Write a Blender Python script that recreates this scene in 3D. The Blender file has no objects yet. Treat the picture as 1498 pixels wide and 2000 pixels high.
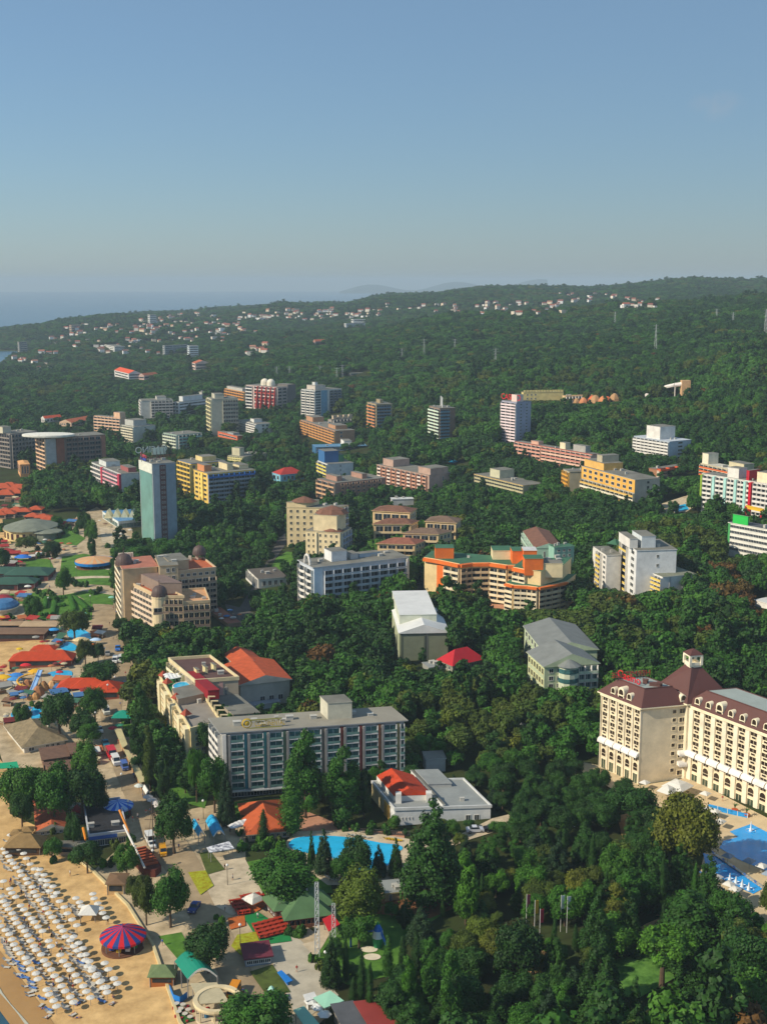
import bpy, bmesh, math, random
import numpy as np
from mathutils import Vector, Matrix
random.seed(7)
R = math.radians
SC = bpy.context.scene
COL = SC.collection
# ------------------------------------------------------------------ camera model (photo pixels 1498 x 2000)
F = 2400.0; CX = 749.0; CY = 1000.0; H = 150.0
P = math.atan(449 / F); SP, CP = math.sin(P), math.cos(P)
def ray(px, py):
    u = (px - CX) / F; v = (CY - py) / F
    return u, CP + v * SP, -SP + v * CP
def at_z(px, py, z):
    a, b, c = ray(px, py); t = (z - H) / c
    return Vector((a * t, b * t, z))
def at_y(px, py, y):
    a, b, c = ray(px, py); t = y / b
    return Vector((a * t, y, H + c * t))
def proj(x, y, z):
    dz = z - H
    d = y * CP - dz * SP
    return CX + F * x / d, CY - F * (y * SP + dz * CP) / d
# ------------------------------------------------------------------ terrain
PS = [-400, -55, -48, -15, 0, 60, 150, 250, 400, 511, 679, 850, 1054, 1300, 2484, 4000]
PZ = [-12, -1.2, 0, 2.4, 3.6, 4.4, 9, 16, 40, 56, 78, 94, 112, 120, 157, 170]
ss = np.linspace(-400, 4000, 2201); zz = np.interp(ss, PS, PZ)
k = np.ones(11) / 11
zz2 = np.convolve(np.pad(zz, 5, 'edge'), k, 'valid')
wgt = np.clip((ss - 20) / 40, 0, 1); zz = zz * (1 - wgt) + zz2 * wgt
RX = [-300, 0, 20, 60, 130, 200, 250, 300, 400, 500, 560, 600, 680, 720, 760, 800, 860, 880, 960, 1040, 1120, 1180, 1230, 1330, 1400, 1430, 1498, 1700, 2200]
RY = [700, 676, 668, 652, 635, 624, 620, 615, 610, 602, 595, 598, 594, 585, 580, 578, 575, 571, 565, 563, 566, 563, 558, 549, 552, 555, 549, 545, 545]
def sm(a, b, t):
    t = np.clip((t - a) / (b - a), 0, 1); return t * t * (3 - 2 * t)
XWY = [120, 190, 227.6, 243, 300, 420, 1000]; XWX = [-34, -50, -71.6, -83, -119, -158, -344]
def ground_np(x, y):
    x = np.asarray(x, float); y = np.asarray(y, float)
    s = x + 35 + .32 * (y - 253)
    s = s + 70 * sm(1000, 1800, y) - 120 * np.exp(-((y - 2660) / 150) ** 2)
    z = np.interp(s, ss, zz)
    xw = np.interp(y, XWY, XWX); xc = -50 - .32 * (y - 253); t = (x - xw) / np.maximum(xc - xw, 4)
    z = np.where((s < -15) & (y < 1000), np.maximum(2.4 * t, -8), z)
    z = np.where(s > 0, np.maximum(z, np.clip(s, 0, 260) * .2 * sm(1900, 2700, y)), z)
    col = CX + F * (x / np.maximum(y, 1)) * .975
    ry = np.interp(col, RX, RY)
    ang = P - np.arctan((CY - ry) / F)
    zr = H - 4000 * np.tan(ang)
    w = sm(1900, 3900, y)
    z = z * (1 - w) + zr * w
    sh = s + 130 * sm(2600, 2950, y)
    z = np.where((sh > 0) & (y > 2600), np.maximum(z, np.interp(sh, [0, 157, 339, 500], [.5, 11, 42, 58]) * sm(2600, 2950, y) * (1 - sm(3300, 3900, y))), z)
    amp = sm(650, 1200, y) * np.clip((s - 60) / 200, 0, 1)
    z = z + amp * (3 * np.sin(x / 61 + y / 97) * np.sin(y / 83 - x / 140) + 2 * np.sin(x / 29 + 1.3) * np.sin(y / 37) + 7 * sm(1150, 1500, y) * (1 - sm(3000, 3700, y)) * np.sin(x / 118 + .8 * np.sin(y / 160)) * np.sin(y / 150 - x / 260 + 1))
    z = z - 22 * sm(1900, 2300, y) * (1 - sm(2600, 3300, y)) * np.clip((s - 300) / 300, 0, 1)
    z = np.where(y > 4050, z - (y - 4050) * .09, z)
    return z
def ground(x, y): return float(ground_np(x, y))
_ys = np.geomspace(120, 5400, 900)
def gnd(px, py):
    a, b, c = ray(px, py)
    ys = _ys; xs = a / b * ys; zs = H + c / b * ys
    d = zs - ground_np(xs, ys)
    i = np.argmax(d < 0) if (d < 0).any() else len(ys) - 1
    i = max(i, 1)
    y0, y1 = ys[i - 1], ys[i]; d0, d1 = d[i - 1], d[i]
    t = d0 / (d0 - d1) if d0 != d1 else .5
    y = y0 + (y1 - y0) * min(max(t, 0), 1)
    return Vector((a / b * y, y, ground(a / b * y, y)))
# ------------------------------------------------------------------ materials
MATS = {}
def lin(c):
    if isinstance(c, str):
        c = c.lstrip('#'); c = [int(c[i:i + 2], 16) / 255 for i in (0, 2, 4)]
        return tuple(((v + .055) / 1.055) ** 2.4 if v > .04045 else v / 12.92 for v in c)
    return tuple(c)
def M(name, col=None, rough=.8, var=.12, scale=.25, spec=.3, metal=0, emit=0, col2=None, bump=0, detail=6):
    if name in MATS: return MATS[name]
    m = bpy.data.materials.new(name); m.use_nodes = True
    nt = m.node_tree; b = nt.nodes['Principled BSDF']
    b.inputs['Roughness'].default_value = rough; b.inputs['Metallic'].default_value = metal
    b.inputs['Specular IOR Level'].default_value = spec
    c = lin(col); b.inputs['Base Color'].default_value = (*c, 1)
    if var > 0 or col2:
        tc = nt.nodes.new('ShaderNodeNewGeometry')
        n = nt.nodes.new('ShaderNodeTexNoise'); n.inputs['Scale'].default_value = scale; n.inputs['Detail'].default_value = detail
        n.inputs['Roughness'].default_value = .65
        nt.links.new(tc.outputs['Position'], n.inputs['Vector'])
        r = nt.nodes.new('ShaderNodeValToRGB')
        c2 = lin(col2) if col2 else c
        r.color_ramp.elements[0].position = .32; r.color_ramp.elements[1].position = .68
        r.color_ramp.elements[0].color = (*[v * (1 - var) for v in c], 1)
        r.color_ramp.elements[1].color = (*[min(1, v * (1 + var)) for v in c2], 1)
        nt.links.new(n.outputs['Fac'], r.inputs['Fac']); nt.links.new(r.outputs['Color'], b.inputs['Base Color'])
        if bump:
            bp = nt.nodes.new('ShaderNodeBump'); bp.inputs['Strength'].default_value = bump; bp.inputs['Distance'].default_value = .3
            nt.links.new(n.outputs['Fac'], bp.inputs['Height']); nt.links.new(bp.outputs['Normal'], b.inputs['Normal'])
    MATS[name] = m
    return m
def W(hexcol, rough=.85, var=.09):           # painted wall of a colour, cached
    return M('wall_' + hexcol.strip('#'), hexcol, rough, max(var, .15) if var == .09 else var, .28, detail=8)
def GLASS(name='glass_dark', col=(.02, .03, .04), rough=.12):
    return M(name, col, rough, .5, .6, .5)
# ------------------------------------------------------------------ mesh builder
class MB:
    def __init__(s): s.v = []; s.f = []; s.m = []
    def quad(s, pts, m=0):
        i = len(s.v); s.v += [tuple(p) for p in pts]; s.f.append(tuple(range(i, i + len(pts)))); s.m.append(m)
    def box(s, x0, x1, y0, y1, z0, z1, m=0, top=None):
        i = len(s.v)
        s.v += [(x0, y0, z0), (x1, y0, z0), (x1, y1, z0), (x0, y1, z0), (x0, y0, z1), (x1, y0, z1), (x1, y1, z1), (x0, y1, z1)]
        for f in ((0, 3, 2, 1), (4, 5, 6, 7), (0, 1, 5, 4), (1, 2, 6, 5), (2, 3, 7, 6), (3, 0, 4, 7)):
            s.f.append(tuple(i + k for k in f)); s.m.append(m)
        if top is not None: s.m[-5] = top
    def prism(s, poly, z0, z1, m=0, top=None):
        n = len(poly); i = len(s.v)
        A = sum(poly[k][0] * poly[(k + 1) % n][1] - poly[(k + 1) % n][0] * poly[k][1] for k in range(n))
        if A < 0: poly = poly[::-1]
        s.v += [(p[0], p[1], z0) for p in poly] + [(p[0], p[1], z1) for p in poly]
        s.f.append(tuple(i + k for k in range(n))[::-1]); s.m.append(m)
        s.f.append(tuple(i + n + k for k in range(n))); s.m.append(m if top is None else top)
        for k in range(n):
            q = (k + 1) % n; s.f.append((i + k, i + q, i + n + q, i + n + k)); s.m.append(m)
    def lathe(s, prof, n=12, c=(0, 0, 0), m=0, sx=1, sy=1, mf=None, cap=True):
        i = len(s.v); k = len(prof)
        for (r, z) in prof:
            for j in range(n):
                a = 2 * math.pi * j / n
                s.v.append((c[0] + r * sx * math.cos(a), c[1] + r * sy * math.sin(a), c[2] + z))
        for q in range(k - 1):
            for j in range(n):
                j2 = (j + 1) % n
                s.f.append((i + q * n + j, i + q * n + j2, i + (q + 1) * n + j2, i + (q + 1) * n + j)); s.m.append(mf(q, j) if mf else m)
        if cap:
            s.f.append(tuple(i + j for j in range(n))[::-1]); s.m.append(m)
            s.f.append(tuple(i + (k - 1) * n + j for j in range(n))); s.m.append(m)
    def tube(s, a, b, r0, r1=None, n=6, m=0):
        r1 = r0 if r1 is None else r1
        a = Vector(a); b = Vector(b); d = (b - a).normalized()
        u = d.orthogonal().normalized(); w = d.cross(u); i = len(s.v)
        for (p, r) in ((a, r0), (b, r1)):
            for j in range(n):
                t = 2 * math.pi * j / n; s.v.append(tuple(p + (u * math.cos(t) + w * math.sin(t)) * r))
        for j in range(n):
            j2 = (j + 1) % n; s.f.append((i + j, i + j2, i + n + j2, i + n + j)); s.m.append(m)
        s.f.append(tuple(i + j for j in range(n))[::-1]); s.m.append(m)
        s.f.append(tuple(i + n + j for j in range(n))); s.m.append(m)
    def mesh(s, name, mats, smooth=False):
        me = bpy.data.meshes.new(name); me.from_pydata(s.v, [], s.f)
        for m in (mats if isinstance(mats, (list, tuple)) else [mats]): me.materials.append(m)
        if len(me.polygons): me.polygons.foreach_set('material_index', s.m)
        if smooth: me.polygons.foreach_set('use_smooth', [True] * len(me.polygons))
        me.update(); return me
    def build(s, name, mats, parent=None, loc=(0, 0, 0), rz=0, smooth=False):
        return link(name, s.mesh(name, mats, smooth), parent, loc, rz)
def link(name, me, parent=None, loc=(0, 0, 0), rz=0):
    o = bpy.data.objects.new(name, me); COL.objects.link(o)
    o.location = loc; o.rotation_euler = (0, 0, rz)
    if parent is not None: o.parent = parent
    return o
def tag(o, label=None, cat=None, group=None, kind=None):
    if label: o['label'] = label
    if cat: o['category'] = cat
    if group: o['group'] = group
    if kind: o['kind'] = kind
    return o
def thing(name, label, cat, loc=(0, 0, 0), rz=0, group=None):
    o = bpy.data.objects.new(name, None); COL.objects.link(o); o.empty_display_size = .5
    o.location = loc; o.rotation_euler = (0, 0, rz)
    return tag(o, label, cat, group)
def dup(root, loc, rz=0, label=None, swap=None, sc=None):
    r = root.copy(); COL.objects.link(r); r.location = loc; r.rotation_euler = (0, 0, rz)
    if sc: r.scale = sc if isinstance(sc, (tuple, list)) else (sc, sc, sc)
    if label: r['label'] = label
    for ch in root.children:
        c = ch.copy(); COL.objects.link(c); c.parent = r
        if swap and ch.name.split('.')[0] in swap: c.data = swap[ch.name.split('.')[0]]
        for g in ch.children:
            e = g.copy(); COL.objects.link(e); e.parent = c
    return r
ORD = 'first second third fourth fifth sixth seventh eighth ninth tenth eleventh twelfth thirteenth fourteenth fifteenth sixteenth seventeenth eighteenth nineteenth twentieth'.split()
TENS = {20: 'twenty', 30: 'thirty', 40: 'forty', 50: 'fifty', 60: 'sixty', 70: 'seventy', 80: 'eighty', 90: 'ninety'}
def ordw(i):                                # 0 -> first
    n = i + 1
    if n <= 20: return ORD[n - 1]
    if n % 10 == 0: return TENS[n][:-1] + 'ieth'
    return TENS[n // 10 * 10] + '-' + ORD[n % 10 - 1]
# ------------------------------------------------------------------ clear areas and views to keep open
FOOT = []      # world polygons (np arrays) where no tree may stand
KEEP = []      # (px0, px1, py_bottom0, py_bottom1, y): from in front of here no crown may rise above that line
def inpoly(poly, x, y):
    x = np.asarray(x); y = np.asarray(y); c = np.zeros(x.shape, bool); n = len(poly); j = n - 1
    for i in range(n):
        xi, yi = poly[i]; xj, yj = poly[j]
        if yi != yj:
            t = ((yi > y) != (yj > y)) & (x < (xj - xi) * (y - yi) / (yj - yi) + xi); c ^= t
        j = i
    return c
def grow(poly, d):
    cx = sum(p[0] for p in poly) / len(poly); cy = sum(p[1] for p in poly) / len(poly)
    out = []
    for p in poly:
        v = Vector((p[0] - cx, p[1] - cy)); l = v.length or 1; v *= (l + d) / l; out.append((cx + v.x, cy + v.y))
    return out
def clear_px(pts, d=0): FOOT.append(grow([gnd(*p).xy[:] for p in pts], d))
# ------------------------------------------------------------------ ground sheets draped on the terrain
LAYER = {}
def drape(name, pts, mat, off=.06, step=7, world=False, kind='structure', clear=True):
    poly = [tuple(p) for p in pts] if world else [gnd(*p).xy[:] for p in pts]
    bm = bmesh.new(); vs = [bm.verts.new((p[0], p[1], 0)) for p in poly]; f = bm.faces.new(vs)
    bmesh.ops.triangulate(bm, faces=[f])
    for _ in range(7):
        es = [e for e in bm.edges if e.calc_length() > step]
        if not es: break
        bmesh.ops.subdivide_edges(bm, edges=es, cuts=1); bmesh.ops.triangulate(bm, faces=[q for q in bm.faces if len(q.verts) > 3])
    for v in bm.verts: v.co.z = ground(v.co.x, v.co.y) + off
    bmesh.ops.recalc_face_normals(bm, faces=bm.faces)
    if sum(q.normal.z for q in bm.faces) < 0: bmesh.ops.reverse_faces(bm, faces=bm.faces)
    me = bpy.data.meshes.new(name); bm.to_mesh(me); bm.free(); me.materials.append(mat)
    o = link(name, me)
    if kind: o['kind'] = kind
    if clear: FOOT.append(poly)
    return o
POOL = M('pool_water', '#2bb0de', .15, .14, .3, .3); POOL2 = M('pool_water_deep', '#2b9ade', .2, .14, .25, .2)

def var_glass(m, light=(.3, .28, .24), mid=(.09, .1, .11)):
    nt = m.node_tree; b = nt.nodes['Principled BSDF']; c = tuple(b.inputs['Base Color'].default_value)[:3]
    oi = nt.nodes.new('ShaderNodeObjectInfo'); r = nt.nodes.new('ShaderNodeValToRGB'); r.color_ramp.interpolation = 'CONSTANT'; e = r.color_ramp.elements
    e[0].position = 0; e[0].color = (*c, 1); e[1].position = .86; e[1].color = (*light, 1); k = e.new(.6); k.color = (*mid, 1)
    nt.links.new(oi.outputs['Random'], r.inputs['Fac']); nt.links.new(r.outputs['Color'], b.inputs['Base Color']); return m
# ------------------------------------------------------------------ buildings
UNITS = {}
def u_balc(w, h, mats, depth=1.3, fin=True, rail='solid', bow=False, tall=.8):
    key = ('b', round(w, 1), round(h, 1), tuple(m.name for m in mats), depth, fin, rail, bow)
    if key in UNITS: return UNITS[key]
    b = MB(); a = w / 2 - .01
    # slots: 0 slab, 1 rail, 2 glass, 3 frame
    b.box(-a * .84, a * .84, -.06, .02, .08, h * tall, 2)  # dark door pane, widened so its colour stands in for deep recess shade
    b.box(-.05, .05, -.1, -.055, .08, h * tall, 3)
    b.box(-a * .84, a * .84, -.1, -.055, h * tall, h * tall + .12, 3)
    if bow:
        n = 6; pts = [(-a, .02)] + [(-a * math.cos(math.pi * i / n), -.15 - depth * math.sin(math.pi * i / n)) for i in range(n + 1)] + [(a, .02)]
        b.prism(pts, -.16, .04, 0)
        for i in range(1, len(pts) - 2):
            p, q = pts[i], pts[i + 1]; b.quad([(p[0], p[1], .04), (q[0], q[1], .04), (q[0], q[1], 1.0), (p[0], p[1], 1.0)], 1)
    else:
        b.box(-a, a, -depth, .02, -.16, .04, 0)
        if rail == 'solid': b.box(-a + .03, a - .03, -depth - .02, -depth + .07, .04, 1.0, 1)
        elif rail == 'half': b.box(-a + .03, a - .03, -depth - .02, -depth + .05, .25, .95, 1)
        else:
            b.box(-a + .03, a - .03, -depth, -depth + .05, .92, 1.0, 1)
            for i in range(5): x = -a + .1 + (2 * a - .2) * i / 4; b.box(x - .03, x + .03, -depth, -depth + .05, .04, .92, 1)
    if fin:
        b.box(-a, -a + .16, -depth + .08, .02, .04, h - .17, 0); b.box(a - .16, a, -depth + .08, .02, .04, h - .17, 0)
    UNITS[key] = b.mesh('balcony', mats); return UNITS[key]
def u_win(w, h, mats, sill=True, arch=False, mull=1):
    key = ('w', round(w, 2), round(h, 2), tuple(m.name for m in mats), arch, mull)
    if key in UNITS: return UNITS[key]
    b = MB(); a = w / 2; t = min(.12, w * .1)     # slots 0 frame 1 glass
    if arch:
        n = 8; hc = h - a
        pts = [(a, 0)] + [(a * math.cos(math.pi * i / n), hc + a * math.sin(math.pi * i / n)) for i in range(n + 1)] + [(-a, 0)]
        i0 = len(b.v); b.v += [(x, -.05, z) for x, z in pts]; b.f.append(tuple(range(i0, i0 + len(pts)))); b.m.append(1)
        for i in range(len(pts) - 1):
            p, q = pts[i], pts[i + 1]; po, qo = (p[0] * 1.18, p[1] + (t if p[1] > hc else 0)), (q[0] * 1.18, q[1] + (t if q[1] > hc else 0))
            b.quad([(p[0], -.13, p[1]), (q[0], -.13, q[1]), (qo[0], -.13, qo[1]), (po[0], -.13, po[1])][::-1], 0)
            b.quad([(p[0], -.13, p[1]), (q[0], -.13, q[1]), (q[0], -.05, q[1]), (p[0], -.05, p[1])], 0)
            b.quad([(po[0], -.13, po[1]), (qo[0], -.13, qo[1]), (qo[0], 0, qo[1]), (po[0], 0, po[1])], 0)
        b.box(-a, a, -.1, -.05, hc * .55, hc * .55 + .1, 0)
    else:
        b.box(-a, a, -.04, .02, 0, h, 1)
        b.box(-a - t, -a, -.1, .02, -t, h + t, 0); b.box(a, a + t, -.1, .02, -t, h + t, 0)
        b.box(-a, a, -.1, .02, h, h + t, 0); b.box(-a, a, -.16 if sill else -.1, .02, -t, 0, 0)
        for i in range(1, mull + 1):
            x = -a + w * i / (mull + 1); b.box(x - .04, x + .04, -.08, -.045, 0, h, 0)
    UNITS[key] = b.mesh('window', mats); return UNITS[key]
PEND = {}
def put(root, name, me, p, ang): PEND.setdefault(root, []).append((name, me, p, ang))
def flush():
    for root, lst in PEND.items():
        by = {}
        for t in lst: by.setdefault(t[0], []).append(t)
        rl = root.location
        for name, L in by.items():
            L.sort(key=lambda t: (Vector(t[2]) - Vector((0, 0, H))).length)
            for (_, me, p, ang) in L[:99]:
                link(name, me, root, (p[0] - rl.x, p[1] - rl.y, p[2] - rl.z), ang)
            if len(L) > 99:
                b = MB(); mats = []
                for (_, me, p, ang) in L[99:]:
                    c, s = math.cos(ang), math.sin(ang); i = len(b.v)
                    for v in me.vertices:
                        x, y, z = v.co; b.v.append((p[0] + c * x - s * y - rl.x, p[1] + s * x + c * y - rl.y, p[2] + z - rl.z))
                    idx = []
                    for mm in me.materials:
                        if mm not in mats: mats.append(mm)
                        idx.append(mats.index(mm))
                    for q in me.polygons: b.f.append(tuple(i + k for k in q.vertices)); b.m.append(idx[q.material_index])
                o = b.build(name, mats, root); o['kind'] = 'stuff'
    PEND.clear()
GD = GLASS(); GB = GLASS('glass_blue', (.03, .07, .1), .1); GT = GLASS('glass_teal', (.05, .14, .14), .15)
WH = W('#ded9cf'); FRM = M('frame_white', '#d9d6cd', .6, .05)
def face(root, p0, p1, z0, zt, segs):
    p0 = Vector(p0[:2]); p1 = Vector(p1[:2]); d = (p1 - p0); Ln = d.length
    if Ln < .5: return
    d /= Ln; ang = math.atan2(d.y, d.x); n = Vector((d.y, -d.x)); Ht = zt - z0
    for sg in segs:
        u0, u1, kind, nf, m = sg[:5]; o = sg[5] if len(sg) > 5 else {}
        zr = o.get('zr', (.02, .985)); a0 = z0 + Ht * zr[0]; fh = Ht * (zr[1] - zr[0]) / nf
        x0 = Ln * u0; bw = Ln * (u1 - u0) / m
        fr = o.get('frame', FRM); gl = o.get('glass', GD)
        if kind == 'panel':
            b = MB(); b.box(x0, Ln * u1, -o.get('t', .12), .02, a0, a0 + fh * nf); 
            q = b.build(o.get('name', 'panel'), o['mat'], root, (p0.x - root.location.x, p0.y - root.location.y, -root.location.z), ang)
            if o.get('label'): q['label'] = o['label']
            continue
        for i in range(nf):
            zf = a0 + fh * i
            for j in range(m):
                if o.get('skip') and o['skip'](i, j): continue
                c = p0 + d * (x0 + bw * (j + .5)) + n * o.get('off', 0)
                if kind == 'balc':
                    rm = o.get('rail', WH); rm = rm[(j if o.get('alt') == 'j' else i) % len(rm)] if isinstance(rm, (list, tuple)) else rm
                    me = u_balc(bw * o.get('fill', 1), fh, [o.get('slab', WH), rm, gl, fr], o.get('depth', 1.3), o.get('fin', True), o.get('rt', 'solid'), o.get('bow', False))
                    put(root, 'balcony', me, (c.x, c.y, zf), ang)
                elif kind == 'win':
                    ww = o.get('w', .5) * bw; wh = o.get('h', .5) * fh
                    me = u_win(ww, wh, [fr, gl], True, o.get('arch', False), o.get('mull', 1))
                    put(root, 'window', me, (c.x, c.y, zf + fh * o.get('zo', .28)), ang)
                elif kind == 'band':
                    me = u_win(bw * .96, fh * o.get('h', .45), [fr, gl], True, False, o.get('mull', max(2, int(bw / 2.2))))
                    put(root, 'window', me, (c.x, c.y, zf + fh * o.get('zo', .35)), ang)
def chain_box(N, Rr, Lr, y=None):
    """near corner (px, py_top, py_base) and the two visible ends -> world L, N, R, back, z0, zt.
    The heading is searched so that both ends fall on their pixels as well as a right angle allows."""
    g = gnd(N[0], N[2]); yy = g.y if y is None else y
    n = at_y(N[0], N[1], yy); zt = n.z
    def span(dr, px):
        q = (px - CX) / F; k = q * SP * (zt - H)            # px = CX + F x / (y CP - dz SP)
        den = dr.x - q * CP * dr.y
        return (q * CP * n.y - k - n.x) / den if abs(den) > 1e-4 else -1
    best = None
    for i in range(-20, 200):
        ph = R(i * .5); e = Vector((math.cos(ph), math.sin(ph), 0)); l = Vector((-e.y, e.x, 0)); c = 0; ws = []
        for dr, q in ((e, Rr), (l, Lr)):
            t = span(dr, q[0])
            if q[1] is None:
                if not 0 < t < 22: t2 = min(max(t, 6), 22) if t > 0 else 22
                else: t2 = max(t, 6)
                pe = n + dr * t2; c += min(abs(proj(pe.x, pe.y, zt)[0] - q[0]), 30) ** 2 * .5; t = t2
            else:
                if not 2 < t < 130: c += 900; t = min(max(t, 2), 130) if t > 0 else 10
                pe = n + dr * t; pp = proj(pe.x, pe.y, zt); c += (pp[1] - q[1]) ** 2 + (pp[0] - q[0]) ** 2
            ws.append(t)
        if best is None or c < best[0]: best = (c, e, l, ws[0], ws[1])
    cst, e, l, wR, wL = best
    if cst > 25 and Rr[1] is not None and Lr[1] is not None:      # corner that is not square: keep both ends as seen
        rv = at_z(Rr[0], Rr[1], zt); lv = at_z(Lr[0], Lr[1], zt); ang = (rv - n).angle(lv - n)
        if 1.05 < ang < 2.2 and (rv - n).length < 90 and (lv - n).length < 90: return lv, n, rv, lv + rv - n, min(g.z, ground(n.x, n.y)), zt
    return n + l * wL, n, n + e * wR, n + l * wL + e * wR, min(g.z, ground(n.x, n.y)), zt
def inset(poly, d):
    n = len(poly); A = sum(poly[k][0] * poly[(k + 1) % n][1] - poly[(k + 1) % n][0] * poly[k][1] for k in range(n))
    poly = [Vector(p[:2]) for p in poly]
    if A < 0: poly = poly[::-1]
    out = []
    for i in range(n):
        a, b, c = poly[i - 1], poly[i], poly[(i + 1) % n]
        e1 = (b - a).normalized(); e2 = (c - b).normalized()
        n1 = Vector((-e1.y, e1.x)); n2 = Vector((-e2.y, e2.x))
        k = 1 + n1.dot(n2); v = (n1 + n2) / (k if k > .2 else .2); out.append(b + v * d)
    return out
def shell(root, poly, z0, zt, wall, roof='flat', rmat=None, rh=3, trim=None, over=.25, ridge='x', name_wall='wall', parapet=.0):
    rl = root.location; rel = [(p[0] - rl.x, p[1] - rl.y) for p in poly]
    b = MB(); b.prism(rel, z0 - 3 - rl.z, zt - rl.z, 0); b.build(name_wall, wall, root)
    z = zt - rl.z; rmat = rmat or M('roof_grey', '#77756b', .9, .25, .12)
    rb = MB(); out = inset(rel, -over)
    if roof == 'flat':
        rb.prism(out, z, z + .3, 1, top=0)
        if parapet:
            inn = inset(rel, .15); n = len(out); oo = [Vector(p) for p in out]
            for i in range(n):
                a, c = oo[i], oo[(i + 1) % n]; ai, ci = inn[i], inn[(i + 1) % n]
                rb.prism([a, c, ci, ai], z + .3, z + .3 + parapet, 1)
        ro = rb.build('roof', [rmat, trim or wall], root)
    elif roof in ('gable', 'hip', 'mansard'):
        rb.prism(out, z, z + .25, 1)
        n = len(out); zb = z + .25
        if roof == 'mansard':
            inn = inset(out, rh * .7)
            for i in range(n):
                a, c, ci, ai = out[i], out[(i + 1) % n], inn[(i + 1) % n], inn[i]
                rb.quad([(*a, zb), (*c, zb), (*ci, zb + rh), (*ai, zb + rh)], 0)
            rb.quad([(*p, zb + rh) for p in inn], 2)
            ro = rb.build('roof', [rmat, trim or wall, M('roof_grey', '#77756b', .9, .25, .12)], root)
        else:
            p = [Vector(q) for q in out[:4]]
            l01 = (p[1] - p[0]).length; l12 = (p[2] - p[1]).length
            if ridge == 'y' or (ridge == 'long' and l12 > l01): p = p[1:] + p[:1]; l01, l12 = l12, l01
            # ridge parallel to p0->p1
            m0 = (p[0] + p[3]) / 2; m1 = (p[1] + p[2]) / 2; d = (m1 - m0).normalized()
            k = min(l12 / 2, l01 * .45) if roof == 'hip' else 0
            r0 = m0 + d * k; r1 = m1 - d * k
            A, B_, C, D = [(*q, zb) for q in p]; E = (*r0, zb + rh); G = (*r1, zb + rh)
            rb.quad([A, B_, G, E], 0); rb.quad([C, D, E, G], 0)
            rb.quad([B_, C, G], 0 if roof == 'hip' else 1); rb.quad([D, A, E], 0 if roof == 'hip' else 1)
            ro = rb.build('roof', [rmat, trim or wall], root)
    else:
        ro = None
    LASTROOF[root] = ro
    return ro
LASTROOF = {}
def bx(root, L, n, Rr, Bk, u0, u1, v0, v1, z, h, wall, name='penthouse', rmat=None, over=.15):
    """box on a roof in fractions u (along N->R) and v (along N->L)"""
    e = (Rr - n); l = (L - n); rl = root.location
    q = [n + e * u0 + l * v0, n + e * u1 + l * v0, n + e * u1 + l * v1, n + e * u0 + l * v1]
    rel = [(p.x - rl.x, p.y - rl.y) for p in q]
    b = MB(); b.prism(rel, z - rl.z, z + h - rl.z, 0); b.prism(inset(rel, -over), z + h - rl.z, z + h + .2 - rl.z, 0, top=1)
    return b.build(name, [wall, rmat or M('roof_grey', '#77756b', .9, .25, .12)], (LASTROOF.get(root) or root) if name in ('penthouse', 'chimney') else root)
def clutter(root, L, n, Rr, z, k=5, seed=0, mat=None):
    rnd = random.Random(seed); e = (Rr - n); l = (L - n); rl = root.location; ang = math.atan2(e.y, e.x)
    for i in range(k):
        p = n + e * rnd.uniform(.08, .92) + l * rnd.uniform(.2, .8)
        b = MB(); s = rnd.uniform(.5, 1.1); hh = rnd.uniform(.6, 1.3)
        b.box(-s, s, -s * .7, s * .7, 0, hh, 0); b.box(-s * 1.12, s * 1.12, -s * .8, s * .8, hh, hh + .12, 0)
        b.build('roof_vent', mat or M('vent_grey', '#b5b2a8', .7, .1), LASTROOF.get(root) or root, (p.x - rl.x, p.y - rl.y, z - rl.z), ang)
NB = 0
def B(name, label, N, Rr, Lr, wall, Rs=(), Ls=(), roof='flat', rmat=None, rh=3, trim=None, pent=(), vent=3, vb=None, root=None, cat='building', over=.25, ridge='long', parapet=0, y=None, keep=True, zb=None):
    global NB; NB += 1
    L, n, Rw, Bk, z0, zt = chain_box(N, Rr, Lr, y)
    if zb is not None: z0 = zb
    own = root is None
    if own: root = thing(name, label, cat, (n.x, n.y, z0))
    poly = [n.xy, Rw.xy, Bk.xy, L.xy]
    shell(root, poly, z0, zt, wall, roof, rmat, rh, trim, over, ridge, parapet=parapet)
    face(root, n, Rw, z0, zt, Rs); face(root, L, n, z0, zt, Ls)
    for p in pent: bx(root, L, n, Rw, Bk, *p[:4], zt + .3, p[4], p[5] if len(p) > 5 else wall)
    if vent and roof == 'flat': clutter(root, L, n, Rw, zt + .3, vent, NB)
    FOOT.append(grow(poly, 3.5))
    if vb is None: vb = N[2] - 10
    if keep:
        lb = vb if not isinstance(vb, tuple) else vb[1]; fb = vb if not isinstance(vb, tuple) else vb[0]; rb = fb if not isinstance(vb, tuple) or len(vb) < 3 else vb[2]
        KEEP.append((Lr[0], N[0], fb, lb, L.y, n.y)); KEEP.append((N[0], Rr[0], lb, rb, n.y))
    return root, (L, n, Rw, Bk, z0, zt)
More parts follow.
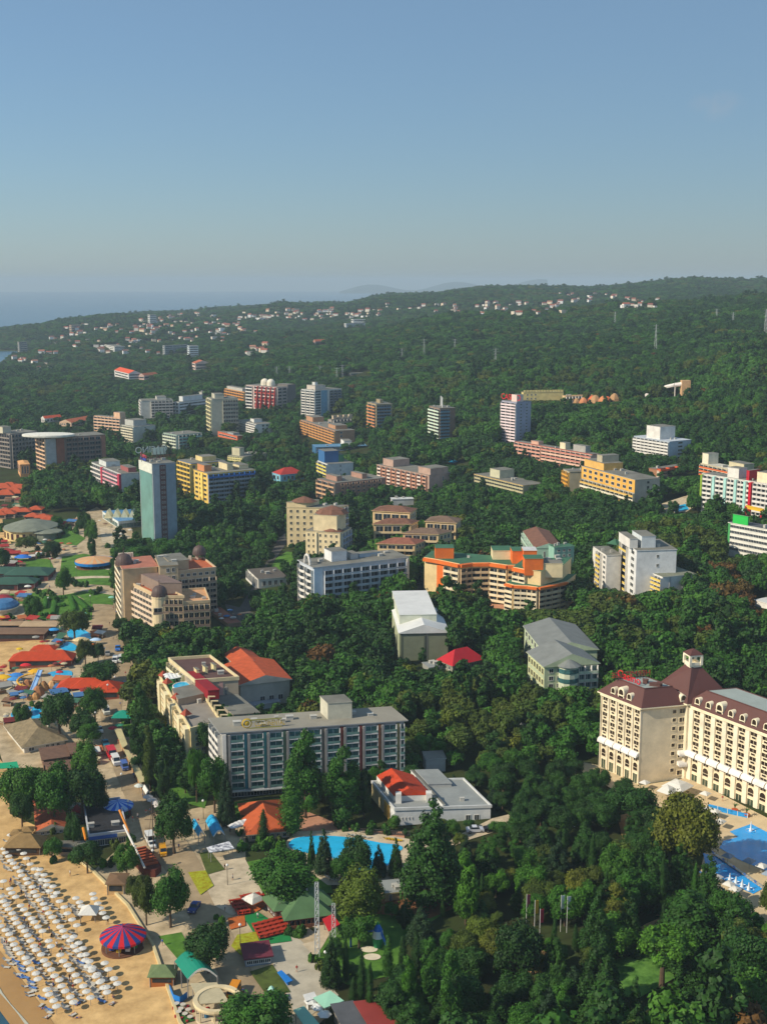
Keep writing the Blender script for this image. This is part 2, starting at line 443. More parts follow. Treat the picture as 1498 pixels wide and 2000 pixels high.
def C(name, label, ref, chain, back, wall, segs, roofm=None, trim=None, root=None, vb=None, vent=4, cat='building', parapet=0, y=None):
    """building from a chain of roof-edge pixels (left to right); ref=(px, py_top, py_base)"""
    global NB; NB += 1
    g = gnd(ref[0], ref[2]); zt = at_y(ref[0], ref[1], g.y if y is None else y).z
    w = [at_z(px, py, zt) for px, py in chain]
    z0 = g.z
    if root is None: root = thing(name, label, cat, (w[0].x, w[0].y, z0))
    bk = Vector((back[0], back[1], 0)); poly = [p.xy for p in w] + [(w[-1] + bk).xy, (w[0] + bk).xy]
    shell(root, poly, z0, zt, wall, 'flat', roofm, trim=trim, parapet=parapet)
    for i, s in enumerate(segs):
        if s: face(root, w[i], w[i + 1], z0, zt, s)
    if vent: clutter(root, w[0] + bk, w[0], w[-1] + bk * .3, zt + .3, vent, NB)
    FOOT.append(grow(poly, 3.5))
    vb = vb if vb is not None else ref[2] - 8
    for i in range(len(chain) - 1): KEEP.append((chain[i][0], chain[i + 1][0], vb, vb, w[i].y))
    return root, w, z0, zt
def text(root, s, p, ang, size, mat, name='sign', face_dir=1, label=None, ext=.08):
    cu = bpy.data.curves.new(name, 'FONT'); cu.body = s; cu.size = size; cu.extrude = ext; cu.align_x = 'CENTER'
    o = bpy.data.objects.new(name, cu); COL.objects.link(o)
    bpy.context.view_layer.update()
    dg = bpy.context.evaluated_depsgraph_get(); me = bpy.data.meshes.new_from_object(o.evaluated_get(dg))
    bpy.data.objects.remove(o); me.materials.clear(); me.materials.append(mat)
    q = link(name, me, root, (p[0] - root.location.x, p[1] - root.location.y, p[2] - root.location.z))
    q.rotation_euler = (R(90), 0, ang)
    if label: q['label'] = label
    return q
# ------------------------------------------------------------------ terrain, sea, roads, lawns, sand
GM = M('ground_soil', '#3d3a22', .95, .35, .06, .1, col2='#33401f', bump=.3)
A_ = np.linspace(-.62, .75, 275); D_ = np.concatenate([np.linspace(95, 700, 130), np.geomspace(706, 5600, 120)])
aa, dd_ = np.meshgrid(A_, D_); X = aa * dd_; Y = dd_; Z = ground_np(X, Y)
me = bpy.data.meshes.new('terrain'); nr, nc = X.shape
vs = np.stack([X, Y, Z], -1).reshape(-1, 3); idx = np.arange(nr * nc).reshape(nr, nc)
fc = np.stack([idx[:-1, :-1], idx[:-1, 1:], idx[1:, 1:], idx[1:, :-1]], -1).reshape(-1, 4)
me.from_pydata(vs.tolist(), [], fc.tolist()); me.materials.append(GM); me.polygons.foreach_set('use_smooth', [True] * len(me.polygons)); me.update()
o = link('terrain', me); o['kind'] = 'structure'
# sea: a disc that ends where the horizon is
sea = M('sea_water', '#3a5558', .25, .15, .02, .4, col2='#2a6285')
b = MB(); n = 96; RR = 20500; b.v.append((0, 0, -.2))
rings = [300, 1200, 3000, 7000, 13000, RR]
for rr in rings:
    for j in range(n): b.v.append((rr * math.cos(2 * math.pi * j / n), rr * math.sin(2 * math.pi * j / n), -.2))
for j in range(n): b.f.append((0, 1 + j, 1 + (j + 1) % n)); b.m.append(0)
for k in range(len(rings) - 1):
    for j in range(n): i0 = 1 + k * n; b.f.append((i0 + j, i0 + n + j, i0 + n + (j + 1) % n, i0 + (j + 1) % n)); b.m.append(0)
o = b.build('sea', sea); o['kind'] = 'structure'
# far coast beyond the bay, low on the horizon
b = MB(); rnd = random.Random(5)
for i in range(22): 
    x0 = -600 + i * 130; b.quad([(x0, 17000, -1), (x0 + 130, 17000, -1), (x0 + 130, 17300, 60 + 50 * math.sin(i * .7) + i * 4), (x0, 17300, 60 + 50 * math.sin((i - 1) * .7) + (i - 1) * 4)]); b.quad([(x0, 17300, 60 + 50 * math.sin((i - 1) * .7) + (i - 1) * 4), (x0 + 130, 17300, 60 + 50 * math.sin(i * .7) + i * 4), (x0 + 130, 19000, -1), (x0, 19000, -1)])
o = b.build('hills', M('far_hills', '#3a4a35', .9, .2, .01)); o['kind'] = 'structure'
# sand
SAND = M('sand', '#bf9b68', .95, .2, .25, .1, col2='#caa873', bump=.25)
wallpx = [(420, 2090), (352, 2000), (300, 1850), (250, 1770), (180, 1703), (140, 1672), (100, 1655), (75, 1615), (20, 1590), (15, 1500), (-10, 1470), (-10, 1420), (0, 1345), (35, 1320), (55, 1290), (102, 1245), (70, 1230), (12, 1215), (0, 1180), (-40, 1130), (-30, 1075), (25, 1065), (8, 1035), (5, 1010), (-30, 1000), (-60, 960)]
right = [gnd(*p).xy[:] for p in wallpx]
right = [(-20, 150)] + right; ymax = right[-1][1]
left = [(float(np.interp(y, XWY, XWX)) - 8, y) for y in [150, 190, 227.6, 243, 270, 300, 360, 420, 700, ymax]]
drape('beach_sand', right + left[::-1], SAND, .08, 8, world=True)
wet = M('sand_wet', '#a5804f', .6, .1, .1, .3)
xw_ = lambda y: float(np.interp(y, XWY, XWX))
drape('wet_sand', [(xw_(y) - 4, y) for y in range(180, 330, 6)] + [(xw_(y) + 4.5 + .8 * math.sin(y / 9), y) for y in range(324, 174, -6)], wet, .16, 5, world=True)
FOAM = M('sea_foam', '#b5b29f', .6, .1, .5)
drape('surf_foam', [(xw_(y) - 1.3 + .3 * math.sin(y / 4), y) for y in range(180, 320, 4)] + [(xw_(y) - .6 + .3 * math.sin(y / 3 + 1), y) for y in range(316, 176, -4)], FOAM, .3, 6, world=True)
PAVE = M('paving', '#a99777', .9, .26, .22, .2, col2='#b5a283'); ROADM_ = M('asphalt', '#6f6b64', .9, .15, .3, .2); PLZ = M('plaza_stone', '#b8a88c', .9, .18, .3, .2, col2='#c2b296')
KERB = M('kerb_stone', '#bdb39c', .85, .1); GRASS = M('grass_lawn', '#48702a', .95, .22, .25, .1, col2='#557a30', bump=.2); REDP = M('red_paving', '#b58468', .9, .12, .6)
YFL = M('flower_bed_yellow', '#a8901f', .95, .35, 1.2, .1, col2='#8f9a2a', bump=.4); GREENC = M('green_carpet', '#1d7a3f', .9, .1, .5); WOODD = M('wood_deck_orange', '#b5602a', .8, .18, .8)
DIRT = M('bare_earth', '#a5855c', .95, .2, .2)
# left resort strip between beach and wood (one paved sheet, gardens and pools above it)
drape('promenade', [(352, 2000), (300, 1850), (250, 1770), (182, 1703), (230, 1660), (200, 1600), (150, 1500), (10, 1500), (-10, 1440), (0, 1350), (60, 1290), (105, 1240), (70, 1228), (10, 1210), (-20, 1140), (-20, 1075), (30, 1060), (110, 1065), (150, 1010), (190, 990), (205, 1000), (250, 1010), (270, 1070), (228, 1085), (226, 1215), (262, 1310), (245, 1400), (285, 1520), (330, 1590), (430, 1570), (480, 1610), (480, 1680), (530, 1760), (640, 1840), (665, 1900), (640, 1985), (560, 2060), (380, 2080)], PAVE, .1, 8)
drape('road', [(180, 1182), (224, 1182), (226, 1215), (238, 1250), (262, 1300), (256, 1330), (240, 1370), (234, 1420), (262, 1490), (290, 1540), (330, 1590), (352, 1620), (400, 1700), (440, 1800), (500, 1910), (560, 2010), (470, 2010), (440, 1930), (380, 1810), (330, 1710), (280, 1640), (250, 1570), (225, 1510), (200, 1440), (195, 1370), (205, 1310), (196, 1250), (178, 1215)], M('promenade_asphalt', '#9c896c', .9, .22, .2, .2), .16, 7)
drape('plaza', [(405, 1672), (480, 1680), (522, 1762), (490, 1770), (455, 1790), (420, 1770), (395, 1718)], PLZ, .18, 7)
drape('parking_lot', [(513, 1836), (560, 1822), (588, 1838), (600, 1850), (618, 1862), (618, 1880), (645, 1928), (662, 1945), (600, 1990), (580, 1990)], M('plaza_pale', '#b3aa96', .9, .18, .25, .2), .18, 7)
drape('path', [(590, 1845), (612, 1840), (622, 1815), (600, 1808), (640, 1800), (652, 1812), (630, 1850), (616, 1870)], PLZ, .19, 6)
drape('lawn', [(480, 1685), (565, 1668), (640, 1700), (650, 1745), (545, 1750), (520, 1755)], GRASS, .17, 7)
drape('lawn', [(310, 1830), (355, 1822), (380, 1870), (362, 1886), (352, 1880)], GRASS, .2, 7)
drape('lawn', [(660, 1760), (830, 1750), (860, 1790), (800, 1830), (770, 1905), (680, 1925), (628, 1905), (614, 1870), (640, 1835)], GRASS, .17, 7, clear=False)
drape('lawn', [(760, 1920), (880, 1930), (880, 2030), (740, 2010)], GRASS, .17, 7, clear=False)
drape('lawn', [(300, 1440), (372, 1475), (412, 1540), (400, 1580), (330, 1560), (290, 1500), (262, 1400)], GRASS, .2, 7, clear=False)
drape('lawn', [(432, 1570), (545, 1560), (560, 1580), (470, 1600), (425, 1612)], GRASS, .2, 7)
for q in ([(122, 1088), (165, 1082), (215, 1090), (226, 1100), (226, 1145), (140, 1142), (118, 1120)], [(30, 1092), (98, 1092), (106, 1110), (96, 1128), (70, 1128), (20, 1118)], [(0, 1160), (60, 1160), (93, 1150), (90, 1165), (70, 1175), (30, 1182), (-5, 1185)], [(110, 1165), (180, 1152), (222, 1160), (222, 1182), (180, 1180), (150, 1163), (122, 1174)], [(52, 1178), (92, 1168), (140, 1163), (182, 1178), (180, 1212), (60, 1218)], [(100, 1035), (130, 1030), (168, 1052), (150, 1066), (108, 1062)], [(232, 1394), (262, 1390), (262, 1440), (246, 1440)]): drape('lawn', q, GRASS, .2, 8, clear=False)
for q in ([(150, 1098), (222, 1112), (222, 1116), (148, 1102)], [(136, 1128), (224, 1126), (224, 1130), (136, 1133)], [(160, 1150), (225, 1160), (225, 1164), (160, 1155)]): drape('path', q, PLZ, .27, 8, clear=False)
drape('lawn', [(1165, 1885), (1300, 1850), (1330, 1905), (1250, 1950), (1180, 1950)], M('ground_juniper', '#3f6a2c', .95, .3, .4, .1, col2='#5a8038', bump=.5), .3, 6)
drape('bare_ground', [(1290, 1960), (1420, 1940), (1440, 2010), (1300, 2020)], M('bare_soil', '#7d5636', .95, .25, .3), .16, 7)
drape('terrace', [(530, 1590), (605, 1588), (700, 1625), (790, 1625), (790, 1640), (690, 1640), (600, 1625), (560, 1620), (520, 1610)], REDP, .19, 7)
drape('path', [(430, 1610), (560, 1580), (560, 1588), (440, 1625)], PLZ, .22, 7)
drape('path', [(790, 1645), (880, 1640), (960, 1600), (1000, 1590), (985, 1620), (920, 1640), (870, 1660), (800, 1660)], PLZ, .2, 7)
drape('pool_deck', [(545, 1665), (575, 1625), (700, 1622), (800, 1640), (800, 1690), (770, 1730), (640, 1730), (600, 1700)], PLZ, .2, 7)
# kidney pool
def pool(name, pts, deep=None, label=None, off=.3):
    o = drape(name, pts, deep or POOL, off, 6, kind=None); tag(o, label, 'pool'); return o
def smoothpx(pts, k=4):
    out = []; n = len(pts)
    for i in range(n):
        p0, p1, p2, p3 = [np.array(pts[(i + q) % n], float) for q in (-1, 0, 1, 2)]
        for j in range(k):
            t = j / k; out.append(tuple(.5 * ((2 * p1) + (-p0 + p2) * t + (2 * p0 - 5 * p1 + 4 * p2 - p3) * t * t + (-p0 + 3 * p1 - 3 * p2 + p3) * t ** 3)))
    return out
pool('swimming_pool', smoothpx([(564, 1650), (580, 1638), (630, 1634), (690, 1638), (745, 1648), (778, 1652), (786, 1660), (768, 1672), (760, 1690), (728, 1703), (660, 1706), (650, 1695), (664, 1682), (642, 1676), (600, 1668), (572, 1660)]), None, 'kidney shaped turquoise pool below the long grey hotel')
pool('wading_pool', smoothpx([(650, 1674), (670, 1660), (700, 1662), (696, 1676), (668, 1682), (652, 1680)]), M('pool_pale', '#3fb0dc', .08, .06, .3, .5), 'round pale wading pool set in the kidney shaped pool', .38)
KEEP.append((562, 790, 1650, 1672, gnd(680, 1712).y))
# pools of the right hotel
HD = M('hotel_deck', '#c9b48f', .9, .1, .4, .2)
drape('terrace', [(1140, 1490), (1180, 1498), (1250, 1535), (1345, 1520), (1500, 1600), (1600, 1700), (1600, 1900), (1498, 1850), (1400, 1790), (1360, 1740), (1380, 1640), (1290, 1600), (1200, 1545), (1130, 1505)], HD, .2, 7)
pool('swimming_pool', [(1424, 1626), (1466, 1611), (1560, 1660), (1620, 1800), (1500, 1705), (1440, 1680), (1404, 1658), (1412, 1644), (1440, 1637)], POOL2, 'large angular blue pool in front of the cream hotel')
pool('long_pool', [(1372, 1668), (1400, 1676), (1488, 1738), (1470, 1748), (1380, 1705)], POOL2, 'narrow blue channel pool with fountain jets beside the angular pool')
KEEP.append((1395, 1498, 1630, 1640, gnd(1450, 1700).y - 5)); KEEP.append((1420, 1498, 1735, 1790, gnd(1450, 1800).y))
drape('path', [(1290, 1740), (1350, 1735), (1360, 1770), (1330, 1790), (1280, 1790)], DIRT, .2, 7)
drape('path', [(1205, 1595), (1280, 1575), (1290, 1600), (1240, 1640), (1215, 1640)], DIRT, .2, 7)
drape('path', [(1190, 1850), (1262, 1805), (1300, 1790), (1310, 1800), (1240, 1850), (1200, 1868)], DIRT, .2, 7)
drape('path', [(1030, 1900), (1070, 1840), (1080, 1850), (1060, 1900), (1000, 1910)], DIRT, .2, 7)
drape('bare_ground', [(1410, 1960), (1498, 1930), (1520, 2010), (1400, 2020)], M('bare_soil', '#7d5636', .95, .25, .3), .15, 7)
drape('bare_ground', [(700, 1765), (830, 1745), (900, 1770), (840, 1795), (720, 1785)], M('bare_soil'), .2, 7, clear=False)
# gaps with cars in the wood, roads on the slope
drape('road', [(505, 1130), (545, 1050), (560, 1040), (568, 1050), (540, 1090), (520, 1130), (470, 1230), (460, 1200)], M('asphalt_dark', '#55524d', .9, .15, .3, .2), .2, 8)
drape('lawn', [(525, 1100), (560, 1078), (585, 1080), (575, 1115), (500, 1135)], GRASS, .2, 8)
drape('road', [(440, 1180), (480, 1190), (570, 1235), (560, 1250), (450, 1215)], M('asphalt_dark'), .2, 8)
drape('parking_lot', [(795, 1135), (830, 1128), (835, 1175), (797, 1178)], M('asphalt_dark'), .2, 8)
drape('plaza', [(195, 1030), (235, 1028), (262, 1060), (265, 1078), (200, 1060)], PLZ, .2, 8)
pool('hotel_pool', [(940, 1190), (985, 1198), (990, 1208), (950, 1206)], None, 'blue pool in front of the orange trimmed hotel')
drape('terrace', [(925, 1178), (990, 1182), (992, 1200), (930, 1192)], REDP, .2, 7); KEEP.append((940, 990, 1180, 1182, gnd(960, 1212).y))
pool('hillside_pool', [(868, 899), (880, 896), (895, 902), (884, 906)], None, 'small blue pool in the wood left of the mint tower'); KEEP.append((866, 912, 905, 907, gnd(880, 910).y))
drape('plaza', [(1290, 985), (1350, 965), (1362, 985), (1340, 1000), (1290, 1005)], PLZ, .2, 8); KEEP.append((1290, 1350, 1000, 1000, gnd(1320, 1008).y))
pool('hotel_pool', [(1308, 992), (1338, 985), (1345, 996), (1318, 1002)], None, 'small blue pool between the yellow and the white hotel')
# water park pools at left
pool('water_park_pool', smoothpx([(132, 1236), (150, 1226), (178, 1240), (172, 1252), (140, 1248)]), None, 'upper turquoise water park pool among sunshades')
pool('water_park_pool', smoothpx([(118, 1262), (130, 1254), (150, 1262), (146, 1272), (124, 1270)]), None, 'small turquoise pool under the cream sunshade')
pool('water_park_pool', smoothpx([(93, 1317), (110, 1312), (140, 1312), (138, 1326), (118, 1332), (104, 1322)]), None, 'turquoise pool between the two red roofed restaurants')
pool('water_park_pool', [(62, 1388), (66, 1382), (86, 1388), (86, 1410), (62, 1408)], None, 'deep blue pool above the stone roofed house')
pool('splash_pool', smoothpx([(22, 1400), (26, 1392), (40, 1390), (44, 1400), (34, 1410)]), None, 'round pale splash pool left of the deep blue pool')
for q in [(120, 180, 1252, 1252, gnd(150, 1275).y), (92, 142, 1330, 1330, gnd(115, 1340).y), (60, 88, 1400, 1408, gnd(75, 1415).y)]: KEEP.append(q)
# flower beds and carpets
for pts in ([(368, 1706), (402, 1702), (418, 1732), (392, 1750)], [(464, 1828), (500, 1822), (514, 1860), (470, 1868), (452, 1850)]):
    tag(drape('flower_bed', pts, YFL, .35, 6, kind=None), ['sloping yellow flower bed beside the stone plaza', 'yellow flower bed below the green carpet café'][pts[0][0] > 400], 'flower bed')
for pts, lb in (([(488, 1900), (532, 1886), (568, 1940), (520, 1945)], 'dark grass bed with white balls beside the parking lot'), ([(390, 1668), (410, 1664), (440, 1700), (405, 1710)], 'dark hedge bed at the head of the plaza')):
    tag(drape('planted_bed', pts, M('bed_dark_grass', '#4d5a24', .95, .3, .6), .3, 6, kind=None), lb, 'flower bed')
tag(drape('carpet', [(470, 1785), (500, 1780), (530, 1800), (560, 1810), (570, 1840), (510, 1848), (490, 1815)], GREENC, .3, 6, kind=None), 'bright green café carpet between wooden terraces', 'carpet')
# ------------------------------------------------------------------ the hotels, far to near
RG = M('roof_grey', '#77756b', .9, .25, .12)
RW = M('roof_white', '#d5d5d0', .7, .08, .2)
RBR = M('roof_brown_tile', '#7a5543', .85, .25, .5)
RTC = M('roof_terracotta', '#b5603c', .85, .25, .6)
ROR = M('roof_orange_tile', '#d8552a', .85, .18, .5)
RGN = M('roof_green', '#3f6b50', .85, .15, .2)
BLANK = ()
cream = W('#e2cfa6'); tan_ = W('#c9ad82'); white = WH; paleg = W('#cfd2c4'); yel = W('#e5c161'); beige = W('#c9c0a5'); grey = W('#b9bab6'); mint = W('#a9c9ae')
# --- left far group
B('hotel', 'teal fronted hotel cut by the left edge', (5, 842, 892), (21, 841), (-14, None), W('#7fc0ac'), [(0, 1, 'balc', 7, 3, dict(slab=W('#9fc9ba'), rail=W('#7fc0ac')))], [(0, 1, 'balc', 7, 3, dict(rail=W('#8fe0cc')))], vb=885)
B('hotel', 'grey brown hotel block beside the teal hotel at left', (21, 848, 916), (73, 846), (-10, None), W('#8d857c'), [(.02, 1, 'balc', 8, 8, dict(slab=W('#a89c90'), rail=W('#8d8378')))], [(.02, 1, 'balc', 8, 6, dict(slab=W('#a89c90'), rail=W('#8d8378')))], vb=902, pent=[(-.1, .2, .3, .7, 5, beige)])
r, (L, n, Rw, Bk, z0, zt) = B('hotel', 'brown hotel with oval white roof disc and brick panels', (90, 857, 932), (206, 852), (71, None), W('#9c8574'),
  [(0, .16, 'panel', 1, 1, dict(mat=W('#b3b2ad'))), (.17, .3, 'panel', 1, 1, dict(mat=W('#9a5a40'), t=.6, label='brick red panel')), (.33, .92, 'balc', 8, 6, dict(slab=W('#9a8072'), rail=W('#7d665c'))), (.93, 1, 'panel', 1, 1, dict(mat=W('#a87058'), t=.3))],
  [(0, 1, 'balc', 9, 3, dict(slab=W('#e3c5a2'), rail=W('#d9b08c')))], vb=(905, 915, 902), rmat=RG)
b = MB(); c = n + (Rw - n) * .1 + (L - n) * .35 - r.location
b.lathe([(17, 0), (17.5, .3), (17.5, 1.6), (16.5, 1.9), (3, 2.6), (.1, 2.7)], 28, (c.x, c.y, zt + .9 - z0), 0, 1.15, .62)
b.lathe([(12, -1), (12, 0)], 20, (c.x, c.y, zt + 1 - z0), 0, 1.2, .6); b.build('roof_disc', W('#e0ddcf'), r)
B('entrance_pavilion', 'small orange tan entrance tower with columns below the brown hotel', (40, 908, 932), (59, 908), (35, None), W('#d39a66'), [(.1, .9, 'win', 1, 3, dict(h=.6))], [(.1, .9, 'win', 1, 2, dict(h=.6))], roof='hip', rmat=W('#d9a36a'), rh=1, vb=930)
B('villa', 'white villa with long orange roof at the wood edge on the left', (88, 818, 826), (121, 814), (82, None), WH, [(.1, .9, 'win', 1, 4)], [(.1, .9, 'win', 1, 2)], roof='gable', rmat=ROR, rh=2.5, vb=824)
B('long_house', 'low building with long orange tiled roof in front of the villa', (140, 826, 833), (186, 818), (117, None), W('#d7b493'), [], [(.05, .95, 'win', 1, 6)], roof='gable', rmat=RTC, rh=3, vb=832)
B('hotel', 'peach hotel with white column balconies on the left slope', (236, 817, 848), (247, None), (185, 812), W('#e0b592'), [], [(0, 1, 'balc', 5, 7, dict(slab=W('#ecd2b5'), rail=W('#e6b896')))], pent=[(0, 1, .02, .25, 5)], vb=840)
B('hotel', 'cream hotel with slanting balconies and bare grey end wall on the left slope', (262, 834, 866), (304, 832), (238, None), W('#c8c5b5'), [(.45, .6, 'win', 6, 1, dict(h=.4))], [(0, 1, 'balc', 6, 6, dict(slab=W('#e0d8bd'), rail=W('#dcd2b5')))], pent=[(.1, .7, .2, .9, 5, W('#b9b9b0'))], vb=(860, 862))
B('hotel', 'pale green hotel half hidden by trees behind the casino tower', (346, 850, 882), (395, 846), (320, None), W('#a9bfae'), [(.05, .95, 'balc', 5, 6, dict(rail=W('#9cc4b8')))], [(0, 1, 'balc', 5, 6, dict(slab=W('#d9dcc8'), rail=W('#cfd6bd')))], vb=(872, 876))
B('hotel', 'long white hotel with blank left panel on the ridge', (277, 783, 824), (338, 782.5), (273, None), W('#c9c6b9'), [(.3, 1, 'balc', 7, 6, dict(rail=W('#c9beb4')))], [(0, 1, 'balc', 7, 1, dict(rail=WH))], vb=(815, 816), pent=[(.5, .8, .2, .8, 3)])
B('hotel', 'white terraced hotel with dark window bands beside the slab tower', (350, 786, 814), (405, 780), (338, None), W('#d8d9d4'), [(.02, 1, 'band', 4, 3, dict(h=.4, zr=(.1, .95)))], [(0, 1, 'balc', 4, 2)], vb=808, pent=[(.2, .9, .3, .9, 5)])
B('service_block', 'low flat grey roofed block above the terraced white hotel', (395, 766, 774), (440, 762), (385, None), W('#b9b7ad'), [(.05, .95, 'band', 1, 3)], [], vb=772)
B('hotel', 'slab tower hotel with bare beige side on the left slope', (414, 780, 852), (465, 781), (404, None), W('#bdb8a2'), [(.42, 1, 'balc', 9, 6, dict(slab=W('#c4bfaa'), rail=W('#9c988b'), depth=.8))], [(0, 1, 'balc', 9, 2, dict(slab=W('#e3d9ae'), rail=W('#dccf9f')))], pent=[(.15, .5, .2, .8, 4)], vb=(843, 845))
B('hotel', 'orange hotel with arched balconies behind the red and white hotel', (478, 766, 788), (482, None), (440, 758), W('#d99a55'), [], [(0, 1, 'balc', 4, 8, dict(slab=W('#e0b070'), rail=W('#d08a45')))], vb=782, pent=[(0, 1, .1, .9, 3, W('#b9b4a8'))])
# red and white stepped hotel
r, (L, n, Rw, Bk, z0, zt) = B('hotel', 'red and white hotel with twin roof domes and sloping ribs', (541, 757, 803), (576, 756), (481, 753), W('#c9b3ab'),
  [(0, .54, 'balc', 7, 2, dict(slab=W('#cfc3b8'), rail=W('#a89a94')))],
  [(0, .22, 'balc', 7, 1, dict(slab=WH, rail=WH)), (.3, 1, 'balc', 7, 5, dict(slab=W('#d8b5a4'), rail=[W('#ded3c9'), W('#b8483d')], depth=1.6))], vb=(797, 797))
e = Rw - n; l = L - n
for t in (.02, .16, .3, .44, .58):
    b = MB(); p = n + l * t - r.location; q = Vector((-e.x, -e.y, 0)).normalized(); w = l.normalized() * .5
    for sgn in (0,):
        A = p + q * .2; 
        pts = [(A - w), (A + w)]
        top = zt - z0
        b.quad([(*(A - w).xy, top), (*(A - w + q * 2).xy, top), (*(A - w + q * 5).xy, 0), (*(A - w).xy, 0)]); b.quad([(*(A + w).xy, top), (*(A + w + q * 2).xy, top), (*(A + w + q * 5).xy, 0), (*(A + w).xy, 0)][::-1])
        b.quad([(*(A - w + q * 2).xy, top), (*(A + w + q * 2).xy, top), (*(A + w + q * 5).xy, 0), (*(A - w + q * 5).xy, 0)])
        b.quad([(*(A - w).xy, top), (*(A + w).xy, top), (*(A + w + q * 2).xy, top), (*(A - w + q * 2).xy, top)][::-1])
    b.build('rib', W('#b03c34'), r)
bx(r, L, n, Rw, Bk, 0.55, 1.0, -.03, .35, z0, zt - z0 + 2, W('#6f6762'), 'stair_tower')
for t in (.42, .62):
    c = n + l * t + e * .4 - r.location; b = MB(); b.lathe([(4.2, 0), (4.2, 3)] + [(4.2 * math.cos(a * .31), 3 + 4 * math.sin(a * .31)) for a in range(1, 6)], 14, (c.x, c.y, zt - z0 + .3)); b.build('roof_dome', W('#e6dcc6'), r, smooth=False)
B('hotel', 'white tower hotel with blue glass stripes and dark right side', (616, 763, 818), (667, 762), (588, None), W('#cfd0cb'),
  [(0, .2, 'band', 10, 1, dict(glass=GB, h=.7)), (.22, .45, 'panel', 1, 1, dict(mat=M('blue_glass_panel', '#6f9fb8', .25, .2, .5))), (.47, .52, 'panel', 1, 1, dict(mat=WH, t=.5)), (.53, .98, 'balc', 10, 3, dict(slab=W('#8f8f92'), rail=W('#6d7078')))],
  [(0, 1, 'balc', 10, 3, dict(slab=WH, rail=WH, bow=True))], vb=(810, 814), pent=[(.1, .5, .2, .8, 4, W('#c9beb0')), (.2, .3, .4, .6, 7)])
B('hotel', 'low white hotel with balcony rows below the red and white hotel', (501, 829, 848), (532, 826), (466, 820), W('#d9d7cf'), [(.3, .8, 'win', 3, 2)], [(0, 1, 'balc', 4, 8)], vb=843, pent=[(.2, .7, .3, .5, 3)])
B('restaurant', 'low building with sloping orange red fascia below the slab tower', (464, 852, 860), (470, None), (426, 842), W('#cf6a44'), [], [(.05, .95, 'band', 1, 6, dict(h=.35, zo=.2))], vb=858, pent=[(.0, 1, .2, .5, 1.5, W('#9aa0a0'))])
B('hotel', 'low pale yellow hotel in the wood above the blue and yellow hotel', (476, 893, 906), (521, 885), (446, None), W('#b9b48f'), [], [(.02, .98, 'balc', 3, 6, dict(slab=W('#d8cf96'), rail=W('#d5ca8a')))], vb=(898, 900), pent=[(.1, .3, .4, .9, 6, W('#c8c0a0'))])
B('hotel', 'orange stone hotel with long rows of square balconies', (655, 842, 870), (693, 840), (588, 820), W('#b98c6a'), [(.2, .4, 'win', 4, 1)], [(0, 1, 'balc', 5, 11, dict(slab=W('#e0b078'), rail=W('#c98d50')))], vb=(862, 864), pent=[(.2, .8, .1, .3, 3), (.2, .8, .75, .95, 4)])
B('hotel', 'grey flat hotel with row of roof boxes behind the orange stone hotel', (648, 820, 845), (700, 816), (641, None), W('#a39a90'), [(.05, .95, 'balc', 4, 7, dict(rail=W('#a89d92')))], [], vb=836, pent=[(.1 + .2 * i, .22 + .2 * i, .3, .7, 3, W('#c9b59a')) for i in range(4)])
B('service_block', 'long low blue glazed building with white stair box', (617, 874, 888), (718, 871), (610, None), W('#3f6f94'), [(.02, .98, 'band', 2, 8, dict(glass=GB, h=.5))], [], vb=884, pent=[(.55, .7, .1, .9, 4, WH)], rmat=W('#5b86a3'))
r, (L, n, Rw, Bk, z0, zt) = B('hotel', 'white hotel with yellow balconies and blue roof box', (640, 907, 942), (690, 904), (621, None), W('#d6d7d4'), [(.45, .55, 'win', 4, 1, dict(w=.3))], [(0, 1, 'balc', 5, 2, dict(slab=WH, rail=W('#e3d25a')))], vb=(932, 932), pent=[(0, .55, .3, .95, 8, W('#3c6ea0')), (.55, .75, .3, .7, 5, W('#3e7d55'))])
B('restaurant', 'red roofed pavilion with pale blue walls in the wood', (548, 928, 942), (594, 924), (532, None), W('#7fb8cc'), [(.1, .9, 'win', 1, 5)], [(.1, .9, 'win', 1, 2)], roof='hip', rmat=M('roof_red', '#a8342b', .8, .15), rh=4, vb=938)
B('hotel', 'pinkish hotel with columns of arched balconies', (655, 944, 990), (753, 940), (616, None), W('#a98472'), [(.08, .92, 'balc', 6, 8, dict(slab=W('#c9a184'), rail=W('#b58a6c'), fill=.6, bow=True, depth=1))], [(0, 1, 'balc', 5, 3, dict(slab=W('#d9b694'), rail=W('#c9a07a')))], vb=(972, 962), pent=[(.1, .2, .2, .8, 3), (.6, .7, .2, .8, 3)])
B('hotel', 'slim tower with orange banded end beside the wood', (735, 790, 842), (766, 790), (717, None), W('#a0906f'), [(.04, .9, 'balc', 8, 4, dict(slab=W('#7f8a8f'), rail=W('#6f8494'), fin=False))], [(.05, .95, 'balc', 8, 2, dict(slab=W('#dba46c'), rail=W('#cf8a5a'), fin=False))], vb=(834, 834), trim=W('#c2a878'), pent=[(.4, .6, .3, .7, 3)])
r, (L, n, Rw, Bk, z0, zt) = B('hotel', 'mint and white tower with roof masts alone in the wood', (859, 798, 864), (889, 797), (838, None), W('#8a7462'), [(0, .62, 'balc', 10, 3, dict(slab=W('#6f8f9c'), rail=W('#5a8094'), fin=False)), (.66, 1, 'panel', 1, 1, dict(mat=W('#7d6553')))], [(0, 1, 'balc', 10, 2, dict(slab=W('#e6e3c9'), rail=W('#cfe0cb'), fin=False))], vb=(852, 854))
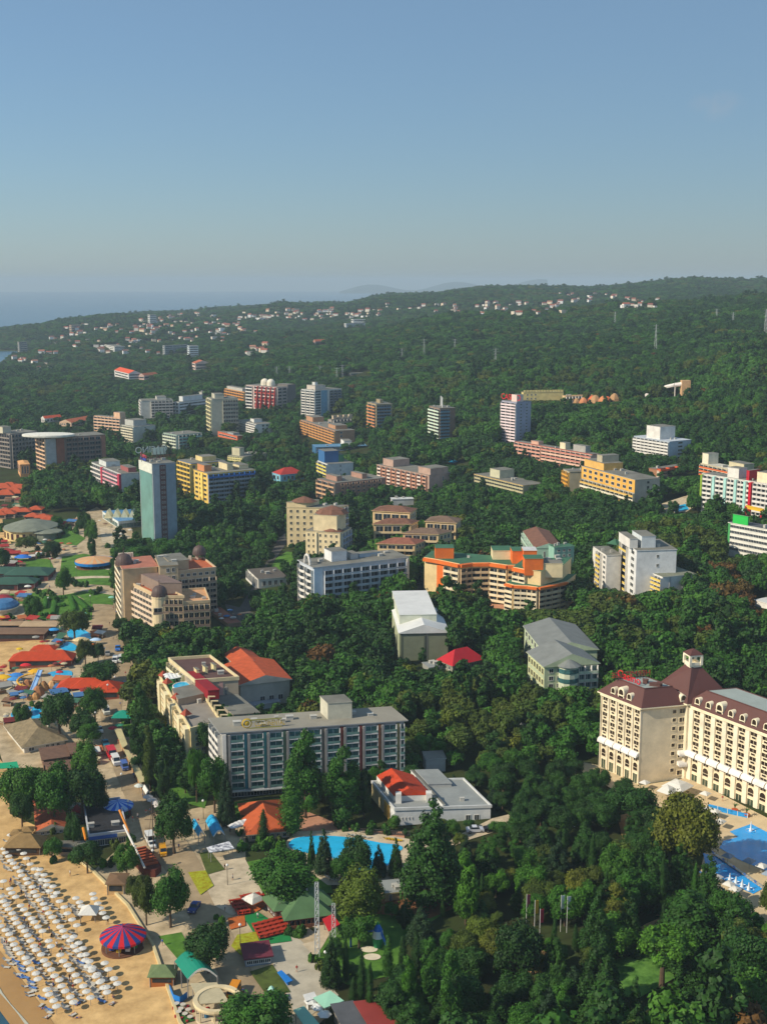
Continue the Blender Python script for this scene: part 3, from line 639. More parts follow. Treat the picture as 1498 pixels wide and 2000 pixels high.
for i, t in enumerate((.2, .35, .62, .7, .9)):
    p = n + (L - n) * t + (Rw - n) * (.3 + .1 * i) - r.location; b = MB(); b.tube((p.x, p.y, zt - z0), (p.x, p.y, zt - z0 + 8), .35); b.build('mast', W('#d8d6cf'), r)
r, (L, n, Rw, Bk, z0, zt) = B('hotel', 'tall white and lavender tower with red rooftop letters', (1009, 786, 870), (1037, 784), (980, None), W('#a5a4b5'), [(.1, .9, 'win', 13, 2, dict(w=.28, h=.35))], [(0, 1, 'balc', 14, 3, dict(slab=W('#f0e2dc'), rail=W('#e9d3d3')))], vb=(860, 862), pent=[(.05, .5, .05, .4, 5, W('#e3c9bd'))])
d = n - L
text(r, 'CASINO', L + d * .5 + (Rw - n) * .1 + Vector((0, 0, 1.2)), math.atan2(d.y, d.x), 6.0, M('red_letters', '#d2202a', .5, 0), label='red rooftop letters')
B('hotel', 'long pink hotel with red roof trim at the foot of the lavender tower', (1156, 888, 928), (1166, None), (1006, 862), W('#d8a890'), [], [(0, .36, 'balc', 4, 6, dict(slab=W('#e6c2aa'), rail=W('#d99c86'), zr=(.25, .985))), (.37, 1, 'balc', 6, 10, dict(slab=W('#eccbb0'), rail=[W('#e3b59c'), W('#c98270')]))], vb=(884, 914), trim=W('#b8503f'), pent=[(.2, .9, .35, .42, 4, W('#e3d3b0')), (.2, .9, .1, .25, 4, W('#a9a49c')), (.2, .9, .7, .8, 2)])
# castle wall of the water park
r, (L, n, Rw, Bk, z0, zt) = B('castle_wall', 'yellow battlemented castle wall of the hilltop water park', (1022, 767, 790), (1100, 766), (1018, None), W('#d8c583'), [(.05, .35, 'win', 3, 3, dict(w=.3, h=.4))], [], vb=(780, 780), vent=0)
for i in range(14):
    p = n + (Rw - n) * ((i + .5) / 14) - r.location; a = math.atan2((Rw - n).y, (Rw - n).x); b = MB(); b.box(-1, 1, 0, 1, 0, 1.8); b.build('battlement', W('#d8c583'), r, (p.x, p.y, zt - z0 + .3), a)
B('water_park_hall', 'cream colonnaded hall with orange rocks at the hilltop water park', (1104, 774, 790), (1160, 772), (1098, None), W('#d9b98a'), [(.02, .98, 'balc', 2, 9, dict(rail=W('#c98f5c')))], [], vb=786, rmat=W('#c9a070'))
r = thing('rock_slide', 'orange artificial rocks with slides beside the colonnaded hall', 'water slide', gnd(1170, 787)); rnd = random.Random(3)
for i in range(9):
    g = gnd(1105 + i * 12 + rnd.uniform(-4, 4), 786 + rnd.uniform(-3, 2)) - r.location; b = MB(); s = rnd.uniform(2.5, 5)
    b.lathe([(s * 1.2, -2), (s, s * .5), (s * .6, s * 1.1), (s * .2, s * 1.4)], 7, (g.x, g.y, g.z)); b.build('rock', W(['#c98458', '#d06a40', '#b08a60'][i % 3]), r)
KEEP.append((1100, 1206, 783, 783, gnd(1150, 787).y))
# hilltop curved white slide
r = thing('curved_slide', 'long white curved water slide with tan start tower in the hilltop wood', 'water slide', gnd(1290, 778)); b = MB()
pts = [(1262, 772), (1280, 770), (1292, 763), (1300, 756), (1318, 752), (1332, 750)]; y0 = gnd(1290, 782).y
W3 = [at_y(px, py, y0 + 14 * math.sin(i)) for i, (px, py) in enumerate(pts)]
for i in range(len(W3) - 1): b.tube(W3[i] - r.location, W3[i + 1] - r.location, 1.7, 1.7, 8)
b.build('slide_tube', W('#dfd8d0'), r)
b = MB()
for p in W3[1:]: b.tube(p - r.location, Vector((p.x, p.y, ground(p.x, p.y))) - r.location, .5)
b.build('support', W('#cfcac0'), r)
p = W3[-1] - r.location; b = MB(); b.box(p.x - 1, p.x + 6, p.y - 3, p.y + 3, -10, p.z + 3); b.build('start_tower', W('#cfa577'), r)
KEEP.append((1258, 1345, 776, 770, y0))
# --- casino tower
r, (L, n, Rw, Bk, z0, zt) = B('casino_tower', 'tall casino tower with green glass side and rooftop letters', (298, 907, 1068), (343, 904.5), (272, None), W('#9fa3a6'),
  [(0, .3, 'panel', 1, 1, dict(mat=W('#aab0b3'), t=.15)), (.31, .57, 'panel', 1, 1, dict(mat=W('#6a4a45'), t=.35, label='brown central strip')), (.58, 1, 'panel', 1, 1, dict(mat=M('grey_glass', '#8597a3', .3, .15, .3), t=.1))] + [(.34, .54, 'win', 16, 2, dict(w=.5, h=.4, zo=.3, off=.35))],
  [(.05, .97, 'panel', 1, 1, dict(mat=M('green_glass', '#6d978d', .3, .2, .12, .3), zr=(.0, .88), t=.2, label='green glass curtain wall')), (0, 1, 'panel', 1, 1, dict(mat=W('#d5d6c8'), zr=(.885, 1), t=.3))], vb=(1050, 1046), over=.1, rmat=RG, vent=4)
d = Rw - n; a = math.atan2(d.y, d.x); lt = M('letter_back', '#cfd5cc', .5, .05); rd = M('letter_back_red', '#8d4238', .5, .1)
text(r, 'CASINO', Bk + (L - Bk) * .45 + Vector((0, 0, 3.6)), a + math.pi, 5.2, lt, label='pale letters reading CASINO towards the town, seen from behind')
text(r, 'INTERNATIONAL', n + d * .56 + (L - n) * .6 + Vector((0, 0, 1)), a + math.pi, 2.9, rd, label='red brown letters seen from behind')
e = n - L; a2 = math.atan2(e.y, e.x)
b = MB(); b.box(0, 9, -.2, .2, .6, 1.9); q = L + e * .12 - r.location; b.build('sign_board', W('#3f4fa8'), r, (q.x, q.y, zt - z0), a2)
text(r, 'Casino', L + e * .36 + Vector((0, 0, 2.3)), a2, 3.4, M('pink_letters', '#d9536b', .5, 0), label='pink script letters')
b = MB(); b.box(-4, 4, -.2, .2, 2.2, 6.0); q = Bk + (L - Bk) * .12 - r.location; b.build('sign_board', W('#d9e3cd'), r, (q.x, q.y, zt - z0), a)
b = MB(); q = n + d * .5 + (L - n) * .5 - r.location
for i in range(9):
    x = -9 + i * 2.2; b.tube((x, 0, 0), (x, 0, 7), .12); b.tube((x, 0, 6), (x + 1.5, 1.5, 0), .1)
b.build('sign_frame', M('steel_dark', '#4a4744', .6, .1), r, (q.x, q.y, zt - z0 + .2), a)
# zigzag pavilion at its foot
r, (L, n, Rw, Bk, z0, zt) = B('casino_pavilion', 'low casino pavilion with white zigzag gables and sloping blue glass roof', (232, 1019, 1033), (290, 1024), (201, 1000), W('#cfd6d2'), [(.02, .98, 'band', 1, 8, dict(glass=GT, h=.6, zo=.1))], [(.05, .95, 'band', 1, 5, dict(glass=GT, h=.6, zo=.1))], rmat=M('roof_blue', '#5b8db5', .4, .12), vb=(1040, 1030), vent=0)
for i in range(4):
    p0 = at_y(211 + i * 16, 1006, n.y + 12) - r.location; b = MB(); s = 2.5
    b.quad([(p0.x - s, p0.y, p0.z - 2), (p0.x, p0.y - .5, p0.z + 3.2), (p0.x, p0.y + 7, p0.z + 3.2), (p0.x - s, p0.y + 7, p0.z - 2)]); b.quad([(p0.x, p0.y - .5, p0.z + 3.2), (p0.x + s, p0.y, p0.z - 2), (p0.x + s, p0.y + 7, p0.z - 2), (p0.x, p0.y + 7, p0.z + 3.2)])
    b.quad([(p0.x - s, p0.y, p0.z - 2), (p0.x + s, p0.y, p0.z - 2), (p0.x, p0.y - .5, p0.z + 3.2)]); b.build('gable', W('#e6dfb8'), r)
# pink fronted hotel left of the casino
B('hotel', 'pink and white hotel left of the casino tower', (237, 926, 972), (272, 929), (180, 903), W('#c6c8c2'), [], [(0, .36, 'balc', 5, 5, dict(slab=WH, rail=W('#dfd6cc'), fin=False)), (.37, .42, 'panel', 1, 1, dict(mat=W('#b8324a'), t=1.5)), (.43, .93, 'balc', 6, 7, dict(slab=W('#ecd6d2'), rail=[W('#e6c3c3'), W('#d98c98')])), (.94, 1, 'panel', 1, 1, dict(mat=W('#b8324a'), t=1.6, label='crimson end fin'))], pent=[(.1, .9, .55, .8, 3.5, W('#cfd2cb')), (.5, .95, .05, .3, 3, W('#9c5b58'))], vb=(935, 958))
# yellow / blue hotel
B('hotel', 'rear yellow wing of the blue and yellow hotel', (374, 906, 972), (441, 903), (347, None), yel, [(0, 1, 'win', 6, 7)], [(0, 1, 'balc', 7, 4, dict(slab=W('#ecd07a'), rail=W('#e0b850')))], vb=(962, 962, 925), trim=W('#3f74b8'), pent=[(.4, .8, .2, .7, 3, W('#d8c48a'))])
blue = W('#2f6bb5')
B('hotel', 'yellow tower hotel with dark balcony front and blue top awnings', (406, 926, 992), (499, 923), (376, None), yel,
  [(0, .98, 'balc', 7, 9, dict(slab=W('#8a8c90'), rail=W('#9aa0a8'), zr=(.02, .88))), (0, .98, 'balc', 1, 9, dict(slab=blue, rail=blue, zr=(.88, .99), depth=1.5))],
  [(.05, .95, 'win', 7, 3, dict(w=.6, h=.5, frame=W('#f0d88a'))), (.55, .7, 'panel', 1, 1, dict(mat=W('#efcf6a'), t=.8))], vb=(970, 980, 968), pent=[(.05, .2, .4, .9, 4, W('#cf8a5a')), (.5, .62, .3, .9, 4, W('#d8c9a0')), (.75, .95, .3, .9, 2.5, W('#d8c9a0'))])
# pink slab, low yellow, small grey
B('hotel', 'pink flat roofed hotel with white balcony columns left of centre', (838, 929, 966), (884, 925), (736, 908), W('#b99a88'), [(.55, .62, 'win', 2, 1, dict(w=.6))], [(.02, .98, 'balc', 5, 10, dict(slab=W('#dcae92'), rail=[W('#e3cfc0'), W('#cf9c80')], alt='j', fill=.72))], vb=(940, 958), pent=[(.05, .8, .0, .22, 4), (.1, .8, .72, .92, 4.5)], rmat=RG)
B('hotel', 'low pale yellow hotel with long grey roof in the wood right of centre', (1021, 949, 970), (1062, 945), (926, 926), W('#b8b08c'), [], [(.0, 1, 'band', 3, 14, dict(h=.5, mull=1, frame=W('#cfc79a')))], vb=(940, 963), trim=W('#dcb46a'), pent=[(.2, .9, .55, .75, 5, W('#c4bfa0'))])
B('service_block', 'small windowless grey block in the wood below the pink hotel', (766, 976, 990), (808, 975), (763, None), W('#b3b5b3'), [], [], vb=986, rmat=W('#c8cac6'))
B('hotel', 'beige left wing of the long yellow hotel', (1112, 922, 965), (1146, 921), (1100, None), W('#b8ac8e'), [], [(0, 1, 'balc', 5, 2, dict(slab=W('#e8b04c'), rail=W('#e0a03c')))], vb=(945, 958))
B('hotel', 'long yellow hotel with bare beige end wall and orange top storeys', (1240, 938, 996), (1288, 935), (1136, 911), W('#b5ae9c'), [(.48, .58, 'win', 6, 1, dict(w=.8, h=.4, frame=W('#8f8878')))],
  [(0, 1, 'panel', 1, 1, dict(mat=W('#e6ae4e'), zr=(.58, 1), t=.2)), (.02, .98, 'win', 2, 9, dict(zr=(.6, .98), w=.5, h=.5, off=.2)), (0, 1, 'balc', 4, 12, dict(zr=(.02, .57), slab=W('#e8d9b0'), rail=[W('#e9dfc6'), W('#dcb25c')]))], vb=(948, 978), pent=[(.1, .9, .62, 1, 4, W('#e0b060')), (.2, .9, .7, .8, 8, W('#b8ad92'))])
B('hotel', 'white stepped hotel alone in the wood on the right', (1307, 863, 900), (1349, 861), (1238, 853), W('#b7c0c9'), [(.4, .6, 'band', 5, 1)], [(0, 1, 'balc', 6, 9)], vb=(880, 888), pent=[(.05, .75, .3, .68, 8, WH)], rmat=W('#b9bfc3'))
B('hotel', 'orange roofed hotel front with white frame posts', (1282, 917, 942), (1368, 903), (1276, None), W('#a87858'), [(0, 1, 'balc', 4, 5, dict(slab=W('#cfbfa8'), rail=W('#a98e78'), depth=2)), (0, 1, 'balc', 1, 5, dict(slab=W('#cf5a2c'), rail=W('#d9622e'), zr=(.9, 1.1), depth=3))], [], vb=(926, 930), rmat=RG)
B('hotel', 'cream wing with orange awnings joining the orange roofed hotel', (1449, 922, 945), (1474, 918), (1368, 905), W('#cfc3a0'), [(.4, .6, 'win', 2, 1)], [(0, 1, 'balc', 3, 9, dict(slab=W('#e6dcc0'), rail=W('#d86a35')))], vb=(920, 928), pent=[(.1, .9, .0, .35, 4), (.1, .9, .85, 1, 6, W('#e3d9be'))], rmat=W('#c3bfae'))
B('hotel', 'large white hotel with mint stripes and red wave at the right edge', (1560, 955, 1024), (1580, None), (1371, 925.5), WH, [],
  [(0, .02, 'panel', 1, 1, dict(mat=W('#8aa838'), t=1.6, label='lime green end edge')), (.02, .12, 'balc', 7, 2, dict(rail=WH)), (.13, .155, 'panel', 1, 1, dict(mat=W('#a9d6cc'), t=1.6)), (.16, .25, 'balc', 7, 2), (.255, .28, 'panel', 1, 1, dict(mat=W('#a9d6cc'), t=1.6)), (.285, .36, 'balc', 7, 2), (.365, .39, 'panel', 1, 1, dict(mat=W('#a9d6cc'), t=1.6)), (.395, .46, 'balc', 7, 2), (.462, .487, 'panel', 1, 1, dict(mat=W('#a9d6cc'), t=1.6)),
   (.49, .52, 'balc', 7, 1), (.525, .55, 'panel', 1, 1, dict(mat=W('#c4182c'), t=2.2, label='red wave stripe')), (.555, 1, 'balc', 7, 10)], vb=(964, 1010), pent=[(.0, 1, .5, .53, 5, W('#b82233')), (.1, .9, .62, .74, 5), (.0, 1, -.1, .42, 5, W('#f0ddb8'))], rmat=RG)
r = thing('entrance_canopy', 'yellow canopy on red posts in front of the white hotel at right', 'canopy', gnd(1472, 1002)); b = MB(); s = gnd(1472, 1002)
p = [at_z(1456, 985, s.z + 8), at_z(1492, 993, s.z + 8), at_z(1486, 1000, s.z + 7), at_z(1460, 994, s.z + 7)]; b.prism([(q - r.location).xy[:] for q in p], 7, 7.8); b.build('canopy_roof', W('#e6b51e'), r)
b = MB()
for q in p: q = q - r.location; b.tube((q.x, q.y, -1), (q.x, q.y, 7), .5)
b.build('post', W('#c42a30'), r); KEEP.append((1452, 1498, 1004, 1004, s.y - 2))
B('hotel', 'low white banded hotel with green rooftop sign at the right edge', (1560, 1046, 1104), (1580, None), (1422, 1021), W('#e3dfd2'), [], [(.0, .03, 'panel', 1, 1, dict(mat=W('#4aa05a'))), (.03, 1, 'band', 5, 14, dict(h=.45, mull=2))], vb=(1066, 1088), pent=[(0, .1, .72, .94, 4, M('green_sign', '#2fbf4f', .5, .05))], rmat=M('roof_dark', '#55575a', .8, .2))
B('annex', 'small white rounded annex below the banded hotel', (1440, 1072, 1084), (1465, 1070), (1421, None), WH, [(.1, .9, 'win', 1, 4)], [(.1, .9, 'win', 1, 3)], vb=1080)
B('annex', 'low white roofed shed in the wood at the right edge', (1500, 1180, 1190), (1530, 1178), (1473, 1177), WH, [], [], rmat=RW, vb=1186, vent=0)
# ------------------------------------------------------------------ the middle and near hotels
brk = RBR
# white hotel stepped with yellow balconies (right)
y5 = W('#e0c25e')
r, D1 = B('hotel', 'white hotel with yellow balconies and green zigzag roof in the right wood', (1184, 1085, 1156), (1213, 1084), (1159, None), WH, [], [(.0, .35, 'panel', 1, 1, dict(mat=WH, t=.4)), (.35, .7, 'balc', 7, 1, dict(rail=y5)), (.7, 1, 'win', 7, 1)], vb=(1135, 1146, 1146), vent=2)
yc = gnd(1244, 1168).y
B('wing', '', (1243, 1076, 1168), (1321, 1074), (1212, None), W('#dcdcd9'), [(.5, .56, 'win', 5, 1, dict(w=.9, h=.3))], [(.05, .5, 'balc', 7, 1, dict(rail=y5)), (.6, .95, 'win', 7, 1)], root=r, vb=(1150, 1150, 1100), pent=[(.2, .55, .2, .8, 5, W('#c9cfd0')), (-.1, .1, .2, .9, 4, WH)])
B('wing', '', (1294, 1128, 1172), (1358, 1120), (1238, 1105), W('#e0ddd4'), [(.2, .24, 'panel', 1, 1, dict(mat=grey)), (.6, .64, 'panel', 1, 1, dict(mat=grey))], [(0, 1, 'balc', 5, 9, dict(rail=y5))], root=r, vb=(1160, 1145, 1132), rmat=M('roof_olive', '#7d7f6c', .9, .15), vent=6)
L, n, Rw, Bk, z0, zt = D1
for i in range(4):
    c = n + (Rw - n) * (1.1 + .35 * i) + (L - n) * .6 - r.location; b = MB(); b.lathe([(4, 0), (.05, 2.2)], 4, (c.x, c.y, zt - z0 + 3)); b.build('roof_peak', RGN, r)
# cream hotel with brown hip roofs
wn = dict(w=.35, h=.45, frame=W('#e9dcb8'))
r, (L, n, Rw, Bk, z0, zt) = B('hotel', 'cream stepped hotel with brown pyramid roofs left of centre', (655, 993, 1066), (680, 987), (560, 991), W('#dfc99b'), [(.1, .9, 'balc', 6, 3, dict(rail=W('#8f9db0')))], [(.02, .98, 'win', 6, 7, wn)], vb=(1060, 1045), pent=[(.0, 1, .6, 1, 2.5)])
c = (L + (n - L) * .25 + (Bk - L) * .4) - r.location; b = MB(); b.lathe([(7.5, 0), (5, 1.4), (.2, 3)], 8, (c.x, c.y, zt - z0 + 2.8), 0, 1, .7); b.build('roof_hip', RBR, r)
r2, (L, n, Rw, Bk, z0, zt) = B('wing', '', (664, 1042, 1100), (686, 1032), (597, 1040), W('#e3cfa4'), [(.1, .9, 'balc', 5, 3, dict(rail=W('#8f9db0')))], [(.02, .3, 'win', 5, 2, wn), (.35, .98, 'win', 5, 4, wn), (.3, .34, 'panel', 1, 1, dict(mat=W('#eedfba'), t=.8))], root=r, vb=(1080, 1072, 1066))
bx(r, L, n, Rw, Bk, .1, .9, .12, .8, zt, 8.5, W('#e3cfa4'))
c = n * .5 + L * .5 + (Rw - n) * .5 - r.location
b = MB(); b.lathe([(9, 0), (6.4, 2.2), (.2, 4)], 8, (c.x + 2, c.y, zt + 8.7 - r.location.z), 0, 1, .75); b.build('roof_hip', RBR, r)
b = MB(); b.lathe([(5.5, 0), (.2, 2.4)], 8, (c.x + 3, c.y - 6, zt + .5 - r.location.z), 0, 1, .7); b.build('roof_hip', RBR, r)
# terraced cream villas
led = dict(slab=W('#e6cda0'), rail=W('#e2c698'), depth=1.8, fin=False)
for i, (N, Rr, Lr, vb, lab) in enumerate([((800, 1002, 1060), (813, 996), (728, 1002), 1012, 'rearmost and highest cream terraced house with brown roof'), ((802, 1024, 1072), (816, 1018), (730, 1024), 1040, 'cream terraced house with brown roof, second behind the lowest one'),
      ((856, 1044, 1086), (882, 1038), (787, 1042), 1060, 'cream terraced house with brown roof in the middle of its group'), ((890, 1022, 1072), (900, 1014), (831, 1020), 1046, 'cream terraced house with brown roof at the right end of its group'), ((810, 1064, 1098), (830, 1056), (737, 1062), 1082, 'lowest cream terraced house with reddish brown roof above the white hotel')]):
    r, (L, n, Rw, Bk, z0, zt) = B('terraced_house', lab, N, Rr, Lr, W('#dfc08d'), [(.1, .9, 'win', 3, 3)], [(.04, .96, 'balc', 3, 4, led)], roof='hip', rmat=[RBR, RBR, M('roof_brown_grey', '#76604f', .85, .25, .5), M('roof_brown_grey', '#76604f'), M('roof_brown_red', '#8f5a47', .85, .2, .5)][i], rh=2.3, over=.6, vb=vb)
    r['group'] = 'cream terraced houses with brown roofs'
# white long hotel
r, (L, n, Rw, Bk, z0, zt) = B('hotel', 'long white hotel with blue grey shaded balcony grid in the centre', (613, 1109, 1202), (796, 1090), (585, 1096), W('#c3c9d0'),
  [(0, .09, 'panel', 1, 1, dict(mat=W('#c6d3de'), t=.3)), (.1, .975, 'balc', 7, 9, dict(slab=W('#cdd0d3'), rail=W('#aeb6bd'), rt='half', depth=1.6, zr=(.0, .93))), (.976, 1, 'panel', 1, 1, dict(mat=W('#d9d3c4'), t=1.6))],
  [(.02, .98, 'balc', 7, 2, dict(slab=WH, rail=WH, bow=True, zr=(0, .95)))], vb=(1172, 1154, 1146), pent=[(.24, .4, .35, .85, 4.5, W('#d8d8d4')), (.45, .53, .4, .8, 2.4, grey), (.56, .78, .5, .75, 1.6, W('#9fb2bd'))], vent=8, rmat=RG, over=.8)
c = L * .45 + n * .55 - r.location; b = MB(); d = (n - L).normalized()
for k in range(9):
    a0, a1 = math.pi * k / 9, math.pi * (k + 1) / 9
    b.tube((c.x - d.x * 3 * math.cos(a0), c.y - d.y * 3 * math.cos(a0), zt - z0 + 4.5 * math.sin(a0)), (c.x - d.x * 3 * math.cos(a1), c.y - d.y * 3 * math.cos(a1), zt - z0 + 4.5 * math.sin(a1)), .55)
b.build('roof_arch', WH, r)
B('restaurant', 'flat dark roofed restaurant with white slanting edge left of the white hotel', (505, 1132, 1150), (561, 1128), (484, None), W('#d6d2c6'), [(.1, .9, 'win', 1, 4)], [(.05, .95, 'balc', 1, 3)], rmat=W('#5d564d'), trim=WH, vb=(1148, 1148), y=None)
# domed hotel
dome_m = M('dome_brown', '#5b4a44', .55, .2, .4)
pk = dict(slab=W('#e8d7bd'), rail=W('#ddc3a8'))
r, (L, n, Rw, Bk, z0, zt) = B('hotel', 'beige hotel with brown onion domes and diagonal balcony front', (241, 1112, 1216), (308, 1113), (227, None), W('#c9ad84'), [], [(.05, .95, 'balc', 8, 1, dict(slab=W('#f0e2c4'), rail=W('#f0e2c4'), frame=W('#c98a6a')))], vb=(1205, 1205), rmat=W('#b0705a'), over=.5, trim=W('#e0d0aa'))
def dome(root, c, rr, h=1.1, n=18):
    c = c - root.location; b = MB()
    b.lathe([(rr * 1.05, 0), (rr * 1.05, .8)], n, c); b.lathe([(rr * math.cos(t * .157) ** .8, .8 + rr * h * math.sin(t * .157)) for t in range(0, 10)] + [(rr * .06, .8 + rr * h + .3), (.1, .8 + rr * (h + .75))], n, c, cap=False)
    return b.build('dome', dome_m, root)
dome(r, Vector((*((n + Rw * .25 + L) * (1 / 2.25)).xy, zt)), 3.7)
_, E1 = B('wing', '', (312, 1106, 1215), (348, 1105), (304, None), W('#c4ad88'), [(.3, .9, 'win', 7, 2, dict(w=.5))], [], root=r, vb=1140)
_, E2 = B('wing', '', (326, 1121, 1212), (422, 1120), (300, None), W('#bfa888'), [(0, 1, 'balc', 7, 7, dict(slab=W('#c9b79c'), rail=W('#9a8672'), zr=(0, .86))), (0, 1, 'win', 1, 8, dict(zr=(.88, .99), w=.5))], [], root=r, vb=(1168, 1190, 1172), rmat=RTC, pent=[(.1, .5, .2, .9, 4, W('#c4ad88'))], parapet=.9)
L2, n2, R2, B2, a0, a1 = E2
dome(r, Vector((*(B2 * .9 + n2 * .1).xy, a1 + 3)), 3)
_, E3 = B('wing', '', (311, 1168, 1240), (359, 1168), (256, 1141), W('#cbb28b'), [(.05, .98, 'balc', 5, 5, dict(slab=W('#cdb792'), rail=W('#8f7a68')))], [(0, .93, 'balc', 6, 9, pk)], root=r, vb=(1205, 1208, 1205), rmat=RTC, parapet=.9)
L3, n3, R3, B3, a0, a1 = E3
b = MB(); c = n3 - r.location; b.lathe([(3.3, -4), (3.3, a1 - z0), (3.5, a1 - z0 + .1), (3.5, a1 - z0 + .7)], 16, (c.x, c.y + 1.5, 0)); b.build('corner_drum', W('#dcc8a0'), r); put(r, 'balcony', u_balc(4, 3, [W('#dcc8a0'), W('#8f7a68'), GD, FRM]), n3 + Vector((0, -3, -6)), .2)
dome(r, Vector((n3.x, n3.y + 1.5, a1 + .6)), 3.3)
bx(r, L3, n3, R3, B3, .35, 1.25, .25, 1.1, a1, 5, W('#8d7a6c'), 'roof_hall', M('roof_mauve', '#7d6a62', .85, .12))
_, E4 = B('wing', '', (358, 1180, 1240), (410, 1179), (350, None), W('#c6ae88'), [(.0, 1, 'balc', 4, 5, dict(slab=W('#cdb792'), rail=W('#8f7a68')))], [], root=r, vb=(1212, 1212), rmat=W('#c99a70'), parapet=.9)
d = R2 - n2
for i in range(13):
    c = Rw * (1 - i / 12 * .0) + (Bk - Rw) * .9; p = L + (Bk - L) * (.1 + .07 * i) - r.location if i < 6 else n2 + (B2 - L2) * ((i - 6) / 7) + (L2 - n2) * .95 - r.location
    b = MB(); b.box(-.7, .7, -.4, .4, 0, 2.2); b.build('merlon', W('#cfc3ae'), r, (p.x, p.y, (zt if i < 6 else a1 + 5) - z0 + .3))
B('annex', 'low terracotta roofed annex right of the domed hotel', (446, 1219, 1226), (470, 1214), (405, 1188), W('#a98d70'), [], [], rmat=M('roof_terracotta2', '#8f5a45', .85, .2), vb=1222, vent=2)
# orange and green hotel
crm = W('#e0c590'); org = W('#e0702a'); grs = M('roof_green', '#3f6b50')
hb = dict(slab=W('#ecd9b0'), rail=W('#e8d8b5'), zr=(.13, .9)); hb_shade = dict(slab=W('#c9ab84'), rail=W('#c9b08a'), zr=(.13, .9), frame=W('#a0805c')); band = (0, 1, 'panel', 1, 1, dict(mat=org, zr=(.93, 1.0), t=1.5, name='cornice_band'))  # second balcony set has the shade of right-facing fronts put into its colours
r, w, z0, zt = C('hotel', 'orange trimmed cream hotel with green roofs and pool', (854, 1093, 1176), [(829, 1089), (854, 1093), (898, 1102), (920, 1099.5), (957, 1099), (991, 1104), (1010, 1104)], (4, 13), crm,
  [[band], [(0, .3, 'panel', 1, 1, dict(mat=org, zr=(.1, .9), t=.3)), (.35, 1, 'balc', 6, 2, hb), band], [(0, 1, 'balc', 6, 2, hb_shade), band], [(0, 1, 'balc', 6, 2, hb_shade), band], [(0, 1, 'balc', 6, 2, hb), band], [(0, 1, 'balc', 6, 1, hb_shade), band]], grs, vb=1152)
def pbox(root, px0, px1, pyb, zb, h, depth, mat, rmat=None, name='penthouse'):
    a = at_z(px0, pyb, zb); c = at_z(px1, pyb, zb); d = (c - a); nn = Vector((-d.y, d.x, 0)).normalized() * depth
    rl = root.location; q = [(p - rl).xy for p in (a, c, c + nn, a + nn)]
    b = MB(); b.prism(q, zb - rl.z, zb + h - rl.z, 0); b.prism(inset(q, -.15), zb + h - rl.z, zb + h + .2 - rl.z, 0, top=1); return b.build(name, [mat, rmat or RG], root)
pbox(r, 850, 886, 1091, zt + .3, 4.6, 8, org, grs); pbox(r, 962, 1001, 1093, zt + .3, 4, 10, W('#e6d2a6'), grs); pbox(r, 1000, 1026, 1101, zt + .3, 5.5, 9, org, grs)
r2, w2, z2, zt2 = C('wing', '', (1030, 1112, 1200), [(1003, 1108), (1028, 1113), (1056, 1117), (1098, 1105)], (6, 15), crm, [[(0, 1, 'balc', 7, 2, hb), band], None, None], grs, root=r, vb=1125)
pbox(r, 1024, 1060, 1124, zt2 - 2, 7, 8, org, grs); pbox(r, 1022, 1048, 1096, zt2 + .3, 4.5, 8, org, W('#c9c9c4')); pbox(r, 1048, 1098, 1128, zt2 - 3, 6, 7, W('#ead6a8'))
C('wing', '', (1030, 1145, 1206), [(989, 1139), (1004, 1143), (1030, 1144.5), (1050, 1147), (1075, 1142.5), (1105, 1136)], (6, 13), crm, [[(0, 1, 'balc', 5, 1, hb), band], [(0, 1, 'balc', 5, 2, hb), band], [(0, 1, 'balc', 5, 2, hb), band], [(0, 1, 'balc', 5, 2, hb_shade), band], [(0, 1, 'balc', 5, 2, hb_shade), band]], grs, root=r, vb=1186)
# mint hotel behind
r, _ = B('hotel', 'mint green hotel with brown tiled roofs behind the orange hotel', (1044, 1071, 1122), (1098, 1066), (1021, 1038), W('#a6c7b0'), [(.3, .4, 'win', 2, 1), (.7, .8, 'win', 3, 1)], [(.05, .95, 'balc', 4, 5, dict(slab=W('#cfe0cc'), rail=W('#b9d6c0')))], roof='gable', rmat=RBR, rh=2.2, vb=(1095, 1085), ridge='y')
B('wing', '', (1082, 1070, 1132), (1121, 1066), (1072, None), W('#8fb8a4'), [(.1, .9, 'win', 6, 3, dict(w=.4, h=.4))], [], root=r, vb=(1110, 1132), rmat=RGN)
# white roofed hall, red roof, grey roofed hall
r, (L, n, Rw, Bk, z0, zt) = B('hall', 'dark green sports hall with white metal roof', (781, 1237, 1292), (875, 1236), (768, 1193), W('#7a8068'), [(.02, .05, 'panel', 1, 1, dict(mat=W('#5f6652'))), (.5, .54, 'panel', 1, 1, dict(mat=W('#4d5448'), t=.3)), (.55, .58, 'panel', 1, 1, dict(mat=W('#8f8f7c')))], [(i * .1 + .02, i * .1 + .06, 'panel', 1, 1, dict(mat=W('#c9cda8'), t=.5)) for i in range(10)], roof='gable', rmat=RW, rh=3.2, vb=(1266, 1282, 1262), ridge='y', trim=W('#d9dad4'), over=.6)
bx(r, L, n, Rw, Bk, .04, .82, .30, 1.45, zt - 2, 6.4, W('#c9ccb8'), 'rear_hall', RW)
b = MB(); p = gnd(838, 1268); q = (p - r.location); b.box(q.x - 1, q.x + 11, q.y - 2, q.y + 8, 3, 3.6); b.box(q.x - 1, q.x - .6, q.y - 2, q.y - 1.6, -2, 3); b.build('porch', W('#d9d9d2'), r)
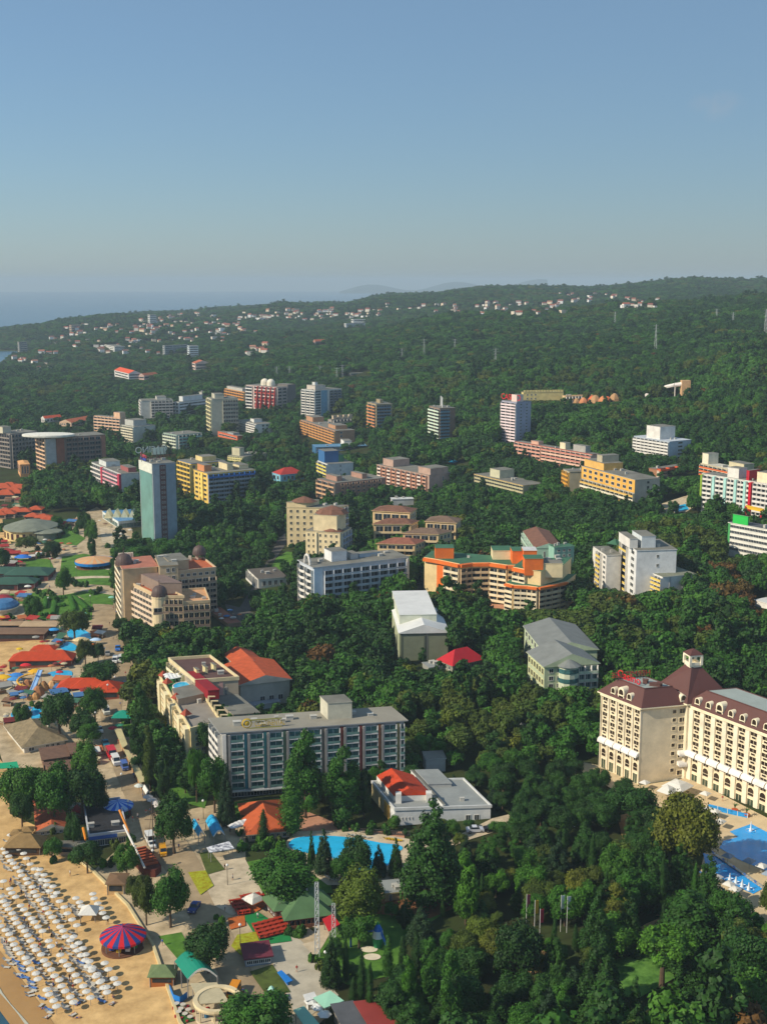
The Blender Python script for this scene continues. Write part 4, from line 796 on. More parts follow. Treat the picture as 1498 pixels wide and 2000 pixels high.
B('pavilion', 'bright red hip roofed pavilion beside the white roofed hall', (884, 1301, 1314), (943, 1288), (857, None), W('#8a8a78'), [(.1, .9, 'win', 1, 5)], [(.1, .9, 'win', 1, 3)], roof='hip', rmat=M('roof_crimson', '#b5202a', .7, .1), rh=4.5, vb=(1300, 1296, 1296), over=.8)
B('annex', 'low grey flat roofed annex in front of the red pavilion', (838, 1305, 1314), (882, 1300), (825, None), W('#8f9088'), [], [], vb=1304, rmat=M('roof_ash', '#8b8f8c', .9, .12))
gy = M('roof_slate', '#7b7e7a', .8, .12, .3)
r, (L, n, Rw, Bk, z0, zt) = B('hall', 'pale green school like hall with large grey roofs', (1063, 1303, 1368), (1168, 1297), (1031, 1275), W('#b9c29c'), [(.05, .35, 'win', 3, 2, dict(zr=(.3, .98))), (.62, .98, 'balc', 4, 3, dict(rail=W('#c2cbb0'), glass=GT)), (.56, .6, 'panel', 1, 1, dict(mat=W('#dcc58a'), t=.8))], [(.02, .98, 'win', 3, 6, dict(w=.6, h=.5, frame=W('#e6d9a0')))], roof='gable', rmat=gy, rh=4, vb=(1330, 1315, 1345), ridge='y', over=.6)
c = n + (Rw - n) * .44 - r.location; b = MB(); b.lathe([(3.6, -4), (3.6, zt - z0)], 12, c - Vector((0, 0, zt - z0)))
b.build('bay_wall', W('#c9cfb4'), r); b = MB(); b.lathe([(4.4, 0), (.2, 2.4)], 12, (c.x, c.y, zt - z0 + .3)); b.build('bay_roof', gy, r)
for k in range(2):
    b = MB(); b.lathe([(3.7, 0), (3.7, 1.6)], 12, (c.x, c.y, (zt - z0) * (.82 - .28 * k)), cap=False); b.build('window', GT, r)
B('wing', '', (1062, 1272, 1330), (1166, 1270), (1024, 1225), W('#aebb98'), [], [(.05, .95, 'win', 3, 6)], roof='gable', rmat=gy, rh=3, root=r, vb=(1290, 1275, 1300), ridge='y', over=.6, keep=True)
# pink cream hotel (left of centre) and orange roofed hall
ck = dict(slab=W('#ecdcae'), rail=[W('#ede2bd'), W('#e3cba0')], depth=1.2)
r, (L, n, Rw, Bk, z0, zt) = B('hotel', 'cream and pink hotel with roof terrace pool stepping down to the promenade lawn', (373, 1428, 1486), (432, 1414), (313, 1324), W('#e0cd9c'), [(.1, .5, 'win', 5, 2)], [(0, .98, 'balc', 6, 13, ck)] + [(t, t + .07, 'panel', 1, 1, dict(mat=W('#e6d8ae'), t=1.7, zr=(0, 1.06))) for t in (.08, .3, .52, .74, .92)], vb=(1390, 1474, 1474), rmat=W('#8c8478'), pent=[(.05, .95, .42, .62, 2.2, W('#b09a80'))], parapet=.9)
e = Rw - n; l = L - n; rl = r.location
q = [n + e * .08 + l * .62, n + e * .75 + l * .62, n + e * .75 + l * .97, n + e * .08 + l * .97]
b = MB(); b.prism([(p - rl).xy for p in q], zt - z0 + .3, zt - z0 + .42); b.build('terrace_turf', M('turf_green', '#1f7a35', .9, .15), r)
c = n + e * .5 + l * .7 - rl; b = MB(); b.lathe([(3.4, 0), (3.4, 1.1), (3.1, 1.1), (3.1, .9)], 16, (c.x, c.y, zt - z0 + .43), 0, 1, 1.2, cap=False); b.build('pool_wall', WH, r)
b = MB(); b.lathe([(3.1, .8), (3.1, .95)], 16, (c.x, c.y, zt - z0 + .43), 0, 1, 1.2); b.build('pool_water', POOL, r)
for i in range(10):
    c = n + e * (.15 + .12 * (i % 4)) + l * (.82 + .04 * (i // 4)) - rl; b = MB(); b.lathe([(1.3, 2.2), (.05, 2.8)], 8, (c.x, c.y, zt - z0 + .4), cap=False); b.tube((c.x, c.y, zt - z0 + .4), (c.x, c.y, zt - z0 + 2.6), .05); b.build('terrace_parasol', W('#dfe0dc'), r)
for t in (.2, .5, .8, .95):
    c = n + l * t + e * .08 - rl; b = MB(); b.lathe([(2.0, 0), (.1, 1.8)], 4, (c.x, c.y, zt - z0 + 1.6)); b.build('roof_turret', M('roof_brickred', '#9c4630', .8, .15), r)
# pergola line on the right roof edge
for i in range(12):
    c = Rw + (Bk - Rw) * (i / 12) - rl; b = MB(); b.box(-.25, .25, -.25, .25, 0, 2.6); b.box(-.2, 2.2, -.2, .2, 2.6, 2.9); b.build('pergola_post', W('#d8c49a'), r, (c.x, c.y, zt - z0 + .3))
_, A = B('wing', '', (382, 1334, 1408), (466, 1328), (331, 1291), W('#b8a890'), [(.68, .72, 'win', 2, 1, dict(w=1.2, h=.4)), (.55, .64, 'panel', 1, 1, dict(mat=W('#c99c92')))], [(.0, .6, 'balc', 5, 5, ck)], root=r, vb=(1345, 1380, 1380), rmat=M('roof_maroon', '#5e4540', .85, .15), parapet=1.0, trim=W('#d9c79c'), zb=z0, keep=False)
bx(r, A[0], A[1], A[2], A[3], .0, .25, -.45, .35, A[5] - 2, 3, M('roof_darkred', '#8c1f26', .8, .1), 'red_roof_pavilion', M('roof_darkred'))
for t in (.2, .45, .7): bx(r, A[0], A[1], A[2], A[3], t, t + .06, .2 + t * .3, .3 + t * .3, A[5] + .3, 2, W('#d9cb98'), 'chimney')
bx(r, A[0], A[1], A[2], A[3], .35, .95, -.75, -.02, z0, A[5] - z0 - 5, W('#a59a88'), 'stair_block')
r, D5 = B('hall', 'wide hall with two orange tiled gable roofs behind the cream hotel', (470, 1338, 1384), (566, 1330), (440, 1302), W('#b9b4a6'), [(.35, .9, 'win', 1, 3, dict(zr=(.1, .5)))], [], roof='gable', rmat=M('roof_orange3', '#b5532e', .85, .2, .6), rh=2.6, vb=(1372, 1330, 1368), over=.8)
B('wing', '', (470, 1306, 1350), (520, 1300), (441, 1280), W('#b5a895'), [], [], roof='gable', rmat=M('roof_orange3', '#b5532e', .85, .2, .6), rh=2.6, root=r, vb=1312, over=.8, keep=False)
B('garage', 'flat pale grey parking deck between the cream hotel and the orange roofed hall', (470, 1382, 1392), (548, 1370), (462, None), W('#a9adb0'), [], [], rmat=W('#8f949a'), vb=1388, vent=0)
# the grey long hotel
gl7 = dict(slab=W('#c9cccb'), rail=W('#5f827c'), rt='half', depth=1.3, zr=(.13, .97), glass=GT, frame=W('#c9cccb'))
segs = [(0, .02, 'panel', 1, 1, dict(mat=WH, t=1.2))]
cols = ['#3f8f9c', '#4a9a9a', '#6f8f74', '#8f887c', '#8f887c', '#b05a4c', '#b0584e', '#b8784f', '#8f8a60']
for k in range(9):
    u = .03 + k * .105
    segs += [(u, u + .012, 'panel', 1, 1, dict(mat=W('#8f8d88'), zr=(.13, .97), t=1.35)), (u + .013, u + .086, 'balc', 7, 1, gl7), (u + .088, u + .103, 'panel', 1, 1, dict(mat=W(cols[k]), zr=(.13, .97), t=.5, name='colour_strip'))]
segs += [(0, .97, 'panel', 1, 1, dict(mat=W('#b9bcba'), zr=(.105, .125), t=1.5)), (.01, .96, 'band', 1, 14, dict(zr=(0, .105), h=.7, zo=.1, mull=3)), (.975, 1, 'balc', 7, 1, gl7)]
r, (L, n, Rw, Bk, z0, zt) = B('hotel', 'long grey hotel with teal balconies and yellow rooftop lettering', (434, 1431, 1559), (789, 1407), (415, 1406), W('#9a9c9c'), segs, [(.02, .98, 'balc', 7, 3, dict(slab=WH, rail=WH, zr=(.12, .97)))], vb=(1492, 1550, 1516), pent=[(.6, .735, .35, .95, 5, W('#c2bda8'))], vent=9, rmat=M('roof_ash2', '#8f8a7c', .9, .15, .12), over=.9)
d = (Rw - n); a = math.atan2(d.y, d.x); ym = M('sign_yellow', '#c9a51e', .5, .1); yo = M('sign_olive', '#8f8a3c', .5, .1)
s = n + d * .14 + (L - n) * .1
q = text(r, 'CONTINENTAL', s + d * .125 + Vector((0, 0, .8)), a, 2.4, ym, label='yellow rooftop lettering'); q.scale = (.52, 1, 1)
b = MB(); b.box(-.5, 9, -.3, .0, 2.7, 2.95); b.box(-.5, 9, -.3, 0, .3, .5); q = s + d * .02 - r.location; b.build('sign_frame', yo, r, (q.x, q.y, zt - z0), a)
b = MB(); q = s - r.location
for (ra, rb) in ((1.5, 1.15), (.8, .1)):
    for k in range(20):
        a0, a1 = k * .31416, (k + 1) * .31416
        b.quad([(ra * math.cos(a0), 0, ra * math.sin(a0)), (ra * math.cos(a1), 0, ra * math.sin(a1)), (rb * math.cos(a1), -.2, rb * math.sin(a1)), (rb * math.cos(a0), -.2, rb * math.sin(a0))][::-1])
b.build('sign_logo', ym, r, (q.x, q.y, zt - z0 + 1.9), a)
# pool restaurant
r, (L, n, Rw, Bk, z0, zt) = B('restaurant', 'flat roofed white restaurant with red gabled middle beside the kidney pool', (771, 1583, 1613), (958, 1577), (727, 1530), W('#d0d2d0'), [(.06, .2, 'win', 1, 4, dict(w=.25, h=.2, zr=(.2, .9))), (.72, .9, 'win', 1, 2, dict(w=.5, h=.4, zr=(0, .8)))], [(.0, .5, 'panel', 1, 1, dict(mat=W('#c9b98a'))), (.6, .8, 'panel', 1, 1, dict(mat=W('#d0a24a'), t=.5))], vb=(1606, 1590, 1600), rmat=M('roof_ash', '#8b8f8c'), trim=W('#c9cac6'), parapet=.5)
e = Rw - n; l = L - n; rl = r.location
qs = [n + e * .06 + l * .28, n + e * .46 + l * .28, n + e * .46 + l * 1.05, n + e * .06 + l * 1.05]; q = [(p - rl).xy for p in qs]
b = MB(); b.prism(q, zt - z0, zt - z0 + 1.8); b.build('red_hall_wall', W('#d6d4cc'), r)
b = MB(); m0 = (q[0] * .6 + q[1] * .4); m1 = (q[3] * .6 + q[2] * .4); h0 = zt - z0 + 1.9; h1 = h0 + 2.2
b.quad([(*q[0], h0), (*m0, h1), (*m1, h1), (*q[3], h0)]); b.quad([(*m0, h1), (*q[1], h0), (*q[2], h0), (*m1, h1)]); b.quad([(*q[0], h0), (*q[1], h0), (*m0, h1)]); b.quad([(*q[3], h0), (*m1, h1), (*q[2], h0)])
b.build('red_roof', M('roof_redtile', '#b8401f', .85, .15, .6), r)
for t in (.1, .42):
    b = MB(); c = n + e * t + l * .25 - rl; b.box(-.8, .8, -1, 1, 0, 3); b.build('roof_vent', WH, r, (c.x, c.y, zt - z0))
bx(r, L, n, Rw, Bk, .5, .52, .0, 1.3, zt, 1.2, W('#cfcfca'), 'fire_wall'); bx(r, L, n, Rw, Bk, .55, .8, .75, 1.3, zt - 2, 3.2, W('#a9a9a4'), 'raised_roof', M('roof_ash'))
B('service_block', 'pale grey plant room at the right end of the long grey hotel', (832, 1484, 1510), (870, 1482), (826, None), W('#b9b9b2'), [], [], vb=1512, vent=0)
# ------------------------------------------------------------------ big hotel at right
r, (L, n, Rw, Bk, z0, zt) = B('hotel', 'large cream hotel with maroon mansard roofs and lantern tower at right', (1253, 1384, 1533), (1343, 1376), (1175, 1353), W('#e3d3b3'), [], [], roof='none', vb=(1524, 1495, 1510), keep=False)
MA = M('roof_maroon_metal', '#5d3a34', .6, .08, .3); CR = W('#ecdfc4'); rl = r.location; e = (Rw - n); l = (L - n); WD = e.length; LD = l.length; eu, lu = e.normalized(), l.normalized()
winm = dict(frame=W('#f2e2bf'), glass=GLASS('window_brown', (.04, .025, .015), .2))
def wingface(p0, p1, nb, u0=.0, u1=1.0):
    fs = []
    for sgm in ((.30, .93, 6, .34, .5),):
        fs.append((u0, u1, 'win', 6, nb, dict(zr=(.36, .975), w=.56, h=.47, zo=.45, **winm)))
        fs.append((u0, u1, 'win', 6, nb, dict(zr=(.36, .975), w=.34, h=.24, zo=.1, mull=0, **winm)))
    fs.append((u0, u1, 'win', 1, nb, dict(zr=(.29, .36), w=.46, h=.62, zo=.1, **winm)))
    fs.append((u0, u1, 'win', 1, nb, dict(zr=(.16, .29), w=.5, h=.8, zo=.08, arch=True, **winm)))
    fs.append((u0, u1, 'win', 1, nb, dict(zr=(0, .155), w=.5, h=.82, zo=.02, frame=W('#f2e2bf'), glass=M('window_green', '#3c4a3a', .2, .4, .5, .5))))
    for k in range(nb + 1):
        u = u0 + (u1 - u0) * k / nb; fs.append((max(0, u - .012), min(1, u + .012), 'panel', 1, 1, dict(mat=CR, t=.35, name='pilaster')))
    fs.append((u0, u1, 'panel', 1, 1, dict(mat=W('#f3e4c0'), zr=(.975, 1), t=.7, name='cornice')))
    face(r, p0, p1, z0, zt, fs)
def awnings(p0, p1, nb, zr):
    d = (p1 - p0); ang = math.atan2(d.y, d.x); bw = d.length / nb; z = z0 + (zt - z0) * zr
    b = MB(); a = bw * .46; N = 6; prev = None
    for k in range(N + 1):
        t = math.pi / 2 * k / N; cur = (-.1 - 1.35 * math.sin(t), 1.15 * math.cos(t))
        if prev: b.quad([(-a, cur[0], cur[1]), (a, cur[0], cur[1]), (a, prev[0], prev[1]), (-a, prev[0], prev[1])])
        prev = cur
    pts = [(-.1 - 1.35 * math.sin(math.pi / 2 * k / N), 1.15 * math.cos(math.pi / 2 * k / N)) for k in range(N + 1)] + [(-.1, 0)]
    b.quad([(-a, p[0], p[1]) for p in pts]); b.quad([(a, p[0], p[1]) for p in pts][::-1]); b.quad([(-a, -1.45, 0), (a, -1.45, 0), (a, -1.45, -.3), (-a, -1.45, -.3)][::-1])
    me = b.mesh('awning', W('#ece6dc'))
    for k in range(nb): c = p0 + d * ((k + .5) / nb); put(r, 'awning', me, (c.x, c.y, z), ang)
def dormers(p0, p1, nb, big, zoff):
    d = (p1 - p0); ang = math.atan2(d.y, d.x)
    for k in range(nb):
        s = 1.35 if k in big else 1.0; w = .92 * s; hh = 2.8 * s; c = p0 + d * ((k + .5) / nb) - rl; b = MB(); N = 8; hc = hh - w
        zb = -1.3 if k in big else .0
        pts = [(w, zb)] + [(w * math.cos(math.pi * i / N), hc + w * math.sin(math.pi * i / N)) for i in range(N + 1)] + [(-w, zb)]
        n0 = len(pts)
        b.quad([(x, -.3, z) for x, z in pts], 0)
        for i in range(n0 - 1): p, q = pts[i], pts[i + 1]; b.quad([(p[0], -.3, p[1]), (p[0], 3.2, p[1]), (q[0], 3.2, q[1]), (q[0], -.3, q[1])], 0)
        pg = [(x * .7, -.36, zb + .35 + (z - zb) * .8) for x, z in pts]; b.box(-w, w, -.46, -.4, .9 * s, 1.15 * s, 0)
        dm = b.build('dormer', W('#f2e4c2'), r, (c.x, c.y, zoff - rl.z), ang); b = MB(); b.quad(pg); b.build('pane', winm['glass'], dm)
wingface(L, n, 5); awnings(L, n, 5, .375)
face(r, n, Rw, z0, zt, [(.64, .78, 'win', 8, 1, dict(w=.55, h=.42, zr=(.1, .98), mull=0, **winm)), (.78, 1, 'win', 8, 1, dict(w=.62, h=.5, zr=(.05, .98), **winm)), (0, 1, 'panel', 1, 1, dict(mat=W('#d9bd92'), zr=(.985, 1), t=.5, name='cornice'))])
awnings(n + e * .8, Rw, 1, .36); awnings(n + e * .8, Rw, 1, .22)
def mansard(q, zb, h, inn, top, name='roof'):
    qq = [(p - rl).xy for p in q]; out = inset(qq, -.8); ii = inset(qq, inn); b = MB(); b.prism(out, zb - rl.z, zb - rl.z + .35, 2)
    m = len(out); z1 = zb - rl.z + .35
    for i in range(m): b.quad([(*out[i], z1), (*out[(i + 1) % m], z1), (*ii[(i + 1) % m], z1 + h), (*ii[i], z1 + h)], 0)
    b.quad([(*p, z1 + h) for p in ii], 1)
    for i in range(m):
        a_, c_ = ii[i], ii[(i + 1) % m]; dd = (c_ - a_); 
        if dd.length > 1: b.tube((*a_, z1 + h), (*c_, z1 + h), .22, .22, 4, 0)
    return b.build(name, [MA, top, W('#f3e4c0')], r)
RT = M('roof_deck_grey', '#9aa39c', .85, .1, .2)
mansard([n, Rw, Rw + l, L], zt, 4.5, 2.7, RT)
dormers(L, n, 5, (2,), zt + .2) if False else None
dL = (n - L); dormers(L + dL * .2, L + dL * .8, 3, (1,), zt + .3)
dormers(n + e * .8, n + e * .97, 1, (), zt + .3)
# tower with pyramid and lantern at the joint, long wing towards the camera right
T0 = Rw - lu * 1.0; tq = [T0 - eu * 1.0, T0 + eu * 12, T0 + eu * 12 + lu * 13, T0 - eu * 1.0 + lu * 13]
b = MB(); b.prism([(p - rl).xy for p in tq], -3, zt - z0 + .4); b.build('tower_wall', W('#e3d3b3'), r)
qq = [(p - rl).xy for p in tq]; out = inset(qq, -.9); cc = sum(qq, Vector((0, 0))) / 4; b = MB(); zz1 = zt - z0 + .4; ii = [cc + (p - cc).normalized() * 2.2 for p in out]
b.prism(out, zz1, zz1 + .4, 1)
for i in range(4): b.quad([(*out[i], zz1 + .4), (*out[(i + 1) % 4], zz1 + .4), (*ii[(i + 1) % 4], zz1 + 9.5), (*ii[i], zz1 + 9.5)], 0)
b.build('tower_roof', [MA, W('#f3e4c0')], r)
b = MB(); s = 1.75; zl = zz1 + 9.3
b.box(-s, s, -s, s, 0, .6)
for sx in (-1, 1):
    for sy in (-1, 1): b.box(sx * s - .35, sx * s + .35, sy * s - .35, sy * s + .35, .6, 3.2)
b.box(-s - .3, s + .3, -s - .3, s + .3, 3.2, 3.7)
for sx in (-1, 1): b.box(sx * s - .2, sx * s + .2, -s, s, .6, 1.4); b.box(-s, s, sx * s - .2, sx * s + .2, .6, 1.4)
b.build('lantern', W('#f0e4c8'), r, (*cc, zl), math.atan2(eu.y, eu.x))
b = MB(); b.lathe([(s * 1.75, 0), (s * .9, .9), (.1, 1.5)], 4, (0, 0, 3.7)); b.build('lantern_roof', MA, r, (*cc, zl), math.atan2(eu.y, eu.x) + math.pi / 4)
X0 = Rw + eu * .0 - lu * .4; w2L = X0; w2N = X0 - lu * 62
q = [w2N, w2N + eu * 15, w2L + eu * 15, w2L]
b = MB(); b.prism([(p - rl).xy for p in q], -8, zt - z0); b.build('wing_wall', W('#e3d3b3'), r)
NBAY = 15; wingface(w2L, w2N, NBAY, .02, 1); awnings(w2L, w2N, NBAY, .375)
mansard(q, zt, 4.5, 2.7, RT, 'wing_roof'); dd = w2N - w2L
dormers(w2L + dd * .02, w2N, NBAY, (2, 7, 11), zt + .3)
FOOT.append(grow([p.xy for p in q], 4)); FOOT.append([(p.x, p.y) for p in (n - lu * 16 - eu * 2, n - lu * 2 - eu * 8, L - eu * 8, L - eu * 1, n, Rw, w2N, w2N - eu * 12, Rw - lu * 8 - eu * 14)]); KEEP += [(1175, 1253, 1498, 1528, n.y), (1253, 1350, 1545, 1545, n.y), (1350, 1498, 1540, 1605, n.y - 30)]
rdl = M('red_letters', '#d2202a', .5, 0); p0 = L + eu * 3.4 + lu * -2.5
text(r, 'Casino', (L * .62 + n * .38) + eu * 3.6 + Vector((0, 0, 5.1)), math.atan2(dL.y, dL.x), 3.4, rdl, label='red script letters reading Casino')
text(r, 'HERMITAGE', L - lu * 3.4 + e * .45 + Vector((0, 0, 5.4)), math.atan2(e.y, e.x) + math.pi, 2.3, M('letter_rust', '#a8402f', .5, .1), label='red letters seen from behind')
b = MB()
for i in range(10):
    c = L - lu * 3.0 + e * (.15 + .065 * i) - rl; b.tube((c.x, c.y, zt - z0 + 4.8), (c.x, c.y, zt - z0 + 7.4), .09); b.tube((c.x, c.y, zt - z0 + 7), (c.x - lu.x * 1.4, c.y - lu.y * 1.4, zt - z0 + 4.8), .08)
b.build('sign_frame', M('steel_dark', '#4a4744', .6, .1), r)
clutter(r, L - lu * 4 + eu * 4, n + eu * 4 + lu * 4, Rw - eu * 4, zt + 4.85, 5, 99, W('#6b4a42'))
# ------------------------------------------------------------------ beach
WHT = M('parasol_white', '#d3d0c6', .85, .08, 2); POLE = M('pole_grey', '#8c8a85', .6, .1); BLU = M('lounger_blue', '#5d83bd', .7, .1); WPL = M('lounger_white', '#c4beb0', .6, .06)
def parasol_proto(name, r, h, mat, n=10, drop=.55):
    t = thing(name, 'x', name.split('_')[-1])
    b = MB(); b.lathe([(r, h), (r * .55, h + drop * .62), (.06, h + drop)], n, cap=False); b.lathe([(r, h - .09), (r, h)], n, cap=False); c = b.build('canopy', mat, t)
    b = MB(); b.tube((0, 0, -.2), (0, 0, h + drop + .15), .05, .04, 6); b.build('pole', POLE, t); return t
def lounger_mesh(m):
    b = MB(); b.box(-.32, .32, -.95, .35, .28, .36, 0); b.quad([(-.32, .35, .36), (.32, .35, .36), (.32, .95, .75), (-.32, .95, .75)]); b.quad([(-.32, .35, .3), (.32, .35, .3), (.32, .95, .69), (-.32, .95, .69)][::-1])
    for x in (-.28, .28):
        for y in (-.85, .3): b.box(x - .03, x + .03, y - .03, y + .03, -.05, .28, 0)
    return b.mesh('sun_lounger', [m])
LB, LW = lounger_mesh(BLU), lounger_mesh(WPL)
proto = parasol_proto('beach_parasol', .92, 1.9, WHT, 9, .2); first = True
rowpx = [((41, 1847), (112, 1949), 11, 9), ((59, 1824), (143, 1945), 13, 13), ((88, 1817), (179, 1937), 13, 13), ((110, 1791), (211, 1931), 15, 18), ((83, 1709), (150, 1800), 9, 9), ((145, 1821), (206, 1921), 9, 0), ((78, 1690), (110, 1735), 5, 0), ((151, 1747), (161, 1763), 3, 0), ((180, 1742), (207, 1787), 6, 0), ((204, 1875), (210, 1887), 2, 0), ((225, 1905), (231, 1914), 2, 0)]
rnd = random.Random(11); np_ = 0; lng = 0; lab_l = {}
for ri, (a, c, n, ext) in enumerate(rowpx):
    p0 = at_z(*a, 4.3); p1 = at_z(*c, 4.3); st = (p1 - p0) / (n - 1); k = 0; ang = math.atan2(st.y, st.x)
    for i in range(-ext, n):
        p = p0 + st * i + Vector((rnd.uniform(-.25, .25), rnd.uniform(-.25, .25), 0)); p.z = ground(p.x, p.y) + .08
        px, py = proj(*p)
        if px < -8 or py < 1560: continue
        if rnd.random() < .05 and ri < 5: continue
        lab = f'{ordw(k)} white beach parasol from the far end of {["the row nearest the sea", "the second row", "the third row", "the fourth row", "the fifth row", "the short sixth row", "the short upper row", "the group of three", "the wall side group of six", "the pair below the carousel", "the outermost low pair"][ri]}'
        rz = rnd.uniform(0, 1)
        if first: proto.location = p; proto['label'] = lab; proto['group'] = 'white beach parasols'; q = proto; first = False
        else: q = dup(proto, p, rz, lab)
        np_ += 1
        if lng < 290 and ri != 8:
            for s in ((0, 1) if rnd.random() < .35 else (0,) if rnd.random() < .8 else ()):
                blue = (ri == 0 and i > -1 and s == 0) or (ri in (1, 2, 3) and i > n - 2) or rnd.random() < .04
                off = Vector((-1.0, -.55, 0)) + Vector((.35, -.95, 0)) * s
                pp = p + off; pp.z = ground(pp.x, pp.y) + .1
                o = link('sun_lounger', LB if blue else LW, None, pp, R(70) + rnd.uniform(-.1, .1))
                tag(o, f'{"blue" if blue else "white"} lounger, {"right" if s == 0 else "left"} one beside the {ordw(k)} parasol in {["the row nearest the sea", "row two", "row three", "row four", "row five", "row six", "the upper row", "the three", "", "the carousel pair", "the outermost pair"][ri]}', 'sun lounger', 'sun loungers on the sand'); lng += 1
        k += 1
for i, (px, py) in enumerate([(14, 1878), (22, 1886), (12, 1892), (36, 1906), (44, 1912), (52, 1930), (60, 1948), (58, 1942), (40, 1910), (150, 1964), (142, 1986), (92, 1990), (218, 1964), (80, 1968)]):
    p = gnd(px, py); o = link('sun_lounger', [LW, LW, LW, LW, BLU and LB][i % 5], None, p + Vector((0, 0, .1)), R(70 + i * 7)); tag(o, f'{"blue" if i % 5 == 4 else "white"} sun lounger without parasol, {ordw(i)} of those set apart near the water', 'sun lounger', 'sun loungers set apart')
# white square tent, small blue vehicle, beach huts
def pavilion(name, label, px, py, w, d, h, rh, rm, wm=None, rz=0, cat='kiosk', posts=True, lantern=False):
    g = gnd(px, py); t = thing(name, label, cat, g, rz); b = MB(); ov = .5
    x, y = w / 2 + ov, d / 2 + ov; b.box(-x, x, -y, y, h - .12, h, 1)
    k = min(w, d) / 2; rx, ry = max(w / 2 - k, .05), max(d / 2 - k, .05)
    A = [(-x, -y, h), (x, -y, h), (x, y, h), (-x, y, h)]; E = [(-rx, -ry, h + rh), (rx, -ry, h + rh), (rx, ry, h + rh), (-rx, ry, h + rh)]
    for i in range(4): b.quad([A[i], A[(i + 1) % 4], E[(i + 1) % 4], E[i]], 0)
    b.quad(E, 0); b.build('roof', [rm, rm], t)
    if wm: b = MB(); b.box(-w / 2, w / 2, -d / 2, d / 2, -1, h - .15); b.build('wall', wm, t); b = MB(); b.box(-w * .4, w * .4, -d / 2 - .08, -d / 2, 1, h - .6); b.build('window', GD, t)
    if posts:
        for sx in (-1, 1):
            for sy in (-1, 1): b = MB(); b.tube((sx * w / 2, sy * d / 2, -1), (sx * w / 2, sy * d / 2, h), .1); b.build('post', POLE, t)
    FOOT.append([(g.x + sx * (w / 2 + 1.5), g.y + sy * (d / 2 + 1.5)) for sx, sy in ((-1, -1), (1, -1), (1, 1), (-1, 1))])
    return t
pavilion('tent', 'white square tent among the beach parasols', 176, 1795, 3.4, 3.4, 2.2, 1.5, WHT)
thatch = M('thatch', '#8a7048', .95, .2, .8); wood = W('#a5622f')
pavilion('beach_bar', 'thatched beach bar at the top of the sand', 52, 1662, 9, 6, 2.6, 2.4, thatch, W('#5c4430'), cat='bar'); KEEP.append((28, 80, 1660, 1660, gnd(52, 1668).y))
for i, (px, py) in enumerate([(38, 1640), (56, 1645), (50, 1630)]): pavilion('thatched_sunshade', f'thatched sunshade behind the beach bar, {ordw(i)} from the left', [36, 46, 56][i], [1640, 1645, 1634][i], 2.6, 2.6, 2.2, .8, thatch, cat='sunshade')
pavilion('beach_hut', 'wooden hut with faded green hip roof at the lower beach wall', 320, 1917, 5, 4, 2.5, 1.5, M('roof_moss', '#6a7a52', .9, .2, .5), wood)
pavilion('shed', 'white and brown shed behind the upper beach', 138, 1666, 10, 3, 2.6, .4, RG, W('#b09a80'))
# striped carousel tent on the sand
def carousel(label, px, py, r, h, rh, cols, n=20):
    g = gnd(px, py); t = thing('carousel', label, 'carousel', g); b = MB()
    b.lathe([(r, h - .5), (r, h), (r * .5, h + rh * .58), (.3, h + rh), (.05, h + rh + .9)], n, cap=False, mf=lambda q, j: j % len(cols)); b.build('canopy', cols, t)
    b = MB(); b.lathe([(r * .95, -.5), (r * .95, .35)], n); b.build('platform', W('#6f4a35'), t)
    b = MB(); b.lathe([(1.2, .3), (1.2, h + rh * .8)], 10); b.build('centre_column', W('#b9a58a'), t)
    for i in range(8):
        a = i * math.pi / 4; b = MB(); b.tube((r * .86 * math.cos(a), r * .86 * math.sin(a), .3), (r * .86 * math.cos(a), r * .86 * math.sin(a), h), .1); b.build('post', POLE, t)
    for i in range(10):
        a = i * .628 + .2; b = MB(); x, y = r * .62 * math.cos(a), r * .62 * math.sin(a); b.box(x - .5, x + .5, y - .3, y + .3, .7, 1.3); b.box(x + .3, x + .6, y - .15, y + .15, 1.2, 1.9); b.build('ride_seat', W(['#c33a2a', '#2f5fb0', '#d9b52f', '#d9d4c8', '#3c8a55'][i % 5]), t)
    FOOT.append([(g.x + (r + 2) * math.cos(k), g.y + (r + 2) * math.sin(k)) for k in np.linspace(0, 6.28, 13)[:-1]]); KEEP.append((px - r * 8, px + r * 8, py - 2, py - 2, g.y - r)); return t
carousel('red and blue striped carousel on the sand', 242, 1850, 5.2, 3.0, 2.0, [M('tent_red', '#c81e28', .7, .06), M('tent_blue', '#25407f', .7, .06)], 24)
carousel('blue and white striped carousel behind the dark roofed bar', 232, 1592, 4.3, 3.0, 1.2, [M('tent_skyblue', '#1f62c4', .7, .06), M('tent_pale', '#9cb9dc', .7, .06)], 20)
r = carousel('wide orange and blue merry go round in the gardens', 186, 1106, 10, 3.4, 1.6, [M('tent_orange', '#d99a62', .7, .08), M('tent_peach', '#c9aa80', .7, .08)], 26)
b = MB(); b.lathe([(10.1, 1.9), (10.3, 3.4)], 26, cap=False); b.build('fascia', M('fascia_blue', '#1f7fd0', .6, .06), r)
